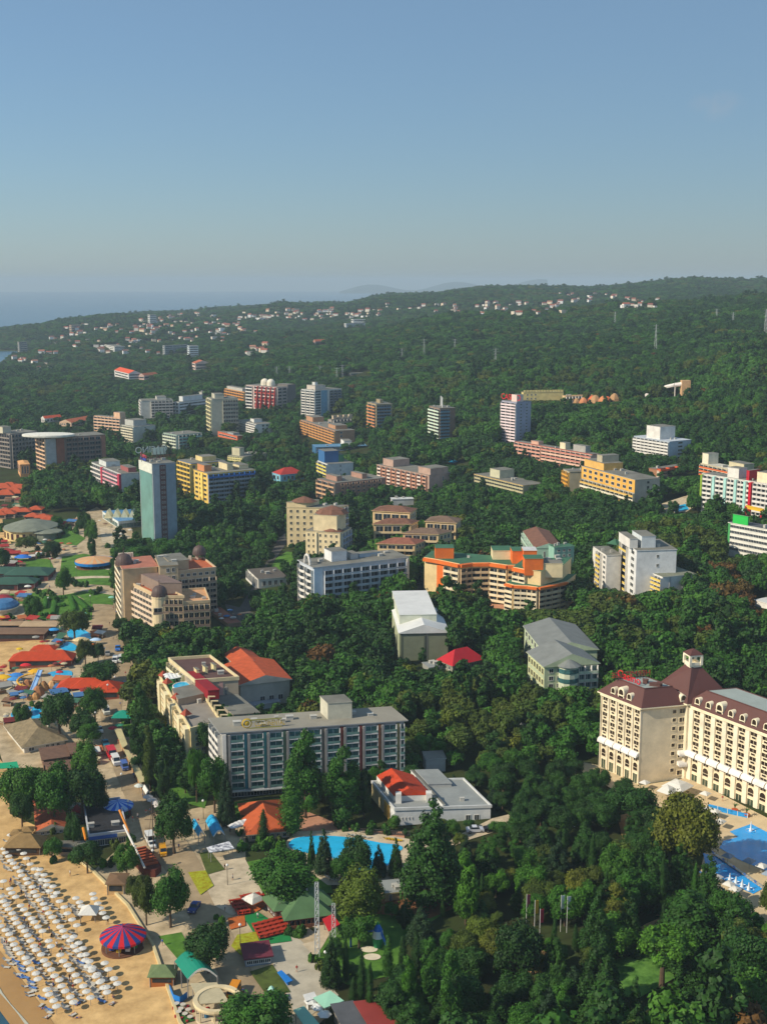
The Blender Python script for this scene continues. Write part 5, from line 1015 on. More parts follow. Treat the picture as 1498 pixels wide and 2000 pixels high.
# beach wall
b = MB(); wl = [(420, 2090), (352, 2000), (300, 1850), (250, 1770), (182, 1703), (142, 1672)]; w3 = [gnd(*p) for p in wl]
t = thing('beach_wall', 'low cream wall between the sand and the promenade', 'wall', w3[2])
for i in range(len(w3) - 1):
    a, c = w3[i] - t.location, w3[i + 1] - t.location; d = (c - a).normalized(); nn = Vector((-d.y, d.x, 0)) * .3
    i0 = len(b.v); b.v += [(*(a - nn).xy, a.z - .6), (*(c - nn).xy, c.z - .6), (*(c + nn).xy, c.z - .6), (*(a + nn).xy, a.z - .6), (*(a - nn).xy, a.z + .7), (*(c - nn).xy, c.z + .7), (*(c + nn).xy, c.z + .7), (*(a + nn).xy, a.z + .7)]
    for f in ((0, 3, 2, 1), (4, 5, 6, 7), (0, 1, 5, 4), (1, 2, 6, 5), (2, 3, 7, 6), (3, 0, 4, 7)): b.f.append(tuple(i0 + k for k in f)); b.m.append(0)
b.build('wall', W('#c9b98c'), t)
# ------------------------------------------------------------------ generic sheds, canopies, awnings
def slab(name, label, pts, z0, h, mat, wm=None, cat='canopy', base=None, posts=True, tilt=None):
    """roof plate over pixel corners (measured at roof height h above ground)"""
    c = gnd(sum(p[0] for p in pts) / len(pts), sum(p[1] for p in pts) / len(pts) + 6); t = thing(name, label, cat, c)
    q = [at_z(px, py, c.z + h + (tilt[i] if tilt else 0)) - c for i, (px, py) in enumerate(pts)]
    b = MB(); i0 = len(b.v); n = len(q); b.v += [tuple(p) for p in q] + [(p.x, p.y, p.z + .18) for p in q]
    ar = sum(q[k].x * q[(k + 1) % n].y - q[(k + 1) % n].x * q[k].y for k in range(n)); fw = list(range(n)) if ar > 0 else list(range(n))[::-1]
    b.f.append(tuple(i0 + k for k in fw[::-1])); b.m.append(0); b.f.append(tuple(i0 + n + k for k in fw)); b.m.append(0)
    for k in range(n): a_, c_ = fw[k], fw[(k + 1) % n]; b.f.append((i0 + a_, i0 + c_, i0 + n + c_, i0 + n + a_)); b.m.append(0)
    b.build('roof', mat, t)
    if wm is not None:
        b = MB(); b.prism(inset([p.xy for p in q], .6), -1.5, min(p.z for p in q) - .02); b.build('wall', wm, t)
    elif posts:
        for p in inset([p.xy for p in q], .4): b = MB(); b.tube((p.x, p.y, -1), (p.x, p.y, min(v.z for v in q)), .1); b.build('post', POLE, t)
    FOOT.append(grow([(p + c).xy[:] for p in q], 1.5)); xs = [p[0] for p in pts]; ys = [p[1] for p in pts]
    KEEP.append((min(xs), max(xs), max(ys), max(ys), min((p + c).y for p in q) - 1)); return t, c, q
def vault(name, label, P0, P1, P2, h, rise, mat, cat='canopy', wm=None, n=8):
    """barrel roof: P0->P1 one long edge, P1->P2 across the end (pixels at eaves height h)"""
    c = gnd((P0[0] + P2[0]) / 2, (P0[1] + P2[1]) / 2 + 8); t = thing(name, label, cat, c)
    a, e, f = [at_z(*p, c.z + h) - c for p in (P0, P1, P2)]; ac = f - e; b = MB()
    prev = None
    for k in range(n + 1):
        s = k / n; z = rise * math.sin(math.pi * s); cur = (a + ac * s + Vector((0, 0, z)), e + ac * s + Vector((0, 0, z)))
        if prev: b.quad([prev[0], cur[0], cur[1], prev[1]], 0); b.quad([p - Vector((0, 0, .15)) for p in (prev[1], cur[1], cur[0], prev[0])], 0); b.quad([prev[1], cur[1], cur[1] - Vector((0, 0, .5)), prev[1] - Vector((0, 0, .5))], 1)
        prev = cur
    b.build('roof', [mat, W('#d9d6cc')], t)
    if wm: b = MB(); b.prism([v.xy for v in (a, e, f, a + ac)], -1, h - .1); b.build('wall', wm, t)
    else:
        for v in (a, e, f, a + ac, (a + e) / 2, (a + e) / 2 + ac): b = MB(); b.tube((v.x, v.y, -1), (v.x, v.y, h), .12); b.build('post', POLE, t)
    xs = [P0[0], P1[0], P2[0]]; KEEP.append((min(xs), max(xs), max(P1[1], P2[1]) + 6, max(P1[1], P2[1]) + 6, (e + c).y - 2)); FOOT.append(grow([(v + c).xy[:] for v in (a, e, f, a + ac)], 2)); return t, c
GRV = M('vault_green', '#0f7d66', .6, .06)
vault('promenade_café', 'café with curved sea green roof at the bottom beach edge', (342, 1877), (367, 1912), (425, 1906), 4, 2.2, GRV, 'café')
slab('pergola_roof', 'long cream slatted canopy between the green vault and the ring', [(372, 1922), (424, 1920), (448, 1958), (392, 1962)], 0, 3.5, M('slat_cream', '#b9ad8c', .85, .12, .8), cat='canopy')
g = gnd(426, 1982); t = thing('ring_bar', 'open topped bar with thick cream ring roof at the bottom edge', 'bar', g); b = MB()
b.lathe([(4.0, 3), (4.9, 3), (5, 3.4), (4.9, 3.8), (4.0, 3.8), (3.9, 3.4), (4.0, 3)], 28, cap=False); b.build('ring_roof', W('#d6c49c'), t); b = MB(); b.lathe([(4.6, -1), (4.6, .2)], 24); b.build('floor', PLZ, t)
for i in range(8): b = MB(); a = i * .785; b.tube((4.4 * math.cos(a), 4.4 * math.sin(a), 0), (4.4 * math.cos(a), 4.4 * math.sin(a), 3.1), .16); b.build('post', W('#d6c49c'), t)
for i in range(7): b = MB(); a = i * .9; x, y = 2.4 * math.cos(a), 2.4 * math.sin(a); b.lathe([(.5, .2), (.5, .9)], 8, (x, y, 0)); b.build('table', W(['#b0342c', '#3c6a8a', '#cbbd9a'][i % 3]), t)
KEEP.append((365, 470, 1988, 1988, g.y - 6))
b = MB(); g = gnd(352, 1960); t = thing('windbreak', 'bright blue canvas windbreak below the beach hut', 'windbreak', g)
wp = [gnd(*p) - g for p in [(332, 1938), (340, 1958), (352, 1962), (366, 1950)]]
for i in range(3): b.quad([(*wp[i].xy, 0), (*wp[i + 1].xy, 0), (*wp[i + 1].xy, 1.7), (*wp[i].xy, 1.7)]); b.quad([(*(wp[i].xy + Vector((.05, .1))), 0), (*(wp[i + 1].xy + Vector((.05, .1))), 0), (*(wp[i + 1].xy + Vector((.05, .1))), 1.7), (*(wp[i].xy + Vector((.05, .1))), 1.7)][::-1])
b.build('canvas', M('canvas_blue', '#1f78c8', .8, .08), t)
tag(drape('carpet', [(334, 1958), (344, 1955), (382, 1995), (360, 2001)], M('green_carpet2', '#2f5a22', .9, .3, 1), .3, 5, kind=None), 'dark green café turf at the bottom edge of the sand', 'carpet')
for i, (px, py) in enumerate([(346, 1966), (354, 1976), (362, 1986), (350, 1982), (358, 1968), (368, 1978), (372, 1992)]):
    g = gnd(px, py); t = thing('café_table', f'small café table with red stools on dark turf, {ordw(i)} down the slope', 'table', g, group='café tables on the turf'); b = MB(); b.lathe([(.6, .75), (.6, .82)], 10); b.lathe([(.08, 0), (.08, .75)], 6); b.build('table_top', WPL, t)
    for k in range(3): b = MB(); b.lathe([(.28, 0), (.28, .5)], 8, (1.0 * math.cos(k * 2.1), 1.0 * math.sin(k * 2.1), 0)); b.build('stool', W('#9c2430'), t)
# bar with blue front and dark roof, orange masts
r, Q = B('bar', 'bar with dark flat roof, blue fascia and orange masts', (175, 1634, 1656), (248, 1629), (163, None), W('#2f3f66'), [(.03, .97, 'band', 1, 5, dict(h=.5, zo=.1)), (0, 1, 'panel', 1, 1, dict(mat=W('#3a5fa8'), zr=(.7, 1), t=.3)), (.75, 1, 'panel', 1, 1, dict(mat=W('#c9bd9c'), zr=(.75, 1.05), t=.6, name='sign_board'))], [], rmat=M('roof_black', '#2f2f31', .7, .2), vb=1648, trim=W('#b9bcc0'), parapet=.4, vent=2)
OM = M('mast_orange', '#e08a25', .6, .08)
for a_, c_ in (((234, 1582), (252, 1624)), ((163, 1617), (168, 1640))):
    g = gnd(a_[0], a_[1] + 30); b = MB(); y = Q[1].y; p = at_y(*a_, y + 6) - r.location; q = at_y(*c_, y + 2) - r.location; b.tube(p, q, .35, .3); b.tube(q, (q.x, q.y, -1), .25); b.build('mast', OM, r)
B('annex', 'low red tiled annex behind the beach sheds', (72, 1625, 1634), (132, 1618), (66, None), W('#c9b9a0'), [(.1, .9, 'win', 1, 4)], [], roof='gable', rmat=RTC, rh=1.6, vb=1632)
# climbing frame / pirate ship amusement
g = gnd(285, 1690); t = thing('pirate_ship', 'dark red wooden ship shaped playground with white railed gangway', 'playground', g); b = MB()
hull = [(-2.2, -6), (0, -8), (2.2, -6), (2.6, 3), (1.8, 6), (-1.8, 6), (-2.6, 3)]; b.prism(hull, 0, 2.2); b.build('hull', W('#5c2c22'), t, (0, 0, 0), .5)
for i in range(7): b = MB(); b.box(-1.8, 1.8, -5 + i * 1.6, -4.4 + i * 1.6, 2.3, 2.8); b.build('bench', W('#a5502f'), t, (0, 0, 0), .5)
b = MB(); b.tube((-2.4, -7, 3), (-2.4, 10, 7.5), .3); b.build('gangway_rail', WH, t, (0, 0, 0), .5)
rnd = random.Random(4)
for i in range(3):
    b = MB(); x = 1 + i * 2.2; yy = 6 + i * 3.5
    b.tube((x, yy, 0), (x, yy, 15 - i), .14)
    for k in range(4): b.tube((x - 2, yy, 5 + k * 2.4), (x + 2, yy, 5 + k * 2.4), .07)
    for k in (-2, 2): b.tube((x + k, yy, 0), (x, yy, 13), .05)
    b.build('mast', W('#5a4c40'), t)
KEEP.append((262, 305, 1690, 1690, g.y - 8)); FOOT.append([(g.x - 5, g.y - 9), (g.x + 9, g.y - 9), (g.x + 9, g.y + 18), (g.x - 5, g.y + 18)])
pavilion('entrance_kiosk', 'small brown kiosk with cream columns at the beach wall', 231, 1738, 4, 5, 3, .5, W('#7a5f45'), W('#c9a878'))
# restaurant with green roofs, terrace benches
gr = M('roof_moss_green', '#51704a', .9, .15, .4); tim = W('#5a3a2c')
r, Q = B('restaurant', 'timber restaurant with large faded green hip roofs', (540, 1778, 1798), (648, 1766), (521, 1757), tim, [(.05, .95, 'win', 1, 8, dict(w=.6))], [(.1, .9, 'win', 1, 3)], roof='hip', rmat=gr, rh=3.2, vb=1792, over=1.0)
B('wing', '', (563, 1795, 1812), (640, 1785), (551, None), tim, [(.02, .98, 'balc', 1, 7, dict(slab=tim, rail=W('#8a5a40')))], [], roof='hip', rmat=gr, rh=3.6, root=r, vb=1806, over=1.2)
BEN = M('bench_red', '#a5361f', .7, .15, .8)
def bench_set(label, px, py, rz=.35):
    g = gnd(px, py); t = thing('picnic_table', label, 'picnic table', g + Vector((0, 0, .35)), rz, 'red picnic tables on the café terraces'); b = MB(); b.box(-1.1, 1.1, -.4, .4, .72, .8); b.build('table_top', BEN, t)
    for s in (-1, 1): b = MB(); b.box(-1.1, 1.1, s * .75 - .16, s * .75 + .16, .42, .48); b.build('bench', BEN, t)
    b = MB(); b.box(-.9, -.8, -.8, .8, 0, .72); b.box(.8, .9, -.8, .8, 0, .72); b.build('frame', BEN, t)
slots = [(457 + 5 * k + c * 9, 1766 + 7 * k - c * 1) for k in range(4) for c in range(2)] + [(502 + c * 11 + r_ * 4, 1812 - c * 3 + r_ * 7) for r_ in range(4) for c in range(3)] + [(535 + c * 11 + r_ * 4, 1803 - c * 3 + r_ * 7) for r_ in range(4) for c in range(2)] + [(478, 1757), (485, 1755), (500, 1753), (508, 1756)]
for i, (px, py) in enumerate(slots): bench_set(f'red picnic table, {ordw(i % 8) if i < 8 else ordw((i - 8) % 20) if i < 28 else ordw(i - 28)} of those on the {"left terrace" if i < 8 else "orange deck" if i < 28 else "raised white umbrella deck"}', px, py)
for pts, lb in (([(494, 1812), (544, 1796), (570, 1820), (520, 1836)], 'orange wooden deck with rows of picnic tables'), ([(452, 1760), (468, 1756), (492, 1786), (474, 1792)], 'narrow wooden deck left of the green carpet'), ([(470, 1752), (508, 1746), (520, 1772), (496, 1786), (484, 1780)], 'raised orange deck under the white umbrella'), ([(445, 1795), (478, 1790), (480, 1810), (450, 1818)], 'brick orange deck left of the flower bed')):
    tag(drape('wooden_deck', pts, WOODD, .34, 5, kind=None), lb, 'deck')
t = parasol_proto('umbrella', 2.9, 2.6, WHT, 4, 1.3); t.location = gnd(496, 1775); t['label'] = 'large white square umbrella over the orange deck'
KEEP += [(440, 600, 1825, 1835, gnd(520, 1850).y), (366, 500, 1745, 1760, gnd(430, 1775).y), (510, 660, 1900, 1930, gnd(600, 1990).y), (370, 470, 1640, 1660, gnd(420, 1690).y), (480, 560, 1715, 1700, gnd(520, 1765).y)]
for i, (px, py) in enumerate([(522, 1767), (526, 1774), (529, 1780), (533, 1786), (540, 1792), (546, 1796)]):
    g = gnd(px, py); t = thing('flag', f'{["red and white", "blue and white", "red", "white", "red and white", "pale"][i]} flag by the green roofed restaurant, {ordw(i)} from far end', 'flag', g, group='flags by the green roofed restaurant'); b = MB(); b.tube((0, 0, 0), (0, 0, 4.2), .05); b.build('pole', POLE, t); b = MB(); b.box(0, .9, -.03, .03, 1.9, 4.1); b.build('cloth', W(['#c9342f', '#5f8fd0', '#c9342f', '#dfdcd4', '#c9342f', '#d9c9b0'][i]), t, (0, 0, 0), .3 + .1 * i)
slab('red_awning', 'bright red sloping awning beside the lattice masts', [(630, 1796), (650, 1786), (664, 1806), (642, 1820)], 0, 2.6, M('awning_red', '#c4202a', .7, .08), cat='awning')
# slingshot lattice masts
def lattice(name, label, px, py, h, w=.55, top=.4, cat='mast', mat=None, arms=0):
    g = gnd(px, py); b = MB(); n = max(6, int(h / (w * 3)))
    for sx in (-1, 1):
        for sy in (-1, 1): b.tube((sx * w, sy * w, -1), (sx * w * top, sy * w * top, h), .07 + h * .0015, n=4)
    for k in range(n):
        z0, z1 = h * k / n, h * (k + 1) / n; s0 = w * (1 - (1 - top) * k / n); s1 = w * (1 - (1 - top) * (k + 1) / n)
        for (ax, ay, bx_, by) in ((-1, -1, 1, -1), (1, -1, 1, 1), (1, 1, -1, 1), (-1, 1, -1, -1)):
            b.tube((ax * s0, ay * s0, z0), (bx_ * s1, by * s1, z1), .04 + h * .0008, n=3); b.tube((ax * s1, ay * s1, z1), (bx_ * s1, by * s1, z1), .04 + h * .0008, n=3)
    for k in range(arms): b.tube((-2.2 - k * .4, 0, h * (.72 + .12 * k)), (2.2 + k * .4, 0, h * (.72 + .12 * k)), .12, n=4)
    o = b.build(name, mat or M('steel_pale', '#c3c6c6', .5, .08, .3, metal=0), None, g); tag(o, label, cat); return o
lattice('lattice_mast', 'tall pale lattice mast at the parking lot', 620, 1868, 17.5, .5, .7)
lattice('lattice_mast', 'shorter lattice mast in front of the red awning', 652, 1838, 9, .45, .8)
KEEP.append((612, 628, 1865, 1865, gnd(620, 1872).y)); KEEP.append((646, 658, 1832, 1832, gnd(652, 1842).y))
g = gnd(738, 1850); t = thing('play_tower', 'blue and green children play tower with slide on the lawn', 'play tower', g); b = MB(); b.lathe([(1.0, 0), (1.3, 2.5), (1.1, 4.2), (.4, 5.6), (.1, 6.2)], 10, mf=lambda q, j: q % 3); b.build('tower', [W('#2f8a55'), W('#cfd9e0'), W('#2f6fc0')], t)
b = MB(); b.tube((-6, 0, 3.6), (-1, 0, 4.0), .22); b.tube((-6, 0, 0), (-6, 0, 3.6), .22); b.build('swing_beam', W('#2a5fae'), t); b = MB(); b.tube((.5, -.5, 4.6), (2.2, -1.2, .3), .3); b.build('slide', W('#2f6fc0'), t); KEEP.append((690, 752, 1870, 1872, g.y - 4))
for i, (px, py) in enumerate([(721, 1856), (727, 1871)]): o = tag(drape('sand_pit', [(px + 17 * math.cos(k), py + 6.5 * math.sin(k)) for k in np.linspace(0, 6.28, 17)[:-1]], W('#d8ccb0'), .3, 5, kind=None), ['upper round pale sand pit on the lawn', 'lower round pale sand pit on the lawn'][i], 'sand pit')
KEEP.append((700, 748, 1878, 1880, gnd(724, 1884).y))
# bottom edge sheds
MG = M('canopy_mint', '#8fc2a8', .7, .08)
slab('market_canopy', 'mint green sloped canopy left of the dark grey roof', [(612, 1950), (645, 1936), (672, 1956), (634, 1970)], 0, 3, MG, tilt=[0, 1, .4, -.3])
slab('market_canopy', 'long mint green canopy at the bottom edge', [(573, 1974), (594, 1966), (640, 2020), (612, 2030)], 0, 3, MG)
slab('store_shed', 'dark grey flat roofed shed at the bottom edge', [(645, 1962), (690, 1955), (735, 2020), (680, 2030)], 0, 3.4, M('roof_dark'), W('#8a8378'), cat='shed')
slab('store_shed', 'shed with wide red metal roof at the bottom edge', [(690, 1957), (735, 1952), (790, 2012), (735, 2030)], 0, 3.8, M('roof_redmetal', '#8f3a33', .6, .1), W('#8a5a4c'), cat='shed')
slab('van_box', 'white box trailer beside the mint canopy', [(592, 1944), (614, 1938), (620, 1950), (598, 1957)], 0, 2.6, W('#d9d8d2'), W('#d0cfc8'), cat='trailer')
for i, (px, py) in enumerate([(608, 1974), (622, 1986), (634, 2000)]):
    t = parasol_proto('umbrella', 1.5, 2.2, W('#d6d6d0'), 6); t.location = gnd(px, py); t['label'] = f'pale grey umbrella between the two mint canopies, {ordw(i)} from the top'
B('kiosk', 'long pale kiosk with maroon roof beside the yellow flower bed', (480, 1874, 1890), (531, 1866), (474, None), W('#8f9ba5'), [(.05, .95, 'band', 1, 4, dict(h=.4))], [], rmat=M('roof_maroon2', '#6a2c38', .7, .1), trim=M('roof_maroon2'), vb=1884, over=.4, vent=0)
vault('kiosk', 'small mint green domed kiosk at the end of the grass bed', (522, 1935), (526, 1946), (542, 1943), 2, 1, W('#9fcbb8'), 'kiosk')
for i, pts in enumerate([[(542, 1900), (550, 1896), (572, 1916), (560, 1921)]]): slab('market_canopy', 'bright blue canopy on the parking lot edge', pts, 0, 1.2, M('canvas_blue'), W('#1f6ab0'))
# blue water wave vaults, striped canopy, orange roof café
SKY = M('vault_skyblue', '#2fa3d0', .6, .3, .9)
vault('awning_tunnel', 'sky blue barrel awning along the shopping lane, right one', (402, 1603), (417, 1634), (440, 1630), 2.6, 1.6, SKY)
vault('awning_tunnel', 'sky blue barrel awning along the shopping lane, left one', (374, 1610), (388, 1634), (400, 1630), 2.6, 1.4, SKY)
slab('striped_canopy', 'blue and white wavy striped canopy at the plaza head', [(404, 1656), (448, 1644), (458, 1658), (410, 1666)], 0, 3, M('stripe_canvas', '#3f4f8a', .8, .75, 1.1, col2='#c9cede'))
B('café', 'café with orange tiled roof in two hips above the hedge', (486, 1630, 1644), (566, 1622), (470, None), W('#b9a58a'), [(.05, .95, 'win', 1, 6)], [], roof='hip', rmat=M('roof_orange2', '#b8582f', .8, .12, .6), rh=3, vb=1632, over=.8)
for i, (px, py) in enumerate([(458, 1618), (465, 1615), (472, 1612), (482, 1609), (492, 1604), (505, 1606), (535, 1608)]):
    t = parasol_proto('umbrella', 1.7, 2.3, W('#d9d8d4'), 6); t.location = gnd(px, py + 10); t['label'] = f'white umbrella behind the orange roofed café, {ordw(i)} from the left'
# promenade sheds, roofs along the street
slab('market_arcade', 'long cream roofed market arcade along the right side of the street', [(224, 1424), (238, 1424), (250, 1455), (240, 1462)], 0, 3, W('#bdb183'), W('#b08a62'), cat='market stall')
slab('market_arcade', 'lower long cream roofed arcade following the first', [(242, 1464), (252, 1466), (288, 1526), (274, 1530)], 0, 3, W('#bdb183'), W('#b08a62'), cat='market stall')
pavilion('gazebo', 'sea green hipped gazebo on the street side lawn', 243, 1412, 6, 6, 3, 1.6, M('roof_seagreen', '#148a72', .7, .08), cat='gazebo')
for i, (px, py, c) in enumerate([(221, 1434, '#c23a44'), (234, 1428, '#4aa07a'), (273, 1548, '#c9cfc8'), (290, 1570, '#cfc6bd'), (298, 1576, '#cfc6bd'), (306, 1582, '#cfc6bd'), (312, 1588, '#cfc6bd')]):
    t = parasol_proto('umbrella', 1.5, 2.2, W(c), 8); t.location = gnd(px, py); t['label'] = ['red umbrella at the head of the cream arcade', 'green umbrella behind the red one', 'pale green umbrella below the arcade', 'first beige stall umbrella below the arcade', 'second beige stall umbrella below the arcade', 'third beige stall umbrella below the arcade', 'lowest beige stall umbrella below the arcade'][i]
vault('kiosk', 'small white barrel roofed kiosk below the cream arcade', (279, 1540), (286, 1552), (294, 1549), 2.2, 1, WH, 'kiosk')
stone = M('roof_stone', '#85765a', .95, .28, .7, bump=.4)
r, _ = B('old_house', 'white walled old house with broad stone slab roof', (48, 1460, 1472), (127, 1456), (10, None), W('#c9c3b4'), [(.05, .3, 'win', 1, 1), (.5, .9, 'win', 1, 3)], [(.2, .8, 'win', 1, 2)], roof='hip', rmat=stone, rh=3.4, vb=1468, over=1.0)
bx(r, *_[:4], .8, .84, .4, .5, _[5] + 1.5, 2, WH, 'chimney')
slab('tavern_roof', 'brown ribbed tavern roof in front of the stone roofed house', [(76, 1462), (132, 1454), (138, 1478), (82, 1486)], 0, 3.5, M('roof_ribbed', '#6f5444', .9, .2, .7), W('#7a5f4c'), cat='tavern')
slab('tavern_roof', 'second brown ribbed roof reaching towards the street', [(130, 1452), (176, 1450), (182, 1466), (138, 1474)], 0, 3.8, M('roof_ribbed'), W('#7a5f4c'), cat='tavern')
slab('tavern_roof', 'lowest brown tavern roof above the big trees', [(84, 1490), (140, 1484), (144, 1506), (100, 1508)], 0, 3.5, M('roof_ribbed'), W('#7a5f4c'), cat='tavern')
slab('green_tarpaulin', 'bright green tarpaulin canopy at the left edge', [(-5, 1492), (34, 1488), (38, 1500), (-5, 1502)], 0, 2.8, M('tarp_green', '#1fa070', .7, .08))
for i, (px, py, w, d, lb) in enumerate([(85, 1298, 24, 8, 'red roofed beach restaurant with two crossing hip roofs'), (108, 1296, 14, 7, 'right wing pavilion of the red roofed beach restaurant'), (150, 1352, 12, 7, 'left pavilion of the red roofed street restaurant'), (180, 1352, 13, 8, 'middle pavilion of the red roofed street restaurant'), (214, 1358, 9, 10, 'right pavilion of the red roofed street restaurant')]):
    pavilion('restaurant_pavilion', lb, px, py, w, d, 3, 2.6, M('roof_redorange', '#b8401c', .8, .14, .5), W('#8a4a35'), rz=.05, cat='restaurant'); KEEP.append((px - w * 2, px + w * 2, py - 2, py - 2, gnd(px, py + 3).y))
pavilion('restaurant_pavilion', 'small raised hip roof on the red roofed beach restaurant', 88, 1286, 9, 5, 4.2, 1.6, M('roof_redorange'), None, cat='restaurant', posts=True)
# sunshades and slides of the water park
for i, (px, py, c, s, lb) in enumerate([(72, 1318, '#d9a51e', 4.2, 'bright yellow oval sunshade by the slides'), (8, 1330, '#e0b020', 4.5, 'yellow awning at the left edge'), (34, 1326, '#3a7fc4', 4.0, 'blue sunshade beside the yellow awning'), (30, 1334, '#4a90cc', 3.8, 'lower blue sunshade beside the yellow awning'), (30, 1342, '#c9c9c2', 3, 'grey white sunshade below the blue sunshades'), (160, 1256, '#d9c290', 6, 'large cream oval sunshade over the small pool'), (188, 1256, '#a9c4dc', 4, 'pale blue domed sunshade by the orange stall'), (184, 1266, '#d97a35', 2.5, 'orange stall top below the pale blue sunshade'), (106, 1236, '#2f8fd0', 4, 'bright blue awning by the upper pool'), (96, 1228, '#2f5fb0', 4, 'dark blue awning behind the bright blue awning'), (72, 1226, '#d8b93c', 4, 'thin yellow awning beside the hedge maze'), (142, 1350, '#c92a30', 2.4, 'red umbrella at the street restaurant'), (40, 1274, '#d9b51e', 2, 'yellow umbrella on the sand tower'), (38, 1300, '#c92832', 3, 'red umbrella at the corner of the beach restaurant'), (52, 1306, '#c92832', 3, 'second red umbrella at the beach restaurant'), (38, 1102, '#d23a40', 4, 'red dome umbrella in the garden'), (46, 1092, '#2a6fc4', 8, 'wide blue awning beside the red dome umbrella'), (16, 1080, '#a03538', 8, 'dark red awning above the blue one'), (166, 1204, '#6fc0ae', 2.2, 'mint umbrella at the maze corner'), (220, 1172, '#7fb8a4', 3, 'pale green umbrella by the tower foot'), (8, 1172, '#8a2a35', 8, 'dark red awning at the left edge of the gardens'), (26, 1190, '#d9d6cc', 2.5, 'white umbrella below the dark red awning'), (56, 1150, '#dcdad2', 3, 'white umbrella on the garden path'), (40, 1146, '#dcdad2', 3, 'white umbrella left on the garden path'), (4, 1212, '#d9a030', 4, 'orange yellow stall top at the left edge'), (118, 1320, '#c9283a', 2, 'red umbrella standing in the pool'), (165, 1328, '#dcd9a0', 2.5, 'pale yellow awning by the street restaurant')]):
    s *= .62 if py < 1270 else .75; g = gnd(px, py + 4); t = thing('sunshade', lb, 'sunshade', g); b = MB(); b.lathe([(s, 2.2), (s * .9, 2.5), (s * .5, 2.5 + s * .18), (.1, 2.5 + s * .26)], 14, cap=True, sx=1, sy=.6); b.build('canopy', W(c), t); b = MB(); b.tube((0, 0, -.5), (0, 0, 2.4), .1); b.build('pole', POLE, t)
pavilion('beach_bar', 'striped brown roofed beach bar at the upper sand', 42, 1246, 22, 9, 3.2, .5, W('#7d624c'), W('#5c3a30'), cat='bar')
pavilion('beach_bar', 'flat beige roof beside the striped beach bar', 80, 1232, 15, 8, 3.2, .4, W('#b59a78'), W('#6a5240'), cat='bar')
pavilion('stall', 'low beige roofed stalls at the left edge of the upper sand', 16, 1230, 16, 6, 3, .5, W('#a58a6a'), W('#6a5240'), cat='stall')
for i in range(2):
    a = gnd(70 - i * 8, 1352 + i * 4); t = thing('water_slide', ['pale blue straight water slide among ochre rocks', 'yellow curling water slide among ochre rocks'][i], 'water slide', a); b = MB()
    if i == 0:
        for s in (-.7, .7): b.tube((s, 8, 6), (s, -8, .8), .25)
        b.quad([(-.7, 8, 6), (.7, 8, 6), (.7, -8, .8), (-.7, -8, .8)][::-1]); b.quad([(-.7, 8, 5.9), (.7, 8, 5.9), (.7, -8, .7), (-.7, -8, .7)])
    else:
        for k in range(16): u, v = k * .5, (k + 1) * .5; b.tube((-3 + 3 * math.cos(u), 3 * math.sin(u) + 4, 6.5 - k * .38), (-3 + 3 * math.cos(v), 3 * math.sin(v) + 4, 6.5 - (k + 1) * .38), .4)
    b.build('chute', W(['#8fb4dc', '#cfa040'][i]), t); b = MB()
    for k in range(3): b.tube((0, 8 - k * 6, -1), (0, 8 - k * 6, 5.5 - k * 2), .2)
    b.build('support', POLE, t)
rnd = random.Random(8); g = gnd(72, 1352); t = thing('rock_garden', 'ochre artificial rocks around the water slides', 'rocks', g)
for i in range(12): q = gnd(48 + rnd.uniform(0, 55), 1338 + rnd.uniform(0, 30)) - g; b = MB(); s = rnd.uniform(1, 2.4); b.lathe([(s * 1.2, -1), (s, s * .7), (s * .5, s * 1.4), (.1, s * 1.6)], 7, q); b.build('rock', W(['#b98a55', '#a5714a', '#c99c6a'][i % 3]), t)
# round beach restaurant
g = gnd(62, 1046); t = thing('round_restaurant', 'round cream restaurant with grey green fan roof on the upper beach', 'restaurant', g); b = MB(); b.lathe([(15, -2), (15, 5.5)], 28, sx=1.0, sy=1.1); b.build('wall', W('#d6bf86'), t)
b = MB(); b.lathe([(16, 5.5), (15.8, 6), (6, 9), (.2, 10)], 12, sx=1, sy=1.15); b.build('roof', M('roof_greygreen', '#7b8070', .85, .15, .3), t); b = MB(); b.lathe([(8, 4.5), (7.6, 5), (.2, 6)], 12, (12, -10, 0), sx=1.2); b.lathe([(7, -2), (7, 4.5)], 12, (12, -10, 0)); b.build('porch_roof', M('roof_greygreen'), t)
for i in range(14):
    a = math.pi * (.95 + i * .08); b = MB(); b.box(-.8, .8, -.1, .1, .5, 4); b.build('window', M('window_maroon', '#4a2a2a', .3, .2), t, (15.05 * math.cos(a), 16.5 * math.sin(a), 0), a - math.pi / 2)
KEEP.append((10, 108, 1050, 1050, g.y - 17)); FOOT.append([(g.x + 22 * math.cos(k), g.y + 24 * math.sin(k)) for k in np.linspace(0, 6.28, 13)[:-1]])
for i in range(9): pavilion('orange_roof_stall', f'small stall with orange hip roof behind the round restaurant, {ordw(i)} from the left', [2, 12, 20, 34, 50, 72, 66, 86, 96][i], [1012, 1006, 1010, 1004, 1006, 1002, 1016, 1018, 1022][i], 9, 8, 3, 2, M('roof_stall_orange', '#b5522f', .85, .15), W('#a58a70'), cat='stall')
for i, (px, py) in enumerate([(8, 962), (20, 960), (38, 964), (30, 972), (12, 975)]): pavilion('orange_roof_house', f'beach house with orange roof at the left edge, {ordw(i)} of five', px, py, 14, 10, 4, 3, M('roof_stall_orange'), W('#b59a80'), cat='house')
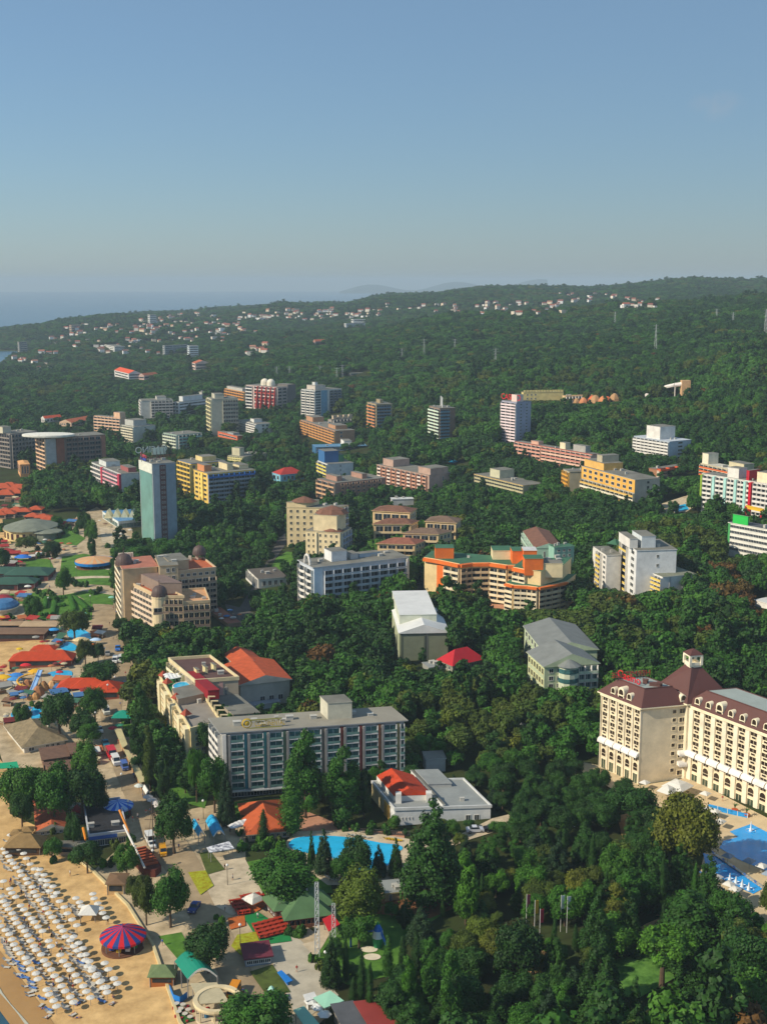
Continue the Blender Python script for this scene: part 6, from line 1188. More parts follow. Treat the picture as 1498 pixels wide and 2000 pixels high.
for i, (px, py, w, d) in enumerate([(24, 1128, 42, 12), (58, 1132, 22, 10), (34, 1148, 20, 9), (6, 1150, 18, 10)]): pavilion('garden_restaurant', ['long dark green roofed garden restaurant', 'right dark green roof of the garden restaurants', 'small dark green roofed pavilion with raised cap', 'dark green roofed pavilion cut by the left edge'][i], px, py, w, d, 3.5, 2.2, M('roof_darkgreen', '#36584a', .85, .15), W('#6a3a35'), cat='restaurant')
g = gnd(10, 1196); t = thing('boat_café', 'rounded blue glass roofed café at the left edge', 'café', g); b = MB(); b.lathe([(5.5, -1), (5.8, 3)], 18, sx=1, sy=1.3); b.build('wall', W('#b9b0a0'), t); b = MB(); b.lathe([(6.5, 3), (6.2, 4), (4, 5.6), (.2, 6)], 18, sx=1, sy=1.3); b.build('roof', M('roof_blueglass', '#3f6f9a', .25, .15), t); b = MB(); b.lathe([(6.6, 2.7), (6.8, 3.3)], 18, sx=1, sy=1.3, cap=False); b.build('rim', WH, t)
# hedge maze
rnd = random.Random(2); HED = M('hedge_leaf', '#3a6426', .95, .3, 1.2, .1, bump=.5)
for i, (a_, c_) in enumerate([((60, 1218), (66, 1190)), ((66, 1215), (120, 1214)), ((88, 1190), (92, 1170)), ((92, 1172), (138, 1168)), ((138, 1168), (146, 1194)), ((106, 1186), (128, 1184)), ((76, 1204), (96, 1202)), ((104, 1204), (108, 1176)), ((148, 1170), (170, 1190))]):
    p, q = gnd(*a_), gnd(*c_); d = q - p; o = MB(); k = max(2, int(d.length / 1.6))
    for s in range(k): c = d * ((s + .5) / k); o.lathe([(1.2, -.3), (1.35, .8), (1.0, 1.6), (.3, 1.8)], 7, (c.x + rnd.uniform(-.15, .15), c.y, c.z))
    tag(o.build('hedge', HED, None, p), f'clipped green hedge of the maze, {ordw(i)} counting from the lower left', 'hedge', 'clipped hedges of the maze')
# vehicles -------------------------------------------------------------
TY = M('tyre', '#1a1a1a', .9, 0)
def car_bodies(c, van=False):
    m = W(c, .35, .04); b = MB()
    if van:
        pr = [(-2.6, .35), (-2.6, 2.3), (-2.4, 2.45), (1.5, 2.45), (2.1, 1.5), (2.7, 1.3), (2.75, .35)]; w = .98
    else:
        pr = [(-2.15, .35), (-2.15, .85), (-2.0, 1.0), (-1.5, 1.05), (1.1, 1.0), (2.05, .85), (2.15, .35)]; w = .86
    n = len(pr); i0 = 0
    b.v += [(x, -w, z) for x, z in pr] + [(x, w, z) for x, z in pr]; b.f.append(tuple(range(n))); b.m.append(0); b.f.append(tuple(range(n, 2 * n))[::-1]); b.m.append(0)
    for k in range(n): q = (k + 1) % n; b.f.append((q, k, n + k, n + q)); b.m.append(0)
    if not van:
        rf = [(-1.35, 1.04), (-.8, 1.48), (.35, 1.48), (1.0, 1.0)]; n2 = len(b.v); w2 = .72
        b.v += [(x, -(.82 if z < 1.1 else w2), z) for x, z in rf] + [(x, (.82 if z < 1.1 else w2), z) for x, z in rf]
        b.f.append((n2 + 1, n2 + 2, n2 + 6, n2 + 5)); b.m.append(0)
    return b.mesh('body', [m])
def car_glass(van):
    b = MB()
    if van:
        for s in (-1, 1): b.box(-2.2, 1.5, s * .985 - .01, s * .985 + .01, 1.45, 2.1)
        b.quad([(1.53, -.85, 2.42), (2.13, -.9, 1.52), (2.13, .9, 1.52), (1.53, .85, 2.42)][::-1]); b.box(-2.62, -2.6, -.8, .8, 1.4, 2.1)
    else:
        rf = [(-1.35, 1.04), (-.8, 1.46), (.35, 1.46), (1.0, 1.0)]
        L_ = [(x, -(.82 if z < 1.1 else .72), z) for x, z in rf]; R_ = [(x, -y, z) for x, y, z in L_]
        b.quad(L_); b.quad(R_[::-1]); b.quad([L_[0], L_[1], R_[1], R_[0]][::-1]); b.quad([L_[2], L_[3], R_[3], R_[2]][::-1])
    return b.mesh('window_glass', [GD])
wb = MB(); 
for k in range(12): pass
wb.lathe([(.33, -.1), (.33, .1)], 12); WHEEL = wb.mesh('wheel', [TY]); rb_m = MB(); rb_m.lathe([(.2, -.12), (.2, .12)], 10); RIM = rb_m.mesh('rim', [M('rim_grey', '#9a9a9c', .4, 0, metal=.6)]); CG = {True: car_glass(True), False: car_glass(False)}; CBODY = {}
hb_ = MB(); hb_.box(0, .04, -.16, .16, -.08, .08); HLM = hb_.mesh('headlight', [M('lamp_lens', '#e6e2d6', .2, 0)])
def vehicle(px, py, col, rz, label, van=False, sc=1.0):
    g = gnd(px, py); g.z += .18; t = thing('van' if van else 'car', label, 'van' if van else 'car', g, rz); key = (col, van)
    if key not in CBODY: CBODY[key] = car_bodies(col, van)
    link('body', CBODY[key], t); link('window_glass', CG[van], t); X1 = 1.7 if van else 1.35
    for sx in (-X1, X1):
        for sy in (-1, 1): o = link('wheel', WHEEL, t, (sx, sy * (.9 if van else .8), .33)); o.rotation_euler = (R(90), 0, 0); link('rim', RIM, o)
    for sy in (-.6, .6): link('headlight', HLM, t, ((2.73 if van else 2.1), sy, .65))
    t.scale = (sc, sc, sc); return t
dn = R(-68)
for v in [(219, 1480, '#c4222c', dn, 'red van parked by the terrace trees on the street', True, 1.25), (227, 1492, '#d9d8d4', dn, 'white van just below the red van', True, 1.05), (244, 1502, '#4a66a8', dn, 'blue van beside the market arcade', True, .9), (195, 1430, '#e0dfda', dn, 'white car on the street near the stone roofed house', False, 1.15), (207, 1456, '#2f7f94', dn, 'teal car on the street above the red van', False, 1.15), (208, 1394, '#c9c9bd', dn, 'beige van on the street beside the gazebo', True, 1.05), (243, 1348, '#4d5f80', dn, 'dark blue car near the red roofed street restaurant', False, 1.2), (246, 1340, '#8c97a5', dn, 'grey blue car behind the dark blue car', False, 1.1),
          (226, 1294, '#e3e2de', R(-85), 'white van parked at the street bend', True, .95), (237, 1292, '#dddbd4', R(-85), 'second white van at the street bend', True, .95), (196, 1232, '#2f86c4', R(-85), 'blue pickup on the tan road below the domed hotel', True, .8), (231, 1270, '#2f6fc0', R(-80), 'blue car on the tan road near the trees', False, 1.2), (211, 1280, '#8c8880', R(-80), 'grey car at the left kerb of the tan road', False, 1.1),
          (294, 1646, '#d9d9d4', dn, 'white van beside the ship shaped playground', True, 1.0), (298, 1654, '#dcdcd8', dn, 'white car in front of the white van by the playground', False, 1), (319, 1668, '#d99a1e', R(-75), 'yellow and white van on the sunny street', True, .85), (380, 1778, '#2a3f7a', R(-100), 'dark blue car in the shade by the plaza', False, 1.1), (457, 1946, '#d98a1a', R(-100), 'orange pickup in the shade by the cream canopy', True, .95), (928, 1626, '#c3c6cc', R(5), 'silver car on the drive by the pool restaurant', False, 1.15), (962, 1624, '#1c1a1f', R(8), 'black car on the drive by the pool restaurant', False, 1.15), (1105, 1617, '#d6d8dc', R(10), 'white car half hidden by trees left of the big hotel', False, 1.1), (1030, 1418, '#dcdcda', R(10), 'white car on the wood road in the middle', False, 1.2),
          (505, 1094, '#cfd0d0', R(50), 'silver car on the slope road', False, 1.3), (800, 1145, '#9a9a98', R(90), 'grey car beside the white hotel', False, 1.2), (812, 1142, '#2a2a2e', R(10), 'black car beside the orange trimmed hotel', False, 1.2), (484, 1384, '#3a4a5a', R(20), 'dark car on the parking deck', False, 1.1), (472, 1104, '#3f7fc4', R(50), 'blue car at the foot of the slope road', False, 1.2), (455, 1120, '#d9b02a', R(45), 'yellow car on the slope road near the domed hotel', False, 1.2)]: vehicle(*v)
KEEP += [(185, 300, 1490, 1520, gnd(240, 1540).y), (180, 260, 1280, 1300, gnd(220, 1310).y), (190, 235, 1440, 1440, gnd(210, 1446).y), (915, 945, 1624, 1624, gnd(928, 1632).y), (285, 330, 1668, 1672, gnd(310, 1680).y)]
# hotel pool furniture
for i, (px, py) in enumerate([(1322, 1535), (1302, 1545), (1312, 1540)][:2]):
    t = parasol_proto('umbrella', [4.6, 3][i], 2.8, WHT, 4, 1.8); t.location = gnd(px, py + 18); t['label'] = ['big white square umbrella before the cream hotel', 'smaller white umbrella behind the big one'][i]
for i, (px, py) in enumerate([(1258, 1535), (1376, 1557), (1382, 1588), (1395, 1592), (1405, 1612), (1384, 1712), (1398, 1722), (1422, 1736), (1434, 1746), (1410, 1760), (1486, 1700), (1498, 1716), (1462, 1690), (1420, 1680)]):
    t = parasol_proto('pool_umbrella', 1.7, 2.3, WHT if i not in (11, 12, 13) else W('#8a97a5'), 4, .7); t.location = gnd(px, py + 8); t['label'] = f'{"grey blue" if i in (11, 12, 13) else "white"} square umbrella by the hotel pools, {ordw(i)} from the far end'; t['group'] = 'umbrellas by the hotel pools'
for i in range(40):
    k = i % 20; px, py = ((1395 + k * 5.2, 1672 + k * 3.6) if i < 20 else (1372 + k * 5.5, 1712 + k * 4.2)); g = gnd(px, py); o = link('pool_lounger', LW if i % 4 else LB, None, g + Vector((0, 0, .25)), R(35)); tag(o, f'{"white" if i % 4 else "blue"} lounger by the hotel channel pool, {ordw(k)} along the {"inner" if i < 20 else "outer"} side', 'sun lounger', 'loungers by the hotel pools')
g = gnd(1420, 1590); t = thing('windscreen', 'blue patterned low glass screen on the hotel terrace', 'screen', g, R(-36)); b = MB(); b.box(-5.5, 5.5, -.1, .1, .2, 1.5); b.build('panel', M('screen_blue', '#2f8fd0', .3, .3, 1.5), t); b = MB()
for k in range(5): b.box(-5.5 + k * 2.75 - .06, -5.5 + k * 2.75 + .06, -.15, .15, -.2, 1.6)
b.build('post', WH, t)
for i, (px, py) in enumerate([(1434, 1587), (1457, 1596)]):
    g = gnd(px, py); t = thing('potted_palm', ['potted palm in orange pot, left of two', 'potted palm in orange pot, right of two'][i], 'plant', g); b = MB(); b.lathe([(.6, 0), (.9, 1)], 10); b.build('pot', W('#b5522a'), t); b = MB()
    for k in range(9): a = k * .7; b.quad([(0, 0, 1), (.3 * math.cos(a + .6), .3 * math.sin(a + .6), 2.2), (1.3 * math.cos(a), 1.3 * math.sin(a), 2.5), (.3 * math.cos(a - .6), .3 * math.sin(a - .6), 2.1)])
    b.build('fronds', M('palm_leaf', '#3c5a2a', .8, .2, 1), t)
for i, (px, py) in enumerate([(1424, 1722), (1436, 1728), (1448, 1734), (1461, 1740), (1465, 1625)]):
    g = gnd(px, py); b = MB(); b.lathe([(.5, .2), (.25, 1.2), (.06, 2.2 if i < 4 else 3)], 8); b.lathe([(1.2, .3), (1.3, .45)], 10, cap=False); o = b.build('fountain_jet', M('water_spray', '#dfe6ea', .4, .1, 2), None, g); tag(o, ['first', 'second', 'third', 'fourth'][i] + ' white fountain jet along the channel pool' if i < 4 else 'tall white fountain jet in the angular pool', 'fountain')
for i, (px, py, c) in enumerate([(1027, 1810, '#b0455a'), (1043, 1822, '#d9a52a'), (1053, 1840, '#c23040'), (1094, 1812, '#dfdfdc'), (1106, 1814, '#dcdcd6')]):
    g = gnd(px, py + 8); t = thing('flag', f'{["pinkish", "yellow and red", "red and white", "large white", "small white"][i]} flag on a pole in the park wood', 'flag', g); b = MB(); b.tube((0, 0, 0), (0, 0, 9), .07); b.build('pole', W('#c9c9c4'), t); b = MB(); b.box(0, .9, -.04, .04, 5.6, 8.8); b.build('cloth', W(c), t, (0, 0, 0), .4)
    KEEP.append((px - 3, px + 6, py - 10, py - 10, g.y))
# loungers and fence round the kidney pool
for i in range(22):
    a = [(686 + 8 * i, 1634 + 1.2 * i) for i in range(5)] + [(755 + 6 * i, 1641 + i) for i in range(5)] + [(550 + 9 * i, 1666 + 5 * i) for i in range(12)]
    px, py = a[i]; g = gnd(px, py); yel_ = 5 <= i < 10; o = link('pool_lounger', lounger_mesh(M('lounger_yellow', '#d9ae20', .7, .08)) if yel_ else LW, None, g + Vector((0, 0, .25)), R(100 if i < 10 else 60)); tag(o, f'{"yellow" if yel_ else "white"} lounger at the kidney pool, {ordw(i if i < 5 else i - 5 if i < 10 else i - 10)} of the {"far" if i < 5 else "yellow" if i < 10 else "near side"} row', 'sun lounger', 'loungers by the kidney pool')
p, q = gnd(705, 1628), gnd(800, 1634); b = MB(); t = thing('fence', 'dark railing behind the kidney pool', 'fence', p); d = q - p
for i in range(26): c = d * (i / 25); b.box(c.x - .08, c.x + .08, c.y - .08, c.y + .08, c.z - .3, c.z + 1.5)
b.tube((0, 0, 1.4), d + Vector((0, 0, 1.4)), .06); b.tube((0, 0, .7), d + Vector((0, 0, .7)), .05); b.build('railing', M('steel_dark'), t)
# cream pool house under the trees
B('pool_house', 'long low cream pool house in the tree shade below the kidney pool', (752, 1746, 1762), (880, 1732), (744, None), W('#b5a078'), [(.05, .12, 'win', 1, 1, dict(h=.8, zo=.02)), (.75, .95, 'win', 1, 3)], [], rmat=M('roof_ash'), vb=1758, trim=W('#c9b98a'))
# people ---------------------------------------------------------------
def person_mesh(shirt, pants, pose='stand'):
    bm = bmesh.new(); me = bpy.data.meshes.new('person'); J = {}
    def v(k, co, r): J[k] = (bm.verts.new(co), r)
    if pose == 'stand': P_ = dict(pel=((0, 0, .95), .14), che=((0, 0, 1.3), .16), nec=((0, 0, 1.5), .06), hea=((0, .01, 1.63), .1), top=((0, .01, 1.74), .07), hl=((-.09, 0, .9), .1), kl=((-.1, .1, .5), .065), al=((-.1, 0, .08), .045), tl=((-.1, .14, .03), .035), hr=((.09, 0, .9), .1), kr=((.11, -.05, .5), .065), ar=((.11, -.14, .08), .045), tr=((.11, 0, .03), .035), sl=((-.2, 0, 1.42), .065), el=((-.27, -.05, 1.15), .045), wl=((-.26, .08, .9), .035), sr=((.2, 0, 1.42), .065), er=((.27, .02, 1.15), .045), wr=((.26, .12, .92), .035))
    else: P_ = dict(pel=((0, 0, .2), .14), che=((0, -.42, .26), .15), nec=((0, -.62, .3), .06), hea=((0, -.76, .34), .1), top=((0, -.86, .36), .07), hl=((-.09, .04, .2), .1), kl=((-.11, .42, .34), .065), al=((-.11, .82, .16), .045), tl=((-.11, .86, .26), .035), hr=((.09, .04, .2), .1), kr=((.11, .44, .22), .065), ar=((.11, .86, .14), .045), tr=((.11, .9, .24), .035), sl=((-.2, -.52, .26), .065), el=((-.3, -.28, .2), .045), wl=((-.28, -.02, .18), .035), sr=((.2, -.52, .26), .065), er=((.3, -.3, .2), .045), wr=((.26, -.04, .2), .035))
    for k, (co, r) in P_.items(): v(k, co, r)
    for a, c in ('pel che', 'che nec', 'nec hea', 'hea top', 'pel hl', 'hl kl', 'kl al', 'al tl', 'pel hr', 'hr kr', 'kr ar', 'ar tr', 'che sl', 'sl el', 'el wl', 'che sr', 'sr er', 'er wr') and [x.split() for x in ('pel che', 'che nec', 'nec hea', 'hea top', 'pel hl', 'hl kl', 'kl al', 'al tl', 'pel hr', 'hr kr', 'kr ar', 'ar tr', 'che sl', 'sl el', 'el wl', 'che sr', 'sr er', 'er wr')]: bm.edges.new((J[a][0], J[c][0]))
    rad = [r for _, r in J.values()]; bm.to_mesh(me); bm.free(); o = bpy.data.objects.new('person', me); COL.objects.link(o)
    m = o.modifiers.new('s', 'SKIN'); 
    for i, r in enumerate(rad): me.skin_vertices[0].data[i].radius = (r, r)
    me.skin_vertices[0].data[0].use_root = True; o.modifiers.new('u', 'SUBSURF').levels = 1
    bpy.context.view_layer.update(); m2 = bpy.data.meshes.new_from_object(o.evaluated_get(bpy.context.evaluated_depsgraph_get())); bpy.data.objects.remove(o)
    m2.materials.clear()
    for mm in (M('skin', '#b98563', .6, .05), W(shirt), W(pants), M('hair_dark', '#2c2018', .8, .1)): m2.materials.append(mm)
    for p in m2.polygons:
        c = p.center
        if pose == 'stand': p.material_index = 3 if c.z > 1.68 else 1 if .98 < c.z < 1.5 and abs(c.x) < .28 else 2 if .55 < c.z <= .98 and abs(c.x) < .2 else 0
        else: p.material_index = 3 if c.y < -.8 else 2 if -.1 < c.y < .25 and abs(c.x) < .2 else 0
    m2.polygons.foreach_set('use_smooth', [True] * len(m2.polygons)); return m2
cl = [('#d9d6d0', '#3a4660', 'white top and dark trousers'), ('#b03a3a', '#c9c4b5', 'red top and pale shorts'), ('#3a5fa0', '#5a4a3c', 'blue top and brown shorts'), ('#1f1f24', '#2a2a30', 'black clothes')]
PM = [person_mesh(a, c) for a, c, _ in cl]; PL = person_mesh('#b98563', '#2a4a90', 'lie')
spots = [(10, 1846, 'on the sand by the loungers'), (14, 1850, 'by the sand edge loungers beside another'), (76, 1844, 'among the parasol rows'), (212, 1806, 'near the white tent'), (138, 1712, 'under the far parasols'), (286, 1592, 'on the sunlit street'), (294, 1590, 'on the street right of another walker'), (302, 1600, 'on the street by the stalls'), (270, 1600, 'by the blue carousel'), (260, 1606, 'near the bar masts'), (476, 1945, 'in the shade beside the orange pickup'), (474, 1950, 'in the shade below another by the pickup'), (504, 1796, 'on the green carpet'), (232, 1454, 'by the market arcade'), (262, 1520, 'beside the lower arcade'), (264, 1524, 'beside the lower arcade with a companion'), (206, 1450, 'crossing the street'), (388, 1610, 'at the blue awnings'), (420, 1584, 'on the lane under the trees'), (450, 1630, 'by the white umbrellas'), (208, 1046, 'on the casino forecourt'), (222, 1050, 'on the casino forecourt to the right'), (98, 1150, 'on the garden path'), (110, 1164, 'at the garden path crossing'), (110, 1136, 'on the upper garden path'), (222, 1192, 'by the tower foot'), (318, 1848, 'on the lower promenade'), (372, 1850, 'at the lawn edge'), (440, 1780, 'beside the plaza round'), (1410, 1566, 'on the hotel terrace')]
for i, (px, py, w) in enumerate(spots): tag(link('person', PM[i % 4], None, gnd(px, py) + Vector((0, 0, .18)), i * 1.3), f'person in {cl[i % 4][2]} standing {w}', 'person')
for i, (px, py) in enumerate([(94, 1988), (148, 1963), (152, 1990), (142, 1984), (222, 1950), (84, 1972), (222, 1962)]): tag(link('person', PL, None, gnd(px, py) + Vector((0, 0, .4 if i in (1, 3) else .12)), i * .9), f'person in blue trunks lying on the open sand, {ordw(i)} from the left', 'person') if False else tag(link('person', PL, None, gnd(px, py) + Vector((0, 0, .12)), i * .9), f'person in blue swimwear lying on the open sand {["at the lower left", "near the middle loungers", "lowest near the bottom edge", "beside a white lounger", "right of the last rows", "left of the lone loungers", "furthest right below the rows"][i]}', 'person')
# street lamps
lm = MB(); lm.tube((0, 0, 0), (0, 0, 5.2), .09, .06); LP_ = lm.mesh('post', [M('steel_dark')]); lm = MB(); lm.lathe([(.1, 5.1), (.35, 5.35), (.35, 5.6), (.1, 5.85)], 10); LG = lm.mesh('globe', [M('lamp_globe', '#e3e1da', .4, 0)])
for i, (px, py) in enumerate([(239, 1546), (188, 1422), (212, 1366), (206, 1292), (252, 1600), (398, 1600), (445, 1730), (470, 1850), (120, 1148), (96, 1190), (178, 1186), (150, 1128), (100, 1110), (226, 1350), (300, 1700), (636, 1905), (600, 1780), (660, 1725)]):
    t = thing('street_lamp', f'dark lamp post with white globe, {ordw(i)} on the promenade and gardens', 'street lamp', gnd(px, py), 0, 'globe lamps'); link('post', LP_, t); link('globe', LG, t)
# pylons on the far slope
for i, (px, py, h) in enumerate([(785, 704, 22), (828, 698, 36), (888, 681, 18), (967, 716, 30), (669, 741, 26), (658, 743, 22), (541, 734, 16), (566, 731, 13), (626, 728, 11), (1279, 682, 42), (1493, 650, 42), (1200, 632, 26), (1430, 632, 20), (1398, 624, 20)]):
    lattice('pylon', f'grey power pylon on the wooded slope, {ordw(i)} in the line of masts', px, py + 6, h * .55 + 6, 1.4, .15, 'pylon', M('steel_pylon', '#b5b8b8', .6, .05), 3)['group'] = 'power pylons'
# ------------------------------------------------------------------ far houses and blocks
rnd = random.Random(21); hm = {}
WC = ['#efeae0', '#e6ddca', '#e3d6c0', '#d4cec2', '#e0cdb0', '#e6e6e2']; RC = ['#9c5f4c', '#8a5446', '#a87860', '#7d6054', '#9a958c', '#b8b0a5']
for wi, wc in enumerate(WC):
    for ri_, rc in enumerate(RC):
        b = MB(); b.box(-5, 5, -4, 4, -3, 5.6, 0); w_ = b.mesh('wall', [W(wc)]); b = MB(); b.quad([(-5.5, -4.6, 5.5), (5.5, -4.6, 5.5), (5.5, 0, 8.4), (-5.5, 0, 8.4)]); b.quad([(5.5, 4.6, 5.5), (-5.5, 4.6, 5.5), (-5.5, 0, 8.4), (5.5, 0, 8.4)])
        if ri_ >= 4: b = MB(); b.box(-5.2, 5.2, -4.2, 4.2, 5.6, 6.1)
        else: b.quad([(5, -4, 5.6), (5, 4, 5.6), (5, 0, 8.3)]); b.quad([(-5, -4, 5.6), (-5, 0, 8.3), (-5, 4, 5.6)])
        hm[(wi, ri_)] = (w_, b.mesh('roof', [M('farroof_' + rc.strip('#'), rc, .85, .1)]))
cname = ['white', 'cream', 'sandy', 'greyish', 'buff', 'pale']; rname = ['red', 'brick red', 'light red', 'brown', 'grey flat', 'pale flat']
clus = [(130, 300, 634, 656, 30, 'on the headland slope'), (275, 480, 612, 640, 46, 'along the left skyline ridge'), (300, 500, 640, 668, 26, 'below the left skyline ridge'), (480, 645, 606, 626, 44, 'on the middle ridge village'), (640, 740, 602, 622, 26, 'around the white ridge complex'), (740, 950, 590, 612, 20, 'scattered on the central ridge'), (940, 1100, 592, 616, 30, 'in the right ridge village'), (1080, 1200, 574, 592, 18, 'high in the right ridge village'), (1212, 1290, 584, 602, 14, 'in the right hill cluster'), (190, 320, 664, 692, 20, 'above the orange roofs'), (8, 120, 690, 722, 14, 'at the lower left wood edge'), (440, 525, 676, 700, 8, 'alone in the middle wood'), (100, 200, 655, 680, 10, 'under the headland')]
FAR_H = []
for (x0, x1, y0, y1, n, w) in clus:
    ptsl = sorted([(rnd.uniform(x0, x1), rnd.uniform(y0, y1)) for _ in range(n)]); cnt = {}
    for (px, py) in ptsl:
        g = gnd(px, py)
        if g.y > 4300 or g.z < 3: continue
        wi, ri_ = rnd.randrange(6), rnd.choice([0, 0, 1, 1, 2, 3, 4, 5]); key = (wi, ri_); cnt[key] = cnt.get(key, 0) + 1
        t = thing('house', f'{cname[wi]} house, {rname[ri_]} roof, {ordw(cnt[key] - 1)} such from left {w}', 'house', g, rnd.uniform(-.5, .9), 'far houses on the ridges'); s = rnd.uniform(.42, .88); t.scale = (s * rnd.uniform(.9, 1.5), s, s * rnd.uniform(.9, 1.3))
        link('wall', hm[key][0], t); link('roof', hm[key][1], t); FAR_H.append((g.x, g.y)); FOOT.append([(g.x + a * 11, g.y + c * 12) for a, c in ((-1, -1.6), (1, -1.6), (1, 1), (-1, 1))]); KEEP.append((px - 3, px + 3, py - 1, py - 1, g.y))
def fb(label, N, Rr, Lr, wall, n=3, m=6, roof='flat', rmat=None, rh=4, cat='building', name='far_hotel'):
    B(name, label, N, Rr, Lr, W(wall), [(.03, .97, 'band', n, max(1, m // 3), dict(h=.4, mull=1))], [(.05, .95, 'band', n, 2, dict(h=.4, mull=1))], roof=roof, rmat=rmat, rh=rh, vent=0, vb=N[2] - 1)
fb('white tower block on the left skyline ridge', (293, 615, 633), (306, 615), (289, None), '#d6d3cb', 5, 6)
fb('grey long hotel with white end on the slope at left', (322, 675, 694), (368, 673), (318, None), '#9aa09f', 5, 9)
fb('white end block of the grey long hotel on the slope', (370, 676, 698), (388, 676), (366, None), '#c9d2d4', 5, 2)
fb('low white hotel with bands above the orange roofs', (224, 677, 687), (245, 673), (205, 673), '#dcdad2', 3, 4)
fb('pinkish villa with arched front and red roof in the left wood', (382, 710, 723), (411, 713), (375, None), '#d3b8aa', 2, 4, 'gable', RTC, 4)
fb('white building with orange roof in the left wood, left of a pair', (252, 730, 741), (275, 728), (224, 723), '#d3d0ca', 2, 4, 'gable', ROR, 4)
fb('pinkish building with orange roof in the left wood, right of a pair', (282, 734, 742), (309, 731), (272, None), '#cfae9f', 1, 4, 'gable', RTC, 3)
fb('white stepped complex on the central ridge', (676, 632, 640), (714, 630), (673, None), '#d6d6d2', 3, 5)
fb('upper white block of the central ridge complex', (690, 624, 634), (714, 624), (686, None), '#dcdcd8', 2, 3)
fb('grey tower on the left shore', (38, 668, 688), (54, 667), (35, None), '#8f8a7c', 5, 3)
fb('sandy hotel on the headland', (140, 635, 648), (158, 634), (136, None), '#c9a88a', 3, 4)
fb('tan lodge with red roof in the middle wood', (616, 667, 674), (636, 666), (612, None), '#b58a78', 1, 3, 'gable', RTC, 3)
fb('low grey shed at the clearing by the masts', (684, 729, 734), (716, 728), (680, None), '#c4bda8', 1, 3)

# many small awnings and stalls of the resort strip
rnd = random.Random(51); AC = [('red', '#a3342f'), ('dark red', '#6f2a2a'), ('white', '#cfccc2'), ('blue', '#46719f'), ('orange', '#b56a40'), ('green', '#3d6650'), ('cream', '#bfb08c'), ('brown', '#7d5f48'), ('grey', '#98968e')]
AM = {}
for nm_, hx in AC:
    b = MB(); b.quad([(-1.9, -1.5, 2.2), (1.9, -1.5, 2.2), (1.9, 1.5, 2.9), (-1.9, 1.5, 2.9)]); b.quad([(-1.9, -1.5, 2.12), (1.9, -1.5, 2.12), (1.9, 1.5, 2.82), (-1.9, 1.5, 2.82)][::-1]); b.quad([(-1.9, -1.5, 2.2), (-1.9, -1.5, 1.85), (1.9, -1.5, 1.85), (1.9, -1.5, 2.2)]); b.quad([(-1.9, -1.5, 2.2), (1.9, -1.5, 2.2), (1.9, -1.5, 1.85), (-1.9, -1.5, 1.85)])
    AM[nm_] = b.mesh('awning', [W(hx)])
b = MB(); b.box(-1.6, 1.6, -1.0, 1.2, 0, 1.0, 0); b.box(-1.7, 1.7, -1.1, -.9, 1.0, 1.08, 1)
for x in (-1.75, 1.75):
    for y in (-1.35, 1.35): b.box(x - .05, x + .05, y - .05, y + .05, -.3, 2.3 if y < 0 else 2.8, 1)
SB = b.mesh('counter', [W('#8a6a4e'), W('#c9bfa8')]); cc_ = {}
for (x0, y0, x1, y1, n, wh) in [(95, 1020, 150, 1032, 6, 'by the boulevard head'), (0, 1050, 30, 1098, 8, 'at the left edge gardens'), (40, 1078, 100, 1094, 8, 'behind the blue awning'), (0, 1108, 70, 1122, 6, 'behind the garden restaurants'), (0, 1165, 50, 1176, 6, 'below the garden restaurants'), (0, 1215, 150, 1228, 12, 'above the beach bars'), (100, 1226, 122, 1262, 6, 'left of the upper pool'), (180, 1230, 200, 1256, 4, 'right of the upper pool'), (0, 1344, 56, 1385, 8, 'around the slides'), (92, 1344, 118, 1385, 4, 'right of the slides'), (120, 1335, 190, 1345, 6, 'above the street restaurant'), (140, 1362, 190, 1385, 6, 'below the street restaurant'), (0, 1395, 60, 1420, 6, 'left of the deep blue pool'), (180, 1470, 205, 1500, 5, 'beside the tavern roofs'), (150, 1575, 205, 1600, 5, 'left of the blue carousel'), (0, 975, 40, 1000, 8, 'among the orange roofs'), (270, 1080, 300, 1100, 3, 'behind the brown dome')]:
    for _ in range(n):
        nm_ = rnd.choice(AC)[0]; k = (nm_, wh); cc_[k] = cc_.get(k, 0) + 1; g = gnd(rnd.uniform(x0, x1), rnd.uniform(y0, y1))
        t = thing('market_stall', f'{ordw(cc_[k] - 1)} small {nm_} awning stall {wh}', 'stall', g + Vector((0, 0, .15)), rnd.uniform(-.6, .6), 'small awning stalls of the resort strip'); link('awning', AM[nm_], t); link('counter', SB, t); sc_ = rnd.uniform(.6, 1.05) * (1 if g.y < 420 else 1.2); t.scale = (sc_ * rnd.uniform(.9, 1.5), sc_, sc_)
for i in range(46):
    if i < 30: px, py = 20 + 6.2 * (i % 15) + 40 * (i // 15) + rnd.uniform(-12, 12), 1700 + 17 * (i % 15) + rnd.uniform(-14, 14); wh = f'among the beach parasols, {ordw(i)} of those there'
    else: px, py = [(228, 1200), (215, 1222), (222, 1250), (246, 1320), (236, 1380), (216, 1410), (240, 1490), (258, 1500), (280, 1560), (300, 1575), (320, 1610), (335, 1640), (350, 1660), (440, 1700), (455, 1720), (580, 1900)][i - 30]; wh = f'walking on the promenade, {ordw(i - 30)} from the far end'
    tag(link('person', PM[i % 4], None, gnd(px, py) + Vector((0, 0, .15)), i * 2.1), f'person in {cl[i % 4][2]} {wh}', 'person')

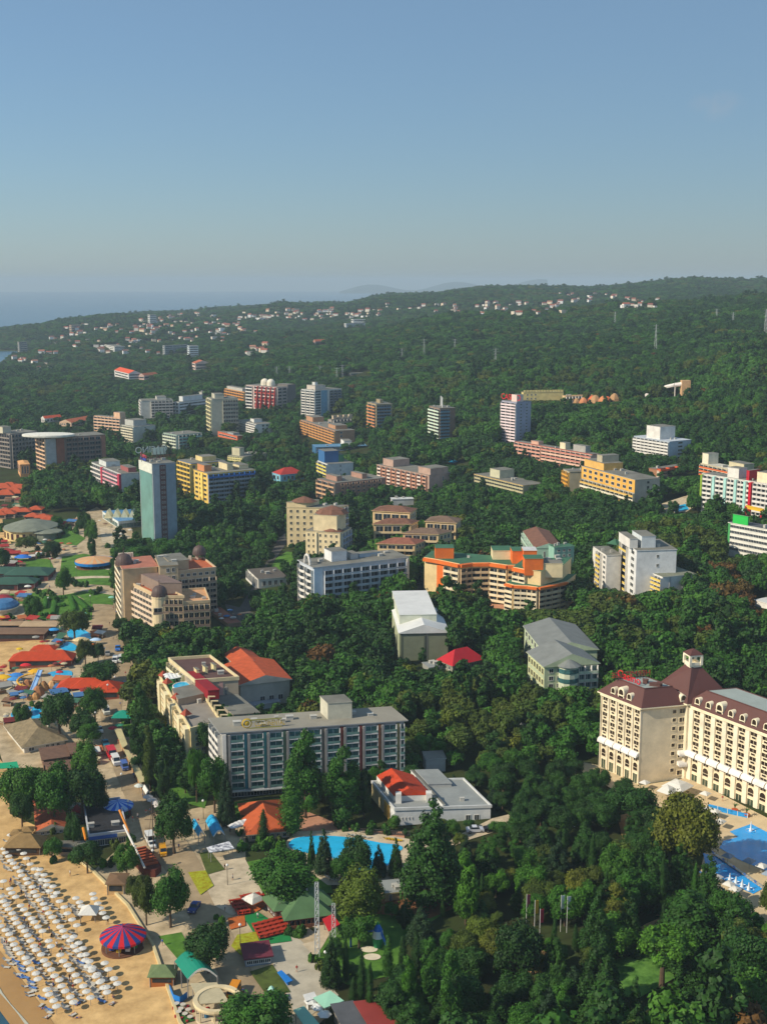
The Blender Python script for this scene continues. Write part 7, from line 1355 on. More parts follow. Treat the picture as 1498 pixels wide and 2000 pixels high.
sp = parasol_proto('small_parasol', 1.15, 2.0, W('#d6d3ca'), 8, .35); CN = {}; usd = False
for nm_, hx in AC: b = MB(); b.lathe([(1.15, 2.0), (.6, 2.24), (.06, 2.35)], 8, cap=False); b.lathe([(1.15, 1.88), (1.15, 2.0)], 8, cap=False); CN[nm_] = b.mesh('canopy', [W(hx)])
for (x0, y0, x1, y1, n, wh) in [(60, 1060, 98, 1076, 8, 'below the round restaurant'), (100, 1075, 118, 1100, 6, 'by the garden path head'), (120, 1060, 150, 1082, 6, 'by the boulevard garden'), (0, 1130, 60, 1160, 8, 'among the garden restaurants'), (60, 1235, 120, 1270, 8, 'left of the cream oval sunshade'), (100, 1296, 150, 1312, 8, 'above the heart shaped pool'), (0, 1360, 60, 1420, 10, 'in the splash area'), (86, 1388, 110, 1412, 6, 'right of the deep blue pool'), (0, 1290, 36, 1340, 7, 'on the upper beach'), (195, 1020, 262, 1060, 8, 'on the casino forecourt'), (430, 1200, 470, 1222, 6, 'by the terracotta annex'), (540, 1210, 560, 1240, 6, 'on the lane above the wood')]:
    kk = {}
    for _ in range(n):
        nm_ = rnd.choice(AC)[0]; kk[nm_] = kk.get(nm_, 0) + 1; p = gnd(rnd.uniform(x0, x1), rnd.uniform(y0, y1)) + Vector((0, 0, .2)); lab = f'{ordw(kk[nm_] - 1)} small {nm_} parasol {wh}'
        if not usd: sp.location = p; sp['label'] = lab; q = sp; usd = True; sp.children[0].data = CN[nm_] if sp.children[0].name.startswith('canopy') else sp.children[0].data
        else: q = dup(sp, p, rnd.uniform(0, 1), lab, {'canopy': CN[nm_]})
        q['group'] = 'small parasols of the resort strip'; k_ = rnd.uniform(.9, 1.5); q.scale = (k_, k_, 1.1)
# ------------------------------------------------------------------ trees
def leafmat(name, c1, c2, c3):
    m = bpy.data.materials.new(name); m.use_nodes = True; nt = m.node_tree; b = nt.nodes['Principled BSDF']; b.inputs['Roughness'].default_value = .62; b.inputs['Specular IOR Level'].default_value = .22
    oi = nt.nodes.new('ShaderNodeObjectInfo'); r = nt.nodes.new('ShaderNodeValToRGB'); e = r.color_ramp.elements; e[0].color = (*lin(c1), 1); e[1].color = (*lin(c3), 1); e[0].position = .0; e[1].position = 1
    k = e.new(.5); k.color = (*lin(c2), 1); nt.links.new(oi.outputs['Random'], r.inputs['Fac'])
    g = nt.nodes.new('ShaderNodeNewGeometry'); n = nt.nodes.new('ShaderNodeTexNoise'); n.inputs['Scale'].default_value = .45; n.inputs['Detail'].default_value = 3; nt.links.new(g.outputs['Position'], n.inputs['Vector'])
    h = nt.nodes.new('ShaderNodeHueSaturation'); mp = nt.nodes.new('ShaderNodeMapRange'); mp.inputs[1].default_value = .3; mp.inputs[2].default_value = .7; mp.inputs[3].default_value = .65; mp.inputs[4].default_value = 1.4
    nt.links.new(n.outputs['Fac'], mp.inputs['Value']); nt.links.new(mp.outputs[0], h.inputs['Value']); nt.links.new(r.outputs['Color'], h.inputs['Color']); nt.links.new(h.outputs['Color'], b.inputs['Base Color'])
    MATS[name] = m; return m
LEAF = {'dark green': leafmat('leaf_dark', '#213c13', '#264816', '#2d5018'), 'mid green': leafmat('leaf_mid', '#2b5213', '#345e19', '#3f661b'), 'yellowish green': leafmat('leaf_yellow', '#525a18', '#5c6119', '#4c6018'),
        'bright green': leafmat('leaf_bright', '#346014', '#3d6916', '#456d19'), 'olive': leafmat('leaf_olive', '#3b4914', '#415419', '#4b571b'), 'blue green': leafmat('leaf_blue', '#20361e', '#243c22', '#2b4325'), 'rust brown': leafmat('leaf_rust', '#563c18', '#65461b', '#56461b')}
BARK = M('bark', '#5a4a3a', .95, .25, 1.5)
def crown_mesh(kind, mat, nleaf, ls, seed, core=True):
    """a crown of radius 1 and height about 1..3 standing on z = 0, made of many small leaf clumps"""
    rnd = random.Random(seed); lobes = []
    if kind == 'broad':
        for i in range(15):
            a = rnd.uniform(0, 6.28); z = rnd.uniform(-.55, .95); rr = math.sqrt(max(0, 1 - (z * .85) ** 2)) * rnd.uniform(.45, .72); lobes.append((rr * math.cos(a), rr * math.sin(a), .85 + z * .62, rnd.uniform(.28, .42)))
        lobes.append((0, 0, .9, .6))
    elif kind == 'tall':
        for i in range(18):
            t = i / 17; a = rnd.uniform(0, 6.28); rr = (.62 if t < .7 else .62 * (1 - t) / .3 + .1) * rnd.uniform(.4, .9); lobes.append((rr * math.cos(a), rr * math.sin(a), .35 + t * 2.3, rnd.uniform(.3, .42) * (1 - .35 * t)))
        lobes.append((0, 0, 1.2, .6))
    elif kind == 'cypress':
        for i in range(16): t = i / 15; lobes.append((rnd.uniform(-.12, .12), rnd.uniform(-.12, .12), .5 + t * 5.2, (.85 * (1 - t) ** .55 + .08) * (min(1, .55 + t * 3))))
    elif kind == 'conifer':
        for i in range(11):
            t = i / 10; R_ = (1 - t) ** .8 * .95 + .05; m = max(1, int(7 * R_))
            for j in range(m): a = j * 6.28 / m + i * 1.1 + rnd.uniform(-.3, .3); lobes.append((R_ * .72 * math.cos(a), R_ * .72 * math.sin(a), .25 + t * 2.6 - .1 * R_, .17 + .2 * R_))
        for i in range(6): lobes.append((0, 0, .4 + i * .42, .36 * (1 - i / 6.5)))
    elif kind == 'umbrella':
        for i in range(20): a = rnd.uniform(0, 6.28); rr = math.sqrt(rnd.random()) * .8; lobes.append((rr * math.cos(a), rr * math.sin(a), .55 + .35 * math.sqrt(max(0, 1 - rr * rr)) + rnd.uniform(-.05, .05), rnd.uniform(.2, .3)))
    elif kind == 'willow':
        for i in range(14):
            a = rnd.uniform(0, 6.28); rr = rnd.uniform(.3, .75); lobes.append((rr * math.cos(a), rr * math.sin(a), 1.5 - rr * .6, .34))
            lobes.append((rr * 1.15 * math.cos(a), rr * 1.15 * math.sin(a), .85 - rr * .3, .25))
    elif kind == 'bush':
        for i in range(7): a = rnd.uniform(0, 6.28); rr = rnd.uniform(.1, .6); lobes.append((rr * math.cos(a), rr * math.sin(a), rnd.uniform(.3, .6), rnd.uniform(.3, .45)))
    v = []; f = []; tot = sum(l[3] ** 2 for l in lobes)
    cz = sum(l[2] for l in lobes) / len(lobes)
    for (x, y, z, r) in lobes:
        k = int(nleaf * r * r / tot); lc = Vector((x, y, z)); out = Vector((x, y, (z - cz) * .8))
        for _ in range(k):
            while True:
                d = Vector((rnd.gauss(0, 1), rnd.gauss(0, 1), rnd.gauss(0, 1))).normalized()
                if d.dot(out) > -.25 * r and d.z > -.75: break
            p = lc + d * r * (rnd.uniform(.8, 1.08) if rnd.random() > .16 else rnd.uniform(1.05, 1.38)); n = (d + Vector((rnd.gauss(0, .45), rnd.gauss(0, .45), rnd.gauss(0, .45) + .15))).normalized()
            u = n.orthogonal().normalized(); u.rotate(Matrix.Rotation(rnd.uniform(0, 6.28), 3, n)); w = n.cross(u); s = ls * rnd.uniform(.6, 1.35); i = len(v)
            if kind == 'willow': u, w = Vector((d.y, -d.x, 0)) * .5, Vector((0, 0, 1.6))
            v += [tuple(p - u * s - w * s * .6), tuple(p + u * s * .9 - w * s * .7), tuple(p + u * s + w * s * .7 + n * s * .25), tuple(p - u * s * .8 + w * s * .8)]
            f.append((i, i + 1, i + 2, i + 3))
    if core:  # solid spheres added inside the crown to block light and darken its depth
        for (x, y, z, r) in lobes:
            bm = bmesh.new(); bmesh.ops.create_icosphere(bm, subdivisions=1, radius=r * .74); i = len(v)
            for q in bm.verts: v.append((x + q.co.x, y + q.co.y, z + q.co.z))
            for q in bm.faces: f.append(tuple(i + t.index for t in q.verts))
            bm.free()
    me = bpy.data.meshes.new('crown'); me.from_pydata(v, [], f); me.materials.append(mat); me.update(); return me
def trunk_mesh(kind, seed):
    rnd = random.Random(seed); b = MB(); hgt = {'broad': .9, 'tall': 1.4, 'cypress': 1.0, 'conifer': 2.2, 'umbrella': .6, 'willow': 1.2, 'bush': .3}[kind]
    b.tube((0, 0, -.9), (0, 0, .25), .085, .06, 7); b.tube((0, 0, .25), (.03, .02, hgt), .06, .025, 6)
    if kind in ('broad', 'tall', 'willow', 'umbrella'):
        for i in range(5): a = i * 1.26 + rnd.uniform(-.3, .3); b.tube((0, 0, .15 + .1 * i), (.5 * math.cos(a), .5 * math.sin(a), .55 + .12 * i), .035, .015, 5)
    return b.mesh('trunk', [BARK])
KINDS = {'broad': (4, 6800, .034), 'tall': (3, 6800, .036), 'cypress': (2, 3400, .052), 'conifer': (3, 5600, .037), 'umbrella': (1, 3400, .036), 'willow': (1, 2600, .05), 'bush': (2, 500, .11)}
CM = {}; TM = {}
def crown(kind, mat, i):
    key = (kind, mat, i)
    if key not in CM:
        if (kind, i) not in TM:
            n, nl, ls = KINDS[kind]; TM[(kind, i)] = crown_mesh(kind, LEAF[mat], nl, ls, 100 + i * 7 + len(kind)); CM[key] = TM[(kind, i)]; TM[('t', kind, i)] = trunk_mesh(kind, i)
        else: me = TM[(kind, i)].copy(); me.materials.clear(); me.materials.append(LEAF[mat]); CM[key] = me
    return CM[key]
# base height of the crown above ground (in crown radii) and crown height (in radii)
SHAPE = {'broad': (.36, 1.75), 'tall': (.3, 2.95), 'cypress': (.1, 5.9), 'conifer': (.25, 3.0), 'umbrella': (1.6, 1.15), 'willow': (.3, 1.95), 'bush': (0, 1.0)}
NAMES = {'broad': ('broadleaf_tree', 'broadleaf tree'), 'tall': ('tall_tree', 'tall leafy tree'), 'cypress': ('cypress_tree', 'slim cypress'), 'conifer': ('conifer_tree', 'conifer'), 'umbrella': ('umbrella_pine', 'flat crowned pine'), 'willow': ('willow_tree', 'weeping willow'), 'bush': ('bush', 'rounded bush')}
TREES = []   # (kind, mat, proto index, x, y, R, zscale, label)
def add_tree(kind, mat, px0, px1, pyt, pyb, label, base_px=None):
    """tree from its picture extent: crown left, right, top and trunk base"""
    bx_ = (px0 + px1) / 2 if base_px is None else base_px
    g = gnd(bx_, pyb); Rr = (px1 - px0) / 2 / F * (g.y * CP + (H - g.z) * SP) ; top = at_y(bx_, pyt, g.y).z - g.z
    sh = SHAPE[kind]; zs = max(.35, top / (Rr * (sh[0] + sh[1]))); TREES.append((kind, mat, len(TREES) % KINDS[kind][0], g.x, g.y, Rr, zs, label))
add_tree('broad', 'dark green', 303, 378, 1556, 1668, 'dark tree with gappy crown between the street and the blue awnings')
add_tree('broad', 'olive', 262, 312, 1706, 1808, 'olive tree at the beach wall left of a larger tree')
add_tree('broad', 'mid green', 296, 372, 1700, 1812, 'large green tree by the beach wall above the striped carousel')
add_tree('broad', 'dark green', 358, 460, 1808, 1900, 'dark tree hanging over the sea green vaulted café')
add_tree('broad', 'mid green', 430, 566, 1942, 2040, 'wide tree cut by the bottom edge near the ring roofed bar')
add_tree('broad', 'mid green', 494, 628, 1664, 1762, 'big round tree on the lawn between plaza and kidney pool')
add_tree('broad', 'yellowish green', 645, 756, 1703, 1824, 'yellowish tree right of the green roofed restaurant')
add_tree('cypress', 'mid green', 544, 598, 1470, 1632, 'slim poplar in front of the long grey hotel', 570)
add_tree('tall', 'mid green', 552, 642, 1422, 1598, 'tallest bright tree covering the middle of the grey hotel')
add_tree('tall', 'mid green', 626, 716, 1452, 1608, 'second tall tree right of the tallest one at the grey hotel')
add_tree('tall', 'dark green', 690, 732, 1500, 1600, 'dark tree tucked right of the two tall trees at the grey hotel')
add_tree('conifer', 'dark green', 780, 905, 1562, 1756, 'broad dark cedar right of the kidney pool')
add_tree('conifer', 'dark green', 600, 618, 1622, 1698, 'thin conifer at the left of the kidney pool')
add_tree('conifer', 'blue green', 614, 652, 1618, 1706, 'conifer standing in front of the left pool basin')
add_tree('broad', 'dark green', 662, 730, 1638, 1718, 'round dark tree in front of the middle of the kidney pool')
add_tree('conifer', 'blue green', 724, 756, 1650, 1712, 'blue green conifer in front of the right pool basin')
add_tree('conifer', 'dark green', 758, 788, 1636, 1712, 'dark conifer at the right end of the kidney pool')
add_tree('conifer', 'blue green', 424, 462, 1496, 1612, 'grey green conifer on the lawn by the grey hotel')
add_tree('cypress', 'dark green', 502, 528, 1578, 1646, 'dark cypress in front of the orange roofed café')
add_tree('willow', 'mid green', 362, 408, 1448, 1568, 'weeping willow at the corner of the lawn')
add_tree('broad', 'mid green', 388, 452, 1480, 1588, 'green tree right of the willow at the grey hotel corner')
add_tree('broad', 'dark green', 382, 424, 1404, 1480, 'dark tree at the left end of the grey hotel roof')
for i, (a, c, t, bb) in enumerate([(252, 292, 1392, 1510), (276, 312, 1412, 1545), (306, 340, 1456, 1574), (262, 300, 1348, 1440), (254, 298, 1330, 1445)]): add_tree('tall', ['dark green', 'olive', 'dark green', 'mid green', 'dark green'][i], a, c, t, bb, f'column shaped dark tree on the street side lawn, {ordw(i)} of five')
for i, (a, c, t, bb) in enumerate([(2, 92, 1490, 1606), (66, 150, 1496, 1612), (120, 205, 1490, 1606), (140, 200, 1450, 1540), (20, 70, 1540, 1622), (165, 215, 1515, 1600)]): add_tree('broad', ['mid green', 'mid green', 'dark green', 'mid green', 'dark green', 'dark green'][i], a, c, t, bb, f'spreading tree of the dark clump behind the beach bar, {ordw(i)} of six')
for i, (k, m, a, c, t, bb, lb) in enumerate([('broad', 'dark green', 84, 152, 1348, 1446, 'gappy dark tree above the stone roofed house'), ('broad', 'mid green', 160, 214, 1344, 1412, 'green tree below the red roofed street restaurant'), ('broad', 'dark green', 138, 190, 1386, 1450, 'low dark tree right of the stone roofed house'), ('broad', 'mid green', 150, 200, 1408, 1456, 'green tree behind the brown tavern roofs'), ('broad', 'dark green', 156, 232, 1290, 1342, 'wide dark tree between the street and the upper red roofs'), ('broad', 'olive', 150, 186, 1250, 1300, 'thin olive tree among the water park sunshades'), ('broad', 'dark green', 180, 206, 1252, 1296, 'dark tree by the orange stall'), ('broad', 'mid green', 28, 62, 1376, 1420, 'small tree at the splash pool'), ('broad', 'mid green', 82, 124, 1636, 1682, 'round tree in front of the red tiled annex'), ('broad', 'dark green', 128, 162, 1590, 1662, 'dark tree left of the dark roofed bar'), ('broad', 'dark green', 144, 200, 1640, 1706, 'dark tree in front of the blue fascia bar'), ('broad', 'mid green', 226, 272, 1652, 1716, 'green tree left of the ship playground'), ('broad', 'olive', 246, 282, 1705, 1770, 'small olive tree at the beach wall kiosk'), ('broad', 'mid green', 108, 142, 1110, 1164, 'dark tree on the garden path'), ('broad', 'olive', 118, 176, 1188, 1250, 'olive tree over the upper water park pool'), ('broad', 'mid green', 48, 84, 1164, 1212, 'round tree beside the hedge maze'), ('broad', 'olive', 28, 76, 1046, 1078, 'olive round tree in front of the round restaurant'), ('broad', 'mid green', 166, 196, 1016, 1070, 'clipped round tree by the casino forecourt'), ('tall', 'dark green', 170, 192, 1040, 1092, 'slim dark tree below the clipped round tree'), ('broad', 'dark green', 84, 124, 1058, 1090, 'dark tree right of the round restaurant'), ('broad', 'mid green', 296, 352, 1050, 1100, 'green tree behind the domed hotel roof'), ('broad', 'mid green', 248, 300, 1066, 1110, 'pale green tree behind the brown dome'), ('tall', 'dark green', 216, 240, 1076, 1150, 'dark tree left of the domed tower'), ('broad', 'dark green', -20, 22, 1070, 1120, 'dark tree cut by the left edge in the gardens'), ('broad', 'mid green', 100, 124, 1006, 1032, 'tree at the end of the boulevard'), ('broad', 'dark green', 150, 182, 1000, 1050, 'dark tree left of the zigzag pavilion')]): add_tree(k, m, a, c, t, bb, lb)
add_tree('broad', 'dark green', 1178, 1276, 1532, 1616, 'dark leaning tree in front of the cream hotel terrace', 1234)
add_tree('broad', 'yellowish green', 1276, 1400, 1552, 1706, 'large yellowing tree beside the hotel pool')
add_tree('cypress', 'mid green', 1344, 1362, 1678, 1788, 'left one of the twin cypresses by the hotel pool')
add_tree('cypress', 'mid green', 1358, 1378, 1684, 1790, 'right one of the twin cypresses by the hotel pool')
add_tree('umbrella', 'bright green', 1222, 1358, 1828, 1960, 'bright green flat crowned pine in the lower right park')
add_tree('conifer', 'dark green', 626, 668, 1828, 1926, 'dark conifer by the parking lot')
for i, (a, c, t, bb, m) in enumerate([(668, 684, 1818, 1920, 'dark green'), (694, 718, 1852, 1960, 'dark green'), (712, 732, 1880, 1990, 'dark green'), (744, 772, 1822, 1910, 'mid green'), (776, 798, 1826, 1890, 'dark green'), (800, 826, 1814, 1905, 'dark green'), (680, 700, 1905, 1960, 'dark green'), (1070, 1090, 1780, 1910, 'dark green'), (1176, 1190, 1695, 1770, 'dark green'), (1202, 1216, 1695, 1760, 'dark green'), (1230, 1244, 1696, 1770, 'dark green'), (1282, 1300, 1660, 1790, 'dark green')]): add_tree('cypress', m, a, c, t, bb, f'dark cypress in the park, {ordw(i)} of twelve from the play lawn to the pool')
for i, (k, m, a, c, t, bb, lb) in enumerate([('tall', 'bright green', 772, 822, 1864, 1994, 'bright young tree right of the play lawn'), ('tall', 'mid green', 812, 868, 1826, 1990, 'pale grey green poplar in the park, left of two'), ('tall', 'mid green', 850, 912, 1850, 2030, 'pale grey green poplar in the park, right of two'), ('tall', 'bright green', 878, 940, 1660, 1806, 'bright green tall tree right of the dark cedar'), ('broad', 'dark green', 950, 1056, 1794, 1936, 'round dark tree by the park flags'), ('tall', 'dark green', 1060, 1110, 1830, 1950, 'dark tree right of the park flags'), ('conifer', 'dark green', 1130, 1200, 1740, 1880, 'dark pine with bare trunk by the sunny park path'), ('conifer', 'dark green', 1196, 1256, 1742, 1862, 'second dark pine with bare trunk by the sunny park path'), ('conifer', 'dark green', 1270, 1420, 1740, 1872, 'broad dark cedar below the hotel pools'), ('broad', 'dark green', 1390, 1520, 1820, 1960, 'wide dark tree at the right edge'), ('conifer', 'blue green', 1040, 1100, 1930, 2030, 'blue green conifer at the bottom edge'), ('conifer', 'blue green', 1420, 1460, 1950, 2030, 'small blue green spruce on bare soil at the bottom edge'), ('tall', 'bright green', 1340, 1392, 1920, 2020, 'light green feathery tree at the lower right'), ('conifer', 'dark green', 1120, 1230, 1900, 2030, 'dark cedar at the bottom edge of the park'), ('broad', 'mid green', 985, 1060, 1960, 2040, 'grey green tree at the bottom edge'), ('broad', 'olive', 1480, 1530, 1720, 1800, 'brown green shrub tree at the right edge by the pool')]): add_tree(k, m, a, c, t, bb, lb)
rb_ = random.Random(77); nb_ = 0
for (x0, y0, x1, y1, n) in [(60, 1068, 130, 1092, 10), (0, 1095, 30, 1125, 6), (70, 1120, 100, 1165, 8), (125, 1140, 225, 1165, 12), (60, 1160, 110, 1180, 8), (150, 1195, 182, 1225, 8), (10, 1200, 60, 1215, 5), (95, 1030, 150, 1062, 9), (190, 1065, 260, 1085, 8), (150, 1270, 190, 1310, 6), (60, 1365, 170, 1385, 8), (150, 1385, 200, 1420, 6), (240, 1390, 262, 1440, 5), (100, 1600, 155, 1690, 8), (170, 1650, 230, 1700, 8), (248, 1640, 262, 1700, 4), (292, 1540, 330, 1570, 5), (455, 1600, 480, 1632, 5), (470, 1646, 560, 1664, 14), (562, 1815, 590, 1834, 8), (600, 1865, 640, 1900, 5), (420, 1790, 446, 1830, 5), (660, 1615, 790, 1632, 9), (0, 1030, 12, 1100, 5), (430, 1245, 470, 1275, 4)]:
    w_ = {0: 'at the left edge gardens', 1: 'in the seaside gardens', 2: 'along the street'}[0 if x1 < 62 else 1 if y1 < 1240 else 2] if x1 < 270 else 'around the plaza and pool'
    for _ in range(n):
        px, py = rb_.uniform(x0, x1), rb_.uniform(y0, y1); sz = rb_.uniform(5, 9) * (1.5 if py > 1550 else 1.0); m = rb_.choice(['dark green', 'dark green', 'mid green', 'mid green', 'olive', 'bright green']); nb_ += 1
        add_tree('bush', m, px - sz, px + sz, py - sz * 1.5, py, ('B', m, w_, nb_))
bc = {}
for i in sorted([i for i, t in enumerate(TREES) if isinstance(t[7], tuple)], key=lambda i: proj(TREES[i][3], TREES[i][4], 5)[0]):
    t = TREES[i]; k = t[7][1:3]; bc[k] = bc.get(k, 0) + 1; TREES[i] = t[:7] + (f'{ordw(bc[k] - 1)} {k[0]} rounded bush from the left {k[1]}',)
NB_ = sum(t[0] == 'bush' for t in TREES)
NHAND = len(TREES)
# scattered wood -----------------------------------------------------------
rng = np.random.default_rng(12)
def grid(y0, y1, sp, a0, a1):
    ys = np.arange(y0, y1, sp); xs = np.arange(a0 * y1, a1 * y1, sp); gx, gy = np.meshgrid(xs, ys); gx = gx + (np.arange(len(ys))[:, None] % 2) * sp / 2
    gx = gx + rng.uniform(-.38, .38, gx.shape) * sp; gy = gy + rng.uniform(-.38, .38, gy.shape) * sp; m = (gx / gy > a0) & (gx / gy < a1); return gx[m], gy[m], np.full(m.sum(), sp)
parts = [grid(196, 480, 6.3, -.36, .40), grid(480, 760, 6.6, -.37, .38), grid(760, 1250, 7.4, -.36, .37), grid(1250, 2000, 9.0, -.35, .36), grid(2000, 3000, 10, -.35, .36), grid(3000, 4300, 12, -.36, .36)]
gx = np.concatenate([p[0] for p in parts]); gy = np.concatenate([p[1] for p in parts]); gs = np.concatenate([p[2] for p in parts])
gz = ground_np(gx, gy); ok = gz > 1.6
s_ = gx + 35 + .32 * (gy - 253); pyg = CY - F * (gy * SP + (gz - H) * CP) / (gy * CP - (gz - H) * SP); pxg = CX + F * gx / (gy * CP - (gz - H) * SP)
ok &= ~((gy < 1000) & (s_ < -4) & ~((pxg > 44) & (pyg < 1002)))
for poly in FOOT:
    A = np.array([q[:2] for q in poly]); bb = (gx > A[:, 0].min()) & (gx < A[:, 0].max()) & (gy > A[:, 1].min()) & (gy < A[:, 1].max())
    i = np.where(bb & ok)[0]
    if len(i): ok[i] &= ~inpoly(A.tolist(), gx[i], gy[i])
# the left resort strip is mostly open: no wood between beach and street there
strip = np.array([gnd(*p).xy[:] for p in [(-60, 1003), (190, 1003), (215, 1080), (226, 1220), (255, 1320), (245, 1420), (330, 1590), (480, 1640), (640, 1840), (640, 1990), (380, 2090), (-60, 1500)]])
ok &= ~inpoly(strip.tolist(), gx, gy)
d_ = gy * CP - (gz - H) * SP
px_ = CX + F * gx / d_
R0 = np.where(gy < 480, rng.uniform(3.0, 5.4, gx.shape), np.where(gy < 1250, rng.uniform(3.4, 5.6, gx.shape), gs * rng.uniform(.5, .74, gx.shape)))
zs0 = rng.uniform(.8, 1.25, gx.shape) * np.where(gy > 1250, .62, 1) * np.where(gy > 2000, .75, 1); lowf = np.sin(gx / 47 + 1.3 * np.sin(gy / 71)) + np.sin(gy / 59 - gx / 83); R0 = R0 * (1 + .16 * lowf)
pyb_ = CY - F * (gy * SP + (gz - H) * CP) / d_
ht = R0 * 2.3 * zs0; pyt_ = CY - F * (gy * SP + (gz + ht - H) * CP) / (gy * CP - (gz + ht - H) * SP); pr = R0 * F / d_
shrink = np.ones(gx.shape)
for (x0, x1, b0, b1, *kk) in KEEP:
    if x1 - x0 < .5: continue
    ky = kk[0] + (kk[-1] - kk[0]) * np.clip((px_ - x0) / (x1 - x0), 0, 1)
    m = (gy < ky - .5) & (px_ + pr * .85 > x0) & (px_ - pr * .85 < x1) & ok
    t = np.clip((px_ - x0) / (x1 - x0), 0, 1); lim = b0 + (b1 - b0) * t
    bad = m & (pyt_ < lim); 
    if bad.any():
        room = (pyb_ - lim) / np.maximum(pyb_ - pyt_, 1); shrink = np.where(bad, np.minimum(shrink, room), shrink)
ok &= shrink > .38
R0 = R0 * np.clip(shrink, 0, 1) ** .8; zs0 = zs0 * np.clip(shrink, .1, 1) ** .25
for t in TREES[:NHAND]:
    m = (gx - t[3]) ** 2 + (gy - t[4]) ** 2 < (t[5] * .95) ** 2; ok &= ~m
gx, gy, gz, R0, zs0, px_, pyb_ = [a[ok] for a in (gx, gy, gz, R0, zs0, px_, pyb_)]
o_ = np.argsort(gy); gx, gy, gz, R0, zs0, px_, pyb_ = [a[o_] for a in (gx, gy, gz, R0, zs0, px_, pyb_)]
vis = (px_ > -25) & (px_ < 1523) & (pyb_ < 2070)
vi = np.where(vis)[0]; NIND = 300 - (NHAND - NB_) - 6; ind = set(vi[:NIND].tolist())
clump = np.sin(gx / 23 + 2 * np.sin(gy / 41)) + np.sin(gy / 19 + gx / 57) + rng.normal(0, .7, gx.shape)
rn = random.Random(31)
REG = [('in the lower right park', 900, 1500, 1880, 2100), ('in the wood below the cream hotel', 940, 1500, 1690, 1880), ('in the wood left of the cream hotel', 940, 1500, 1300, 1690), ('around the kidney pool', 600, 940, 1620, 1800), ('in the play lawn grove', 600, 940, 1800, 2100), ('behind the grey hotel', 500, 940, 1200, 1620), ('on the street side lawns', 0, 500, 1200, 2100)]
cnt = {}
for i in sorted(ind, key=lambda i: px_[i]):
    c = clump[i]; y = gy[i]; q = rn.random()
    kind = ('broad' if q < .38 else 'tall' if q < .58 else 'cypress' if q < .72 else 'conifer' if q < .95 else 'broad') if y < 300 else 'broad' if q < .68 else 'tall' if q < .88 else 'conifer'
    mat = 'dark green' if c < -.1 else 'mid green' if c < .9 else 'olive' if c < 1.6 else 'yellowish green' if c < 2.0 else 'bright green'
    if kind == 'conifer': mat = 'dark green' if q < .9 else 'blue green'
    if kind == 'cypress': mat = 'dark green'
    rg = next((r_[0] for r_ in REG if r_[1] <= px_[i] < r_[2] and r_[3] <= pyb_[i] < r_[4]), 'in the middle wood')
    key = (mat, kind, rg); k = cnt.get(key, 0); cnt[key] = k + 1
    TREES.append((kind, mat, rn.randrange(KINDS[kind][0]), gx[i], gy[i], R0[i] * {'tall': .8, 'conifer': .85, 'cypress': .3}.get(kind, 1), zs0[i] * {'tall': .8, 'conifer': .85, 'cypress': 1.35}.get(kind, 1), (mat, kind, rg, k)))
for (kind, mat, pi, x, y, Rr, zs, lb) in TREES:
    if isinstance(lb, tuple):
        nk = cnt[lb[:3]]; nm = NAMES[kind][1]
        lab = f'{ordw(lb[3])} from left, {mat} {nm} {lb[2]}' if nk > 1 else f'only {mat} {nm} {lb[2]}'
    else: lab = lb
    g = Vector((x, y, ground(x, y))); t = thing(NAMES[kind][0], lab, 'bush' if kind == 'bush' else 'tree', g, rn.uniform(0, 6.28), 'garden bushes' if kind == 'bush' else 'trees of the near gardens and wood')
    cr = link('crown', crown(kind, mat, pi), t, (0, 0, SHAPE[kind][0] * Rr * zs)); cr.scale = (Rr, Rr, Rr * zs)
    tr = link('trunk', TM[('t', kind, pi)], t, (0, 0, SHAPE[kind][0] * Rr * zs)); tr.scale = (Rr, Rr, Rr * zs)
# the rest of the wood: one object, instanced crowns
far = np.array([i for i in range(len(gx)) if i not in ind])
fcol = bpy.data.collections.new('forest_crowns'); protos = []
fs = [('broad', 'dark green', 900, .085), ('broad', 'mid green', 900, .085), ('broad', 'dark green', 900, .085), ('broad', 'mid green', 900, .085), ('tall', 'dark green', 900, .09), ('broad', 'olive', 900, .085), ('broad', 'yellowish green', 900, .085), ('broad', 'rust brown', 800, .085)]
for i, (k, m, n, ls) in enumerate(fs):
    me = crown_mesh(k, LEAF[m], n, ls, 500 + i); o = bpy.data.objects.new(f'forest_crown_{i}', me); fcol.objects.link(o); protos.append(o)
fx, fy, fz, fR, fzs, fc_ = gx[far], gy[far], gz[far], R0[far], zs0[far], clump[far]
big = np.sin(fx / 110 + 1.7 * np.sin(fy / 170)) + np.sin(fy / 130 - fx / 210) + rng.normal(0, .6, fx.shape)
idx = np.where(fc_ + big * .6 < -.2, rng.integers(0, 2, fx.shape) * 2, np.where(fc_ + big * .6 < 1.6, rng.integers(0, 2, fx.shape) * 2 + 1, 5))
idx = np.where(rng.random(fx.shape) < .08, 4, idx); idx = np.where(rng.random(fx.shape) < .02, 6, idx); idx = np.where(rng.random(fx.shape) < .004, 7, idx)
for (px, py, n) in [(1440, 1188, 9), (1470, 1192, 8), (1415, 1138, 4), (1200, 1228, 3), (1375, 1262, 4), (752, 1208, 2), (264, 968, 3), (620, 1312, 3)]:
    g = gnd(px, py); dd2 = (fx - g.x) ** 2 + ((fy - g.y) * .6) ** 2; idx[np.argsort(dd2)[:n]] = 7
me = bpy.data.meshes.new('forest'); pts = np.stack([fx, fy, fz + .3 * fR * fzs], -1); me.from_pydata(pts.tolist(), [], [])
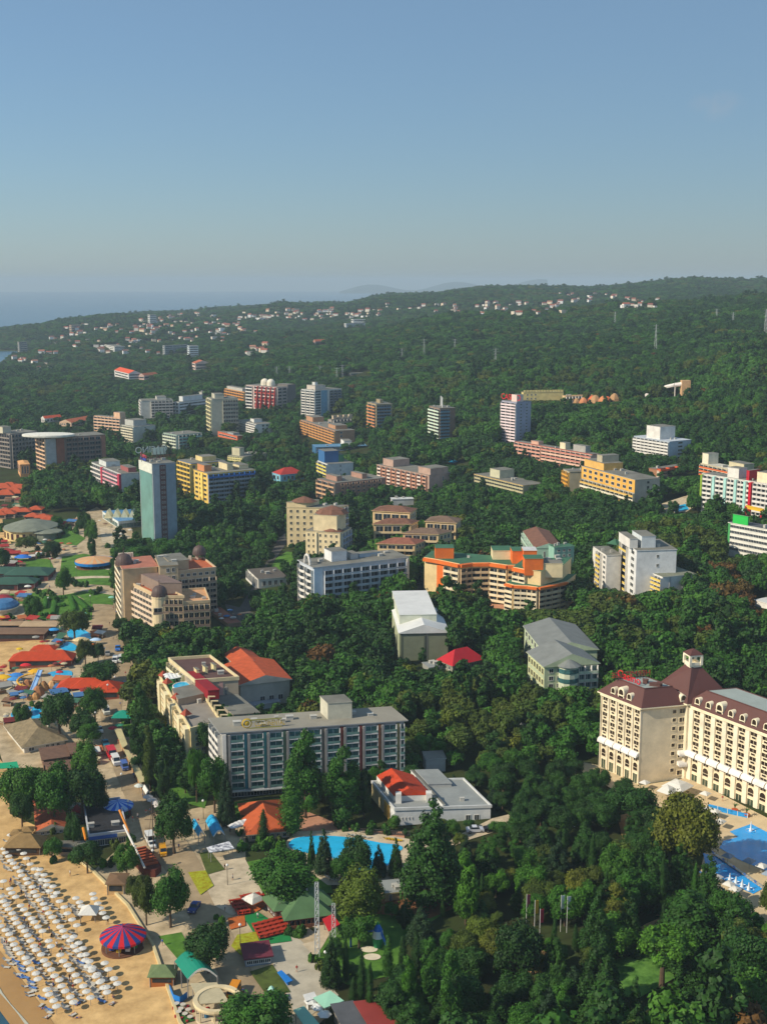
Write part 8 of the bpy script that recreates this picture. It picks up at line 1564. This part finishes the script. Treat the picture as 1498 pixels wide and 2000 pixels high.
for nm, ar, ty in (('rad', fR, 'FLOAT'), ('zs', fzs, 'FLOAT'), ('rot', rng.uniform(0, 6.28, fx.shape), 'FLOAT'), ('idx', idx.astype(int), 'INT')):
    a = me.attributes.new(nm, ty, 'POINT'); a.data.foreach_set('value', ar)
me.update(); fo = link('forest', me); tag(fo, 'dense mixed green wood covering the slopes behind and between the hotels', 'forest', kind='stuff')
ng = bpy.data.node_groups.new('forest_scatter', 'GeometryNodeTree'); ng.interface.new_socket('Geometry', in_out='INPUT', socket_type='NodeSocketGeometry'); ng.interface.new_socket('Geometry', in_out='OUTPUT', socket_type='NodeSocketGeometry')
N = ng.nodes; Lk = ng.links; gi = N.new('NodeGroupInput'); go = N.new('NodeGroupOutput'); ci = N.new('GeometryNodeCollectionInfo'); ci.inputs['Collection'].default_value = fcol; ci.inputs['Separate Children'].default_value = True; ci.inputs['Reset Children'].default_value = True
ip = N.new('GeometryNodeInstanceOnPoints'); ip.inputs['Pick Instance'].default_value = True
def attr(nm, ty):
    a = N.new('GeometryNodeInputNamedAttribute'); a.data_type = ty; a.inputs['Name'].default_value = nm; return [s for s in a.outputs if s.enabled and s.name == 'Attribute'][0]
Lk.new(gi.outputs[0], ip.inputs['Points']); Lk.new(ci.outputs[0], ip.inputs['Instance']); Lk.new(attr('idx', 'INT'), ip.inputs['Instance Index'])
cx1 = N.new('ShaderNodeCombineXYZ'); Lk.new(attr('rot', 'FLOAT'), cx1.inputs['Z']); Lk.new(cx1.outputs[0], ip.inputs['Rotation'])
cx2 = N.new('ShaderNodeCombineXYZ'); ra = attr('rad', 'FLOAT'); mu = N.new('ShaderNodeMath'); mu.operation = 'MULTIPLY'; Lk.new(ra, mu.inputs[0]); Lk.new(attr('zs', 'FLOAT'), mu.inputs[1])
Lk.new(ra, cx2.inputs['X']); Lk.new(ra, cx2.inputs['Y']); Lk.new(mu.outputs[0], cx2.inputs['Z']); Lk.new(cx2.outputs[0], ip.inputs['Scale']); Lk.new(ip.outputs[0], go.inputs[0])
md = fo.modifiers.new('scatter', 'NODES'); md.node_group = ng
flush()
print('TREES', len(TREES), 'forest', len(fx), 'objects', len(bpy.data.objects))
# ------------------------------------------------------------------ sky, sun, air, camera
w = bpy.data.worlds.new('World'); SC.world = w; w.use_nodes = True; nt = w.node_tree; bg = nt.nodes['Background']; sk = nt.nodes.new('ShaderNodeTexSky'); sk.sky_type = 'NISHITA'; sk.sun_disc = False
EL = R(35); AZ = math.atan2(-.92, -.39)          # direction to the sun: from the left, a little behind the camera
sk.sun_elevation = EL; sk.sun_rotation = -AZ; sk.altitude = 150; sk.air_density = 1.2; sk.dust_density = .4; sk.ozone_density = 9.0
tc = nt.nodes.new('ShaderNodeTexCoord'); mp = nt.nodes.new('ShaderNodeMapping'); mp.inputs['Scale'].default_value = (1.6, 1.6, 7); nz = nt.nodes.new('ShaderNodeTexNoise'); nz.inputs['Scale'].default_value = 1.7; nz.inputs['Detail'].default_value = 7; nz.inputs['Roughness'].default_value = .6
mr = nt.nodes.new('ShaderNodeMapRange'); mr.inputs[1].default_value = .5; mr.inputs[2].default_value = .85; mr.inputs[3].default_value = .38; mr.inputs[4].default_value = .46; mx = nt.nodes.new('ShaderNodeMixRGB'); mx.inputs['Color2'].default_value = (2.7, 3.85, 4.6, 1)
nt.links.new(tc.outputs['Generated'], mp.inputs['Vector']); nt.links.new(mp.outputs[0], nz.inputs['Vector']); nt.links.new(nz.outputs['Fac'], mr.inputs['Value']); nt.links.new(mr.outputs[0], mx.inputs['Fac']); nt.links.new(sk.outputs[0], mx.inputs['Color1'])
dt = nt.nodes.new('ShaderNodeVectorMath'); dt.operation = 'DISTANCE'; m2 = nt.nodes.new('ShaderNodeMapping'); m2.inputs['Scale'].default_value = (1, 1, 1.9); cv = Vector(ray(1398, 207)).normalized(); dt.inputs[1].default_value = (cv.x, cv.y, cv.z * 1.9); m3 = nt.nodes.new('ShaderNodeMapRange'); m3.inputs[1].default_value = .024; m3.inputs[2].default_value = .002; m3.inputs[4].default_value = 1
n2 = nt.nodes.new('ShaderNodeTexNoise'); n2.inputs['Scale'].default_value = 60; n2.inputs['Detail'].default_value = 6; mm = nt.nodes.new('ShaderNodeMath'); mm.operation = 'MULTIPLY'; mz = nt.nodes.new('ShaderNodeMapRange'); mz.inputs[1].default_value = .38; mz.inputs[2].default_value = .75; mz.inputs[4].default_value = .45; mx2 = nt.nodes.new('ShaderNodeMixRGB'); mx2.inputs['Color2'].default_value = (4.2, 4.3, 4.6, 1)
nt.links.new(tc.outputs['Generated'], m2.inputs['Vector']); nt.links.new(m2.outputs[0], dt.inputs[0]); nt.links.new(dt.outputs['Value'], m3.inputs['Value']); nt.links.new(tc.outputs['Generated'], n2.inputs['Vector']); nt.links.new(n2.outputs['Fac'], mz.inputs['Value']); nt.links.new(m3.outputs[0], mm.inputs[0]); nt.links.new(mz.outputs[0], mm.inputs[1]); nt.links.new(mm.outputs[0], mx2.inputs['Fac']); nt.links.new(mx.outputs[0], mx2.inputs['Color1']); nt.links.new(mx2.outputs[0], bg.inputs['Color']); bg.inputs['Strength'].default_value = .106
sd = bpy.data.lights.new('sun', 'SUN'); sd.energy = 5.0; sd.angle = R(.5); sd.color = (1, .9, .74); so = bpy.data.objects.new('sun', sd); COL.objects.link(so)
v = Vector((-.92 * math.cos(EL), -.39 * math.cos(EL), math.sin(EL) * math.hypot(.92, .39)))
so.rotation_euler = v.to_track_quat('Z', 'Y').to_euler()
b = MB(); b.box(-9000, 9000, -400, 21500, -16, 210); hz = bpy.data.materials.new('haze_air'); hz.use_nodes = True; nt = hz.node_tree; nt.nodes.remove(nt.nodes['Principled BSDF']); pv = nt.nodes.new('ShaderNodeVolumePrincipled'); pv.inputs['Color'].default_value = (.66, .83, .95, 1); pv.inputs['Density'].default_value = .0001; pv.inputs['Anisotropy'].default_value = 0
nt.links.new(pv.outputs[0], nt.nodes['Material Output'].inputs['Volume'])
o = b.build('haze', hz); o['kind'] = 'stuff'
cam = bpy.data.cameras.new('camera'); co = bpy.data.objects.new('camera', cam); COL.objects.link(co); co.location = (0, 0, H); co.rotation_euler = (math.pi / 2 - P, 0, 0)
cam.sensor_fit = 'VERTICAL'; cam.sensor_height = 36; cam.lens = F / 2000 * 36; cam.clip_start = 1; cam.clip_end = 60000; SC.camera = co
SC.view_settings.view_transform = 'Standard'; SC.view_settings.look = 'None'; SC.view_settings.gamma = 1; SC.view_settings.exposure = 0
SC.cycles.volume_bounces = 0; SC.cycles.max_bounces = 6; SC.cycles.diffuse_bounces = 3; SC.cycles.glossy_bounces = 2
SC.render.film_transparent = False
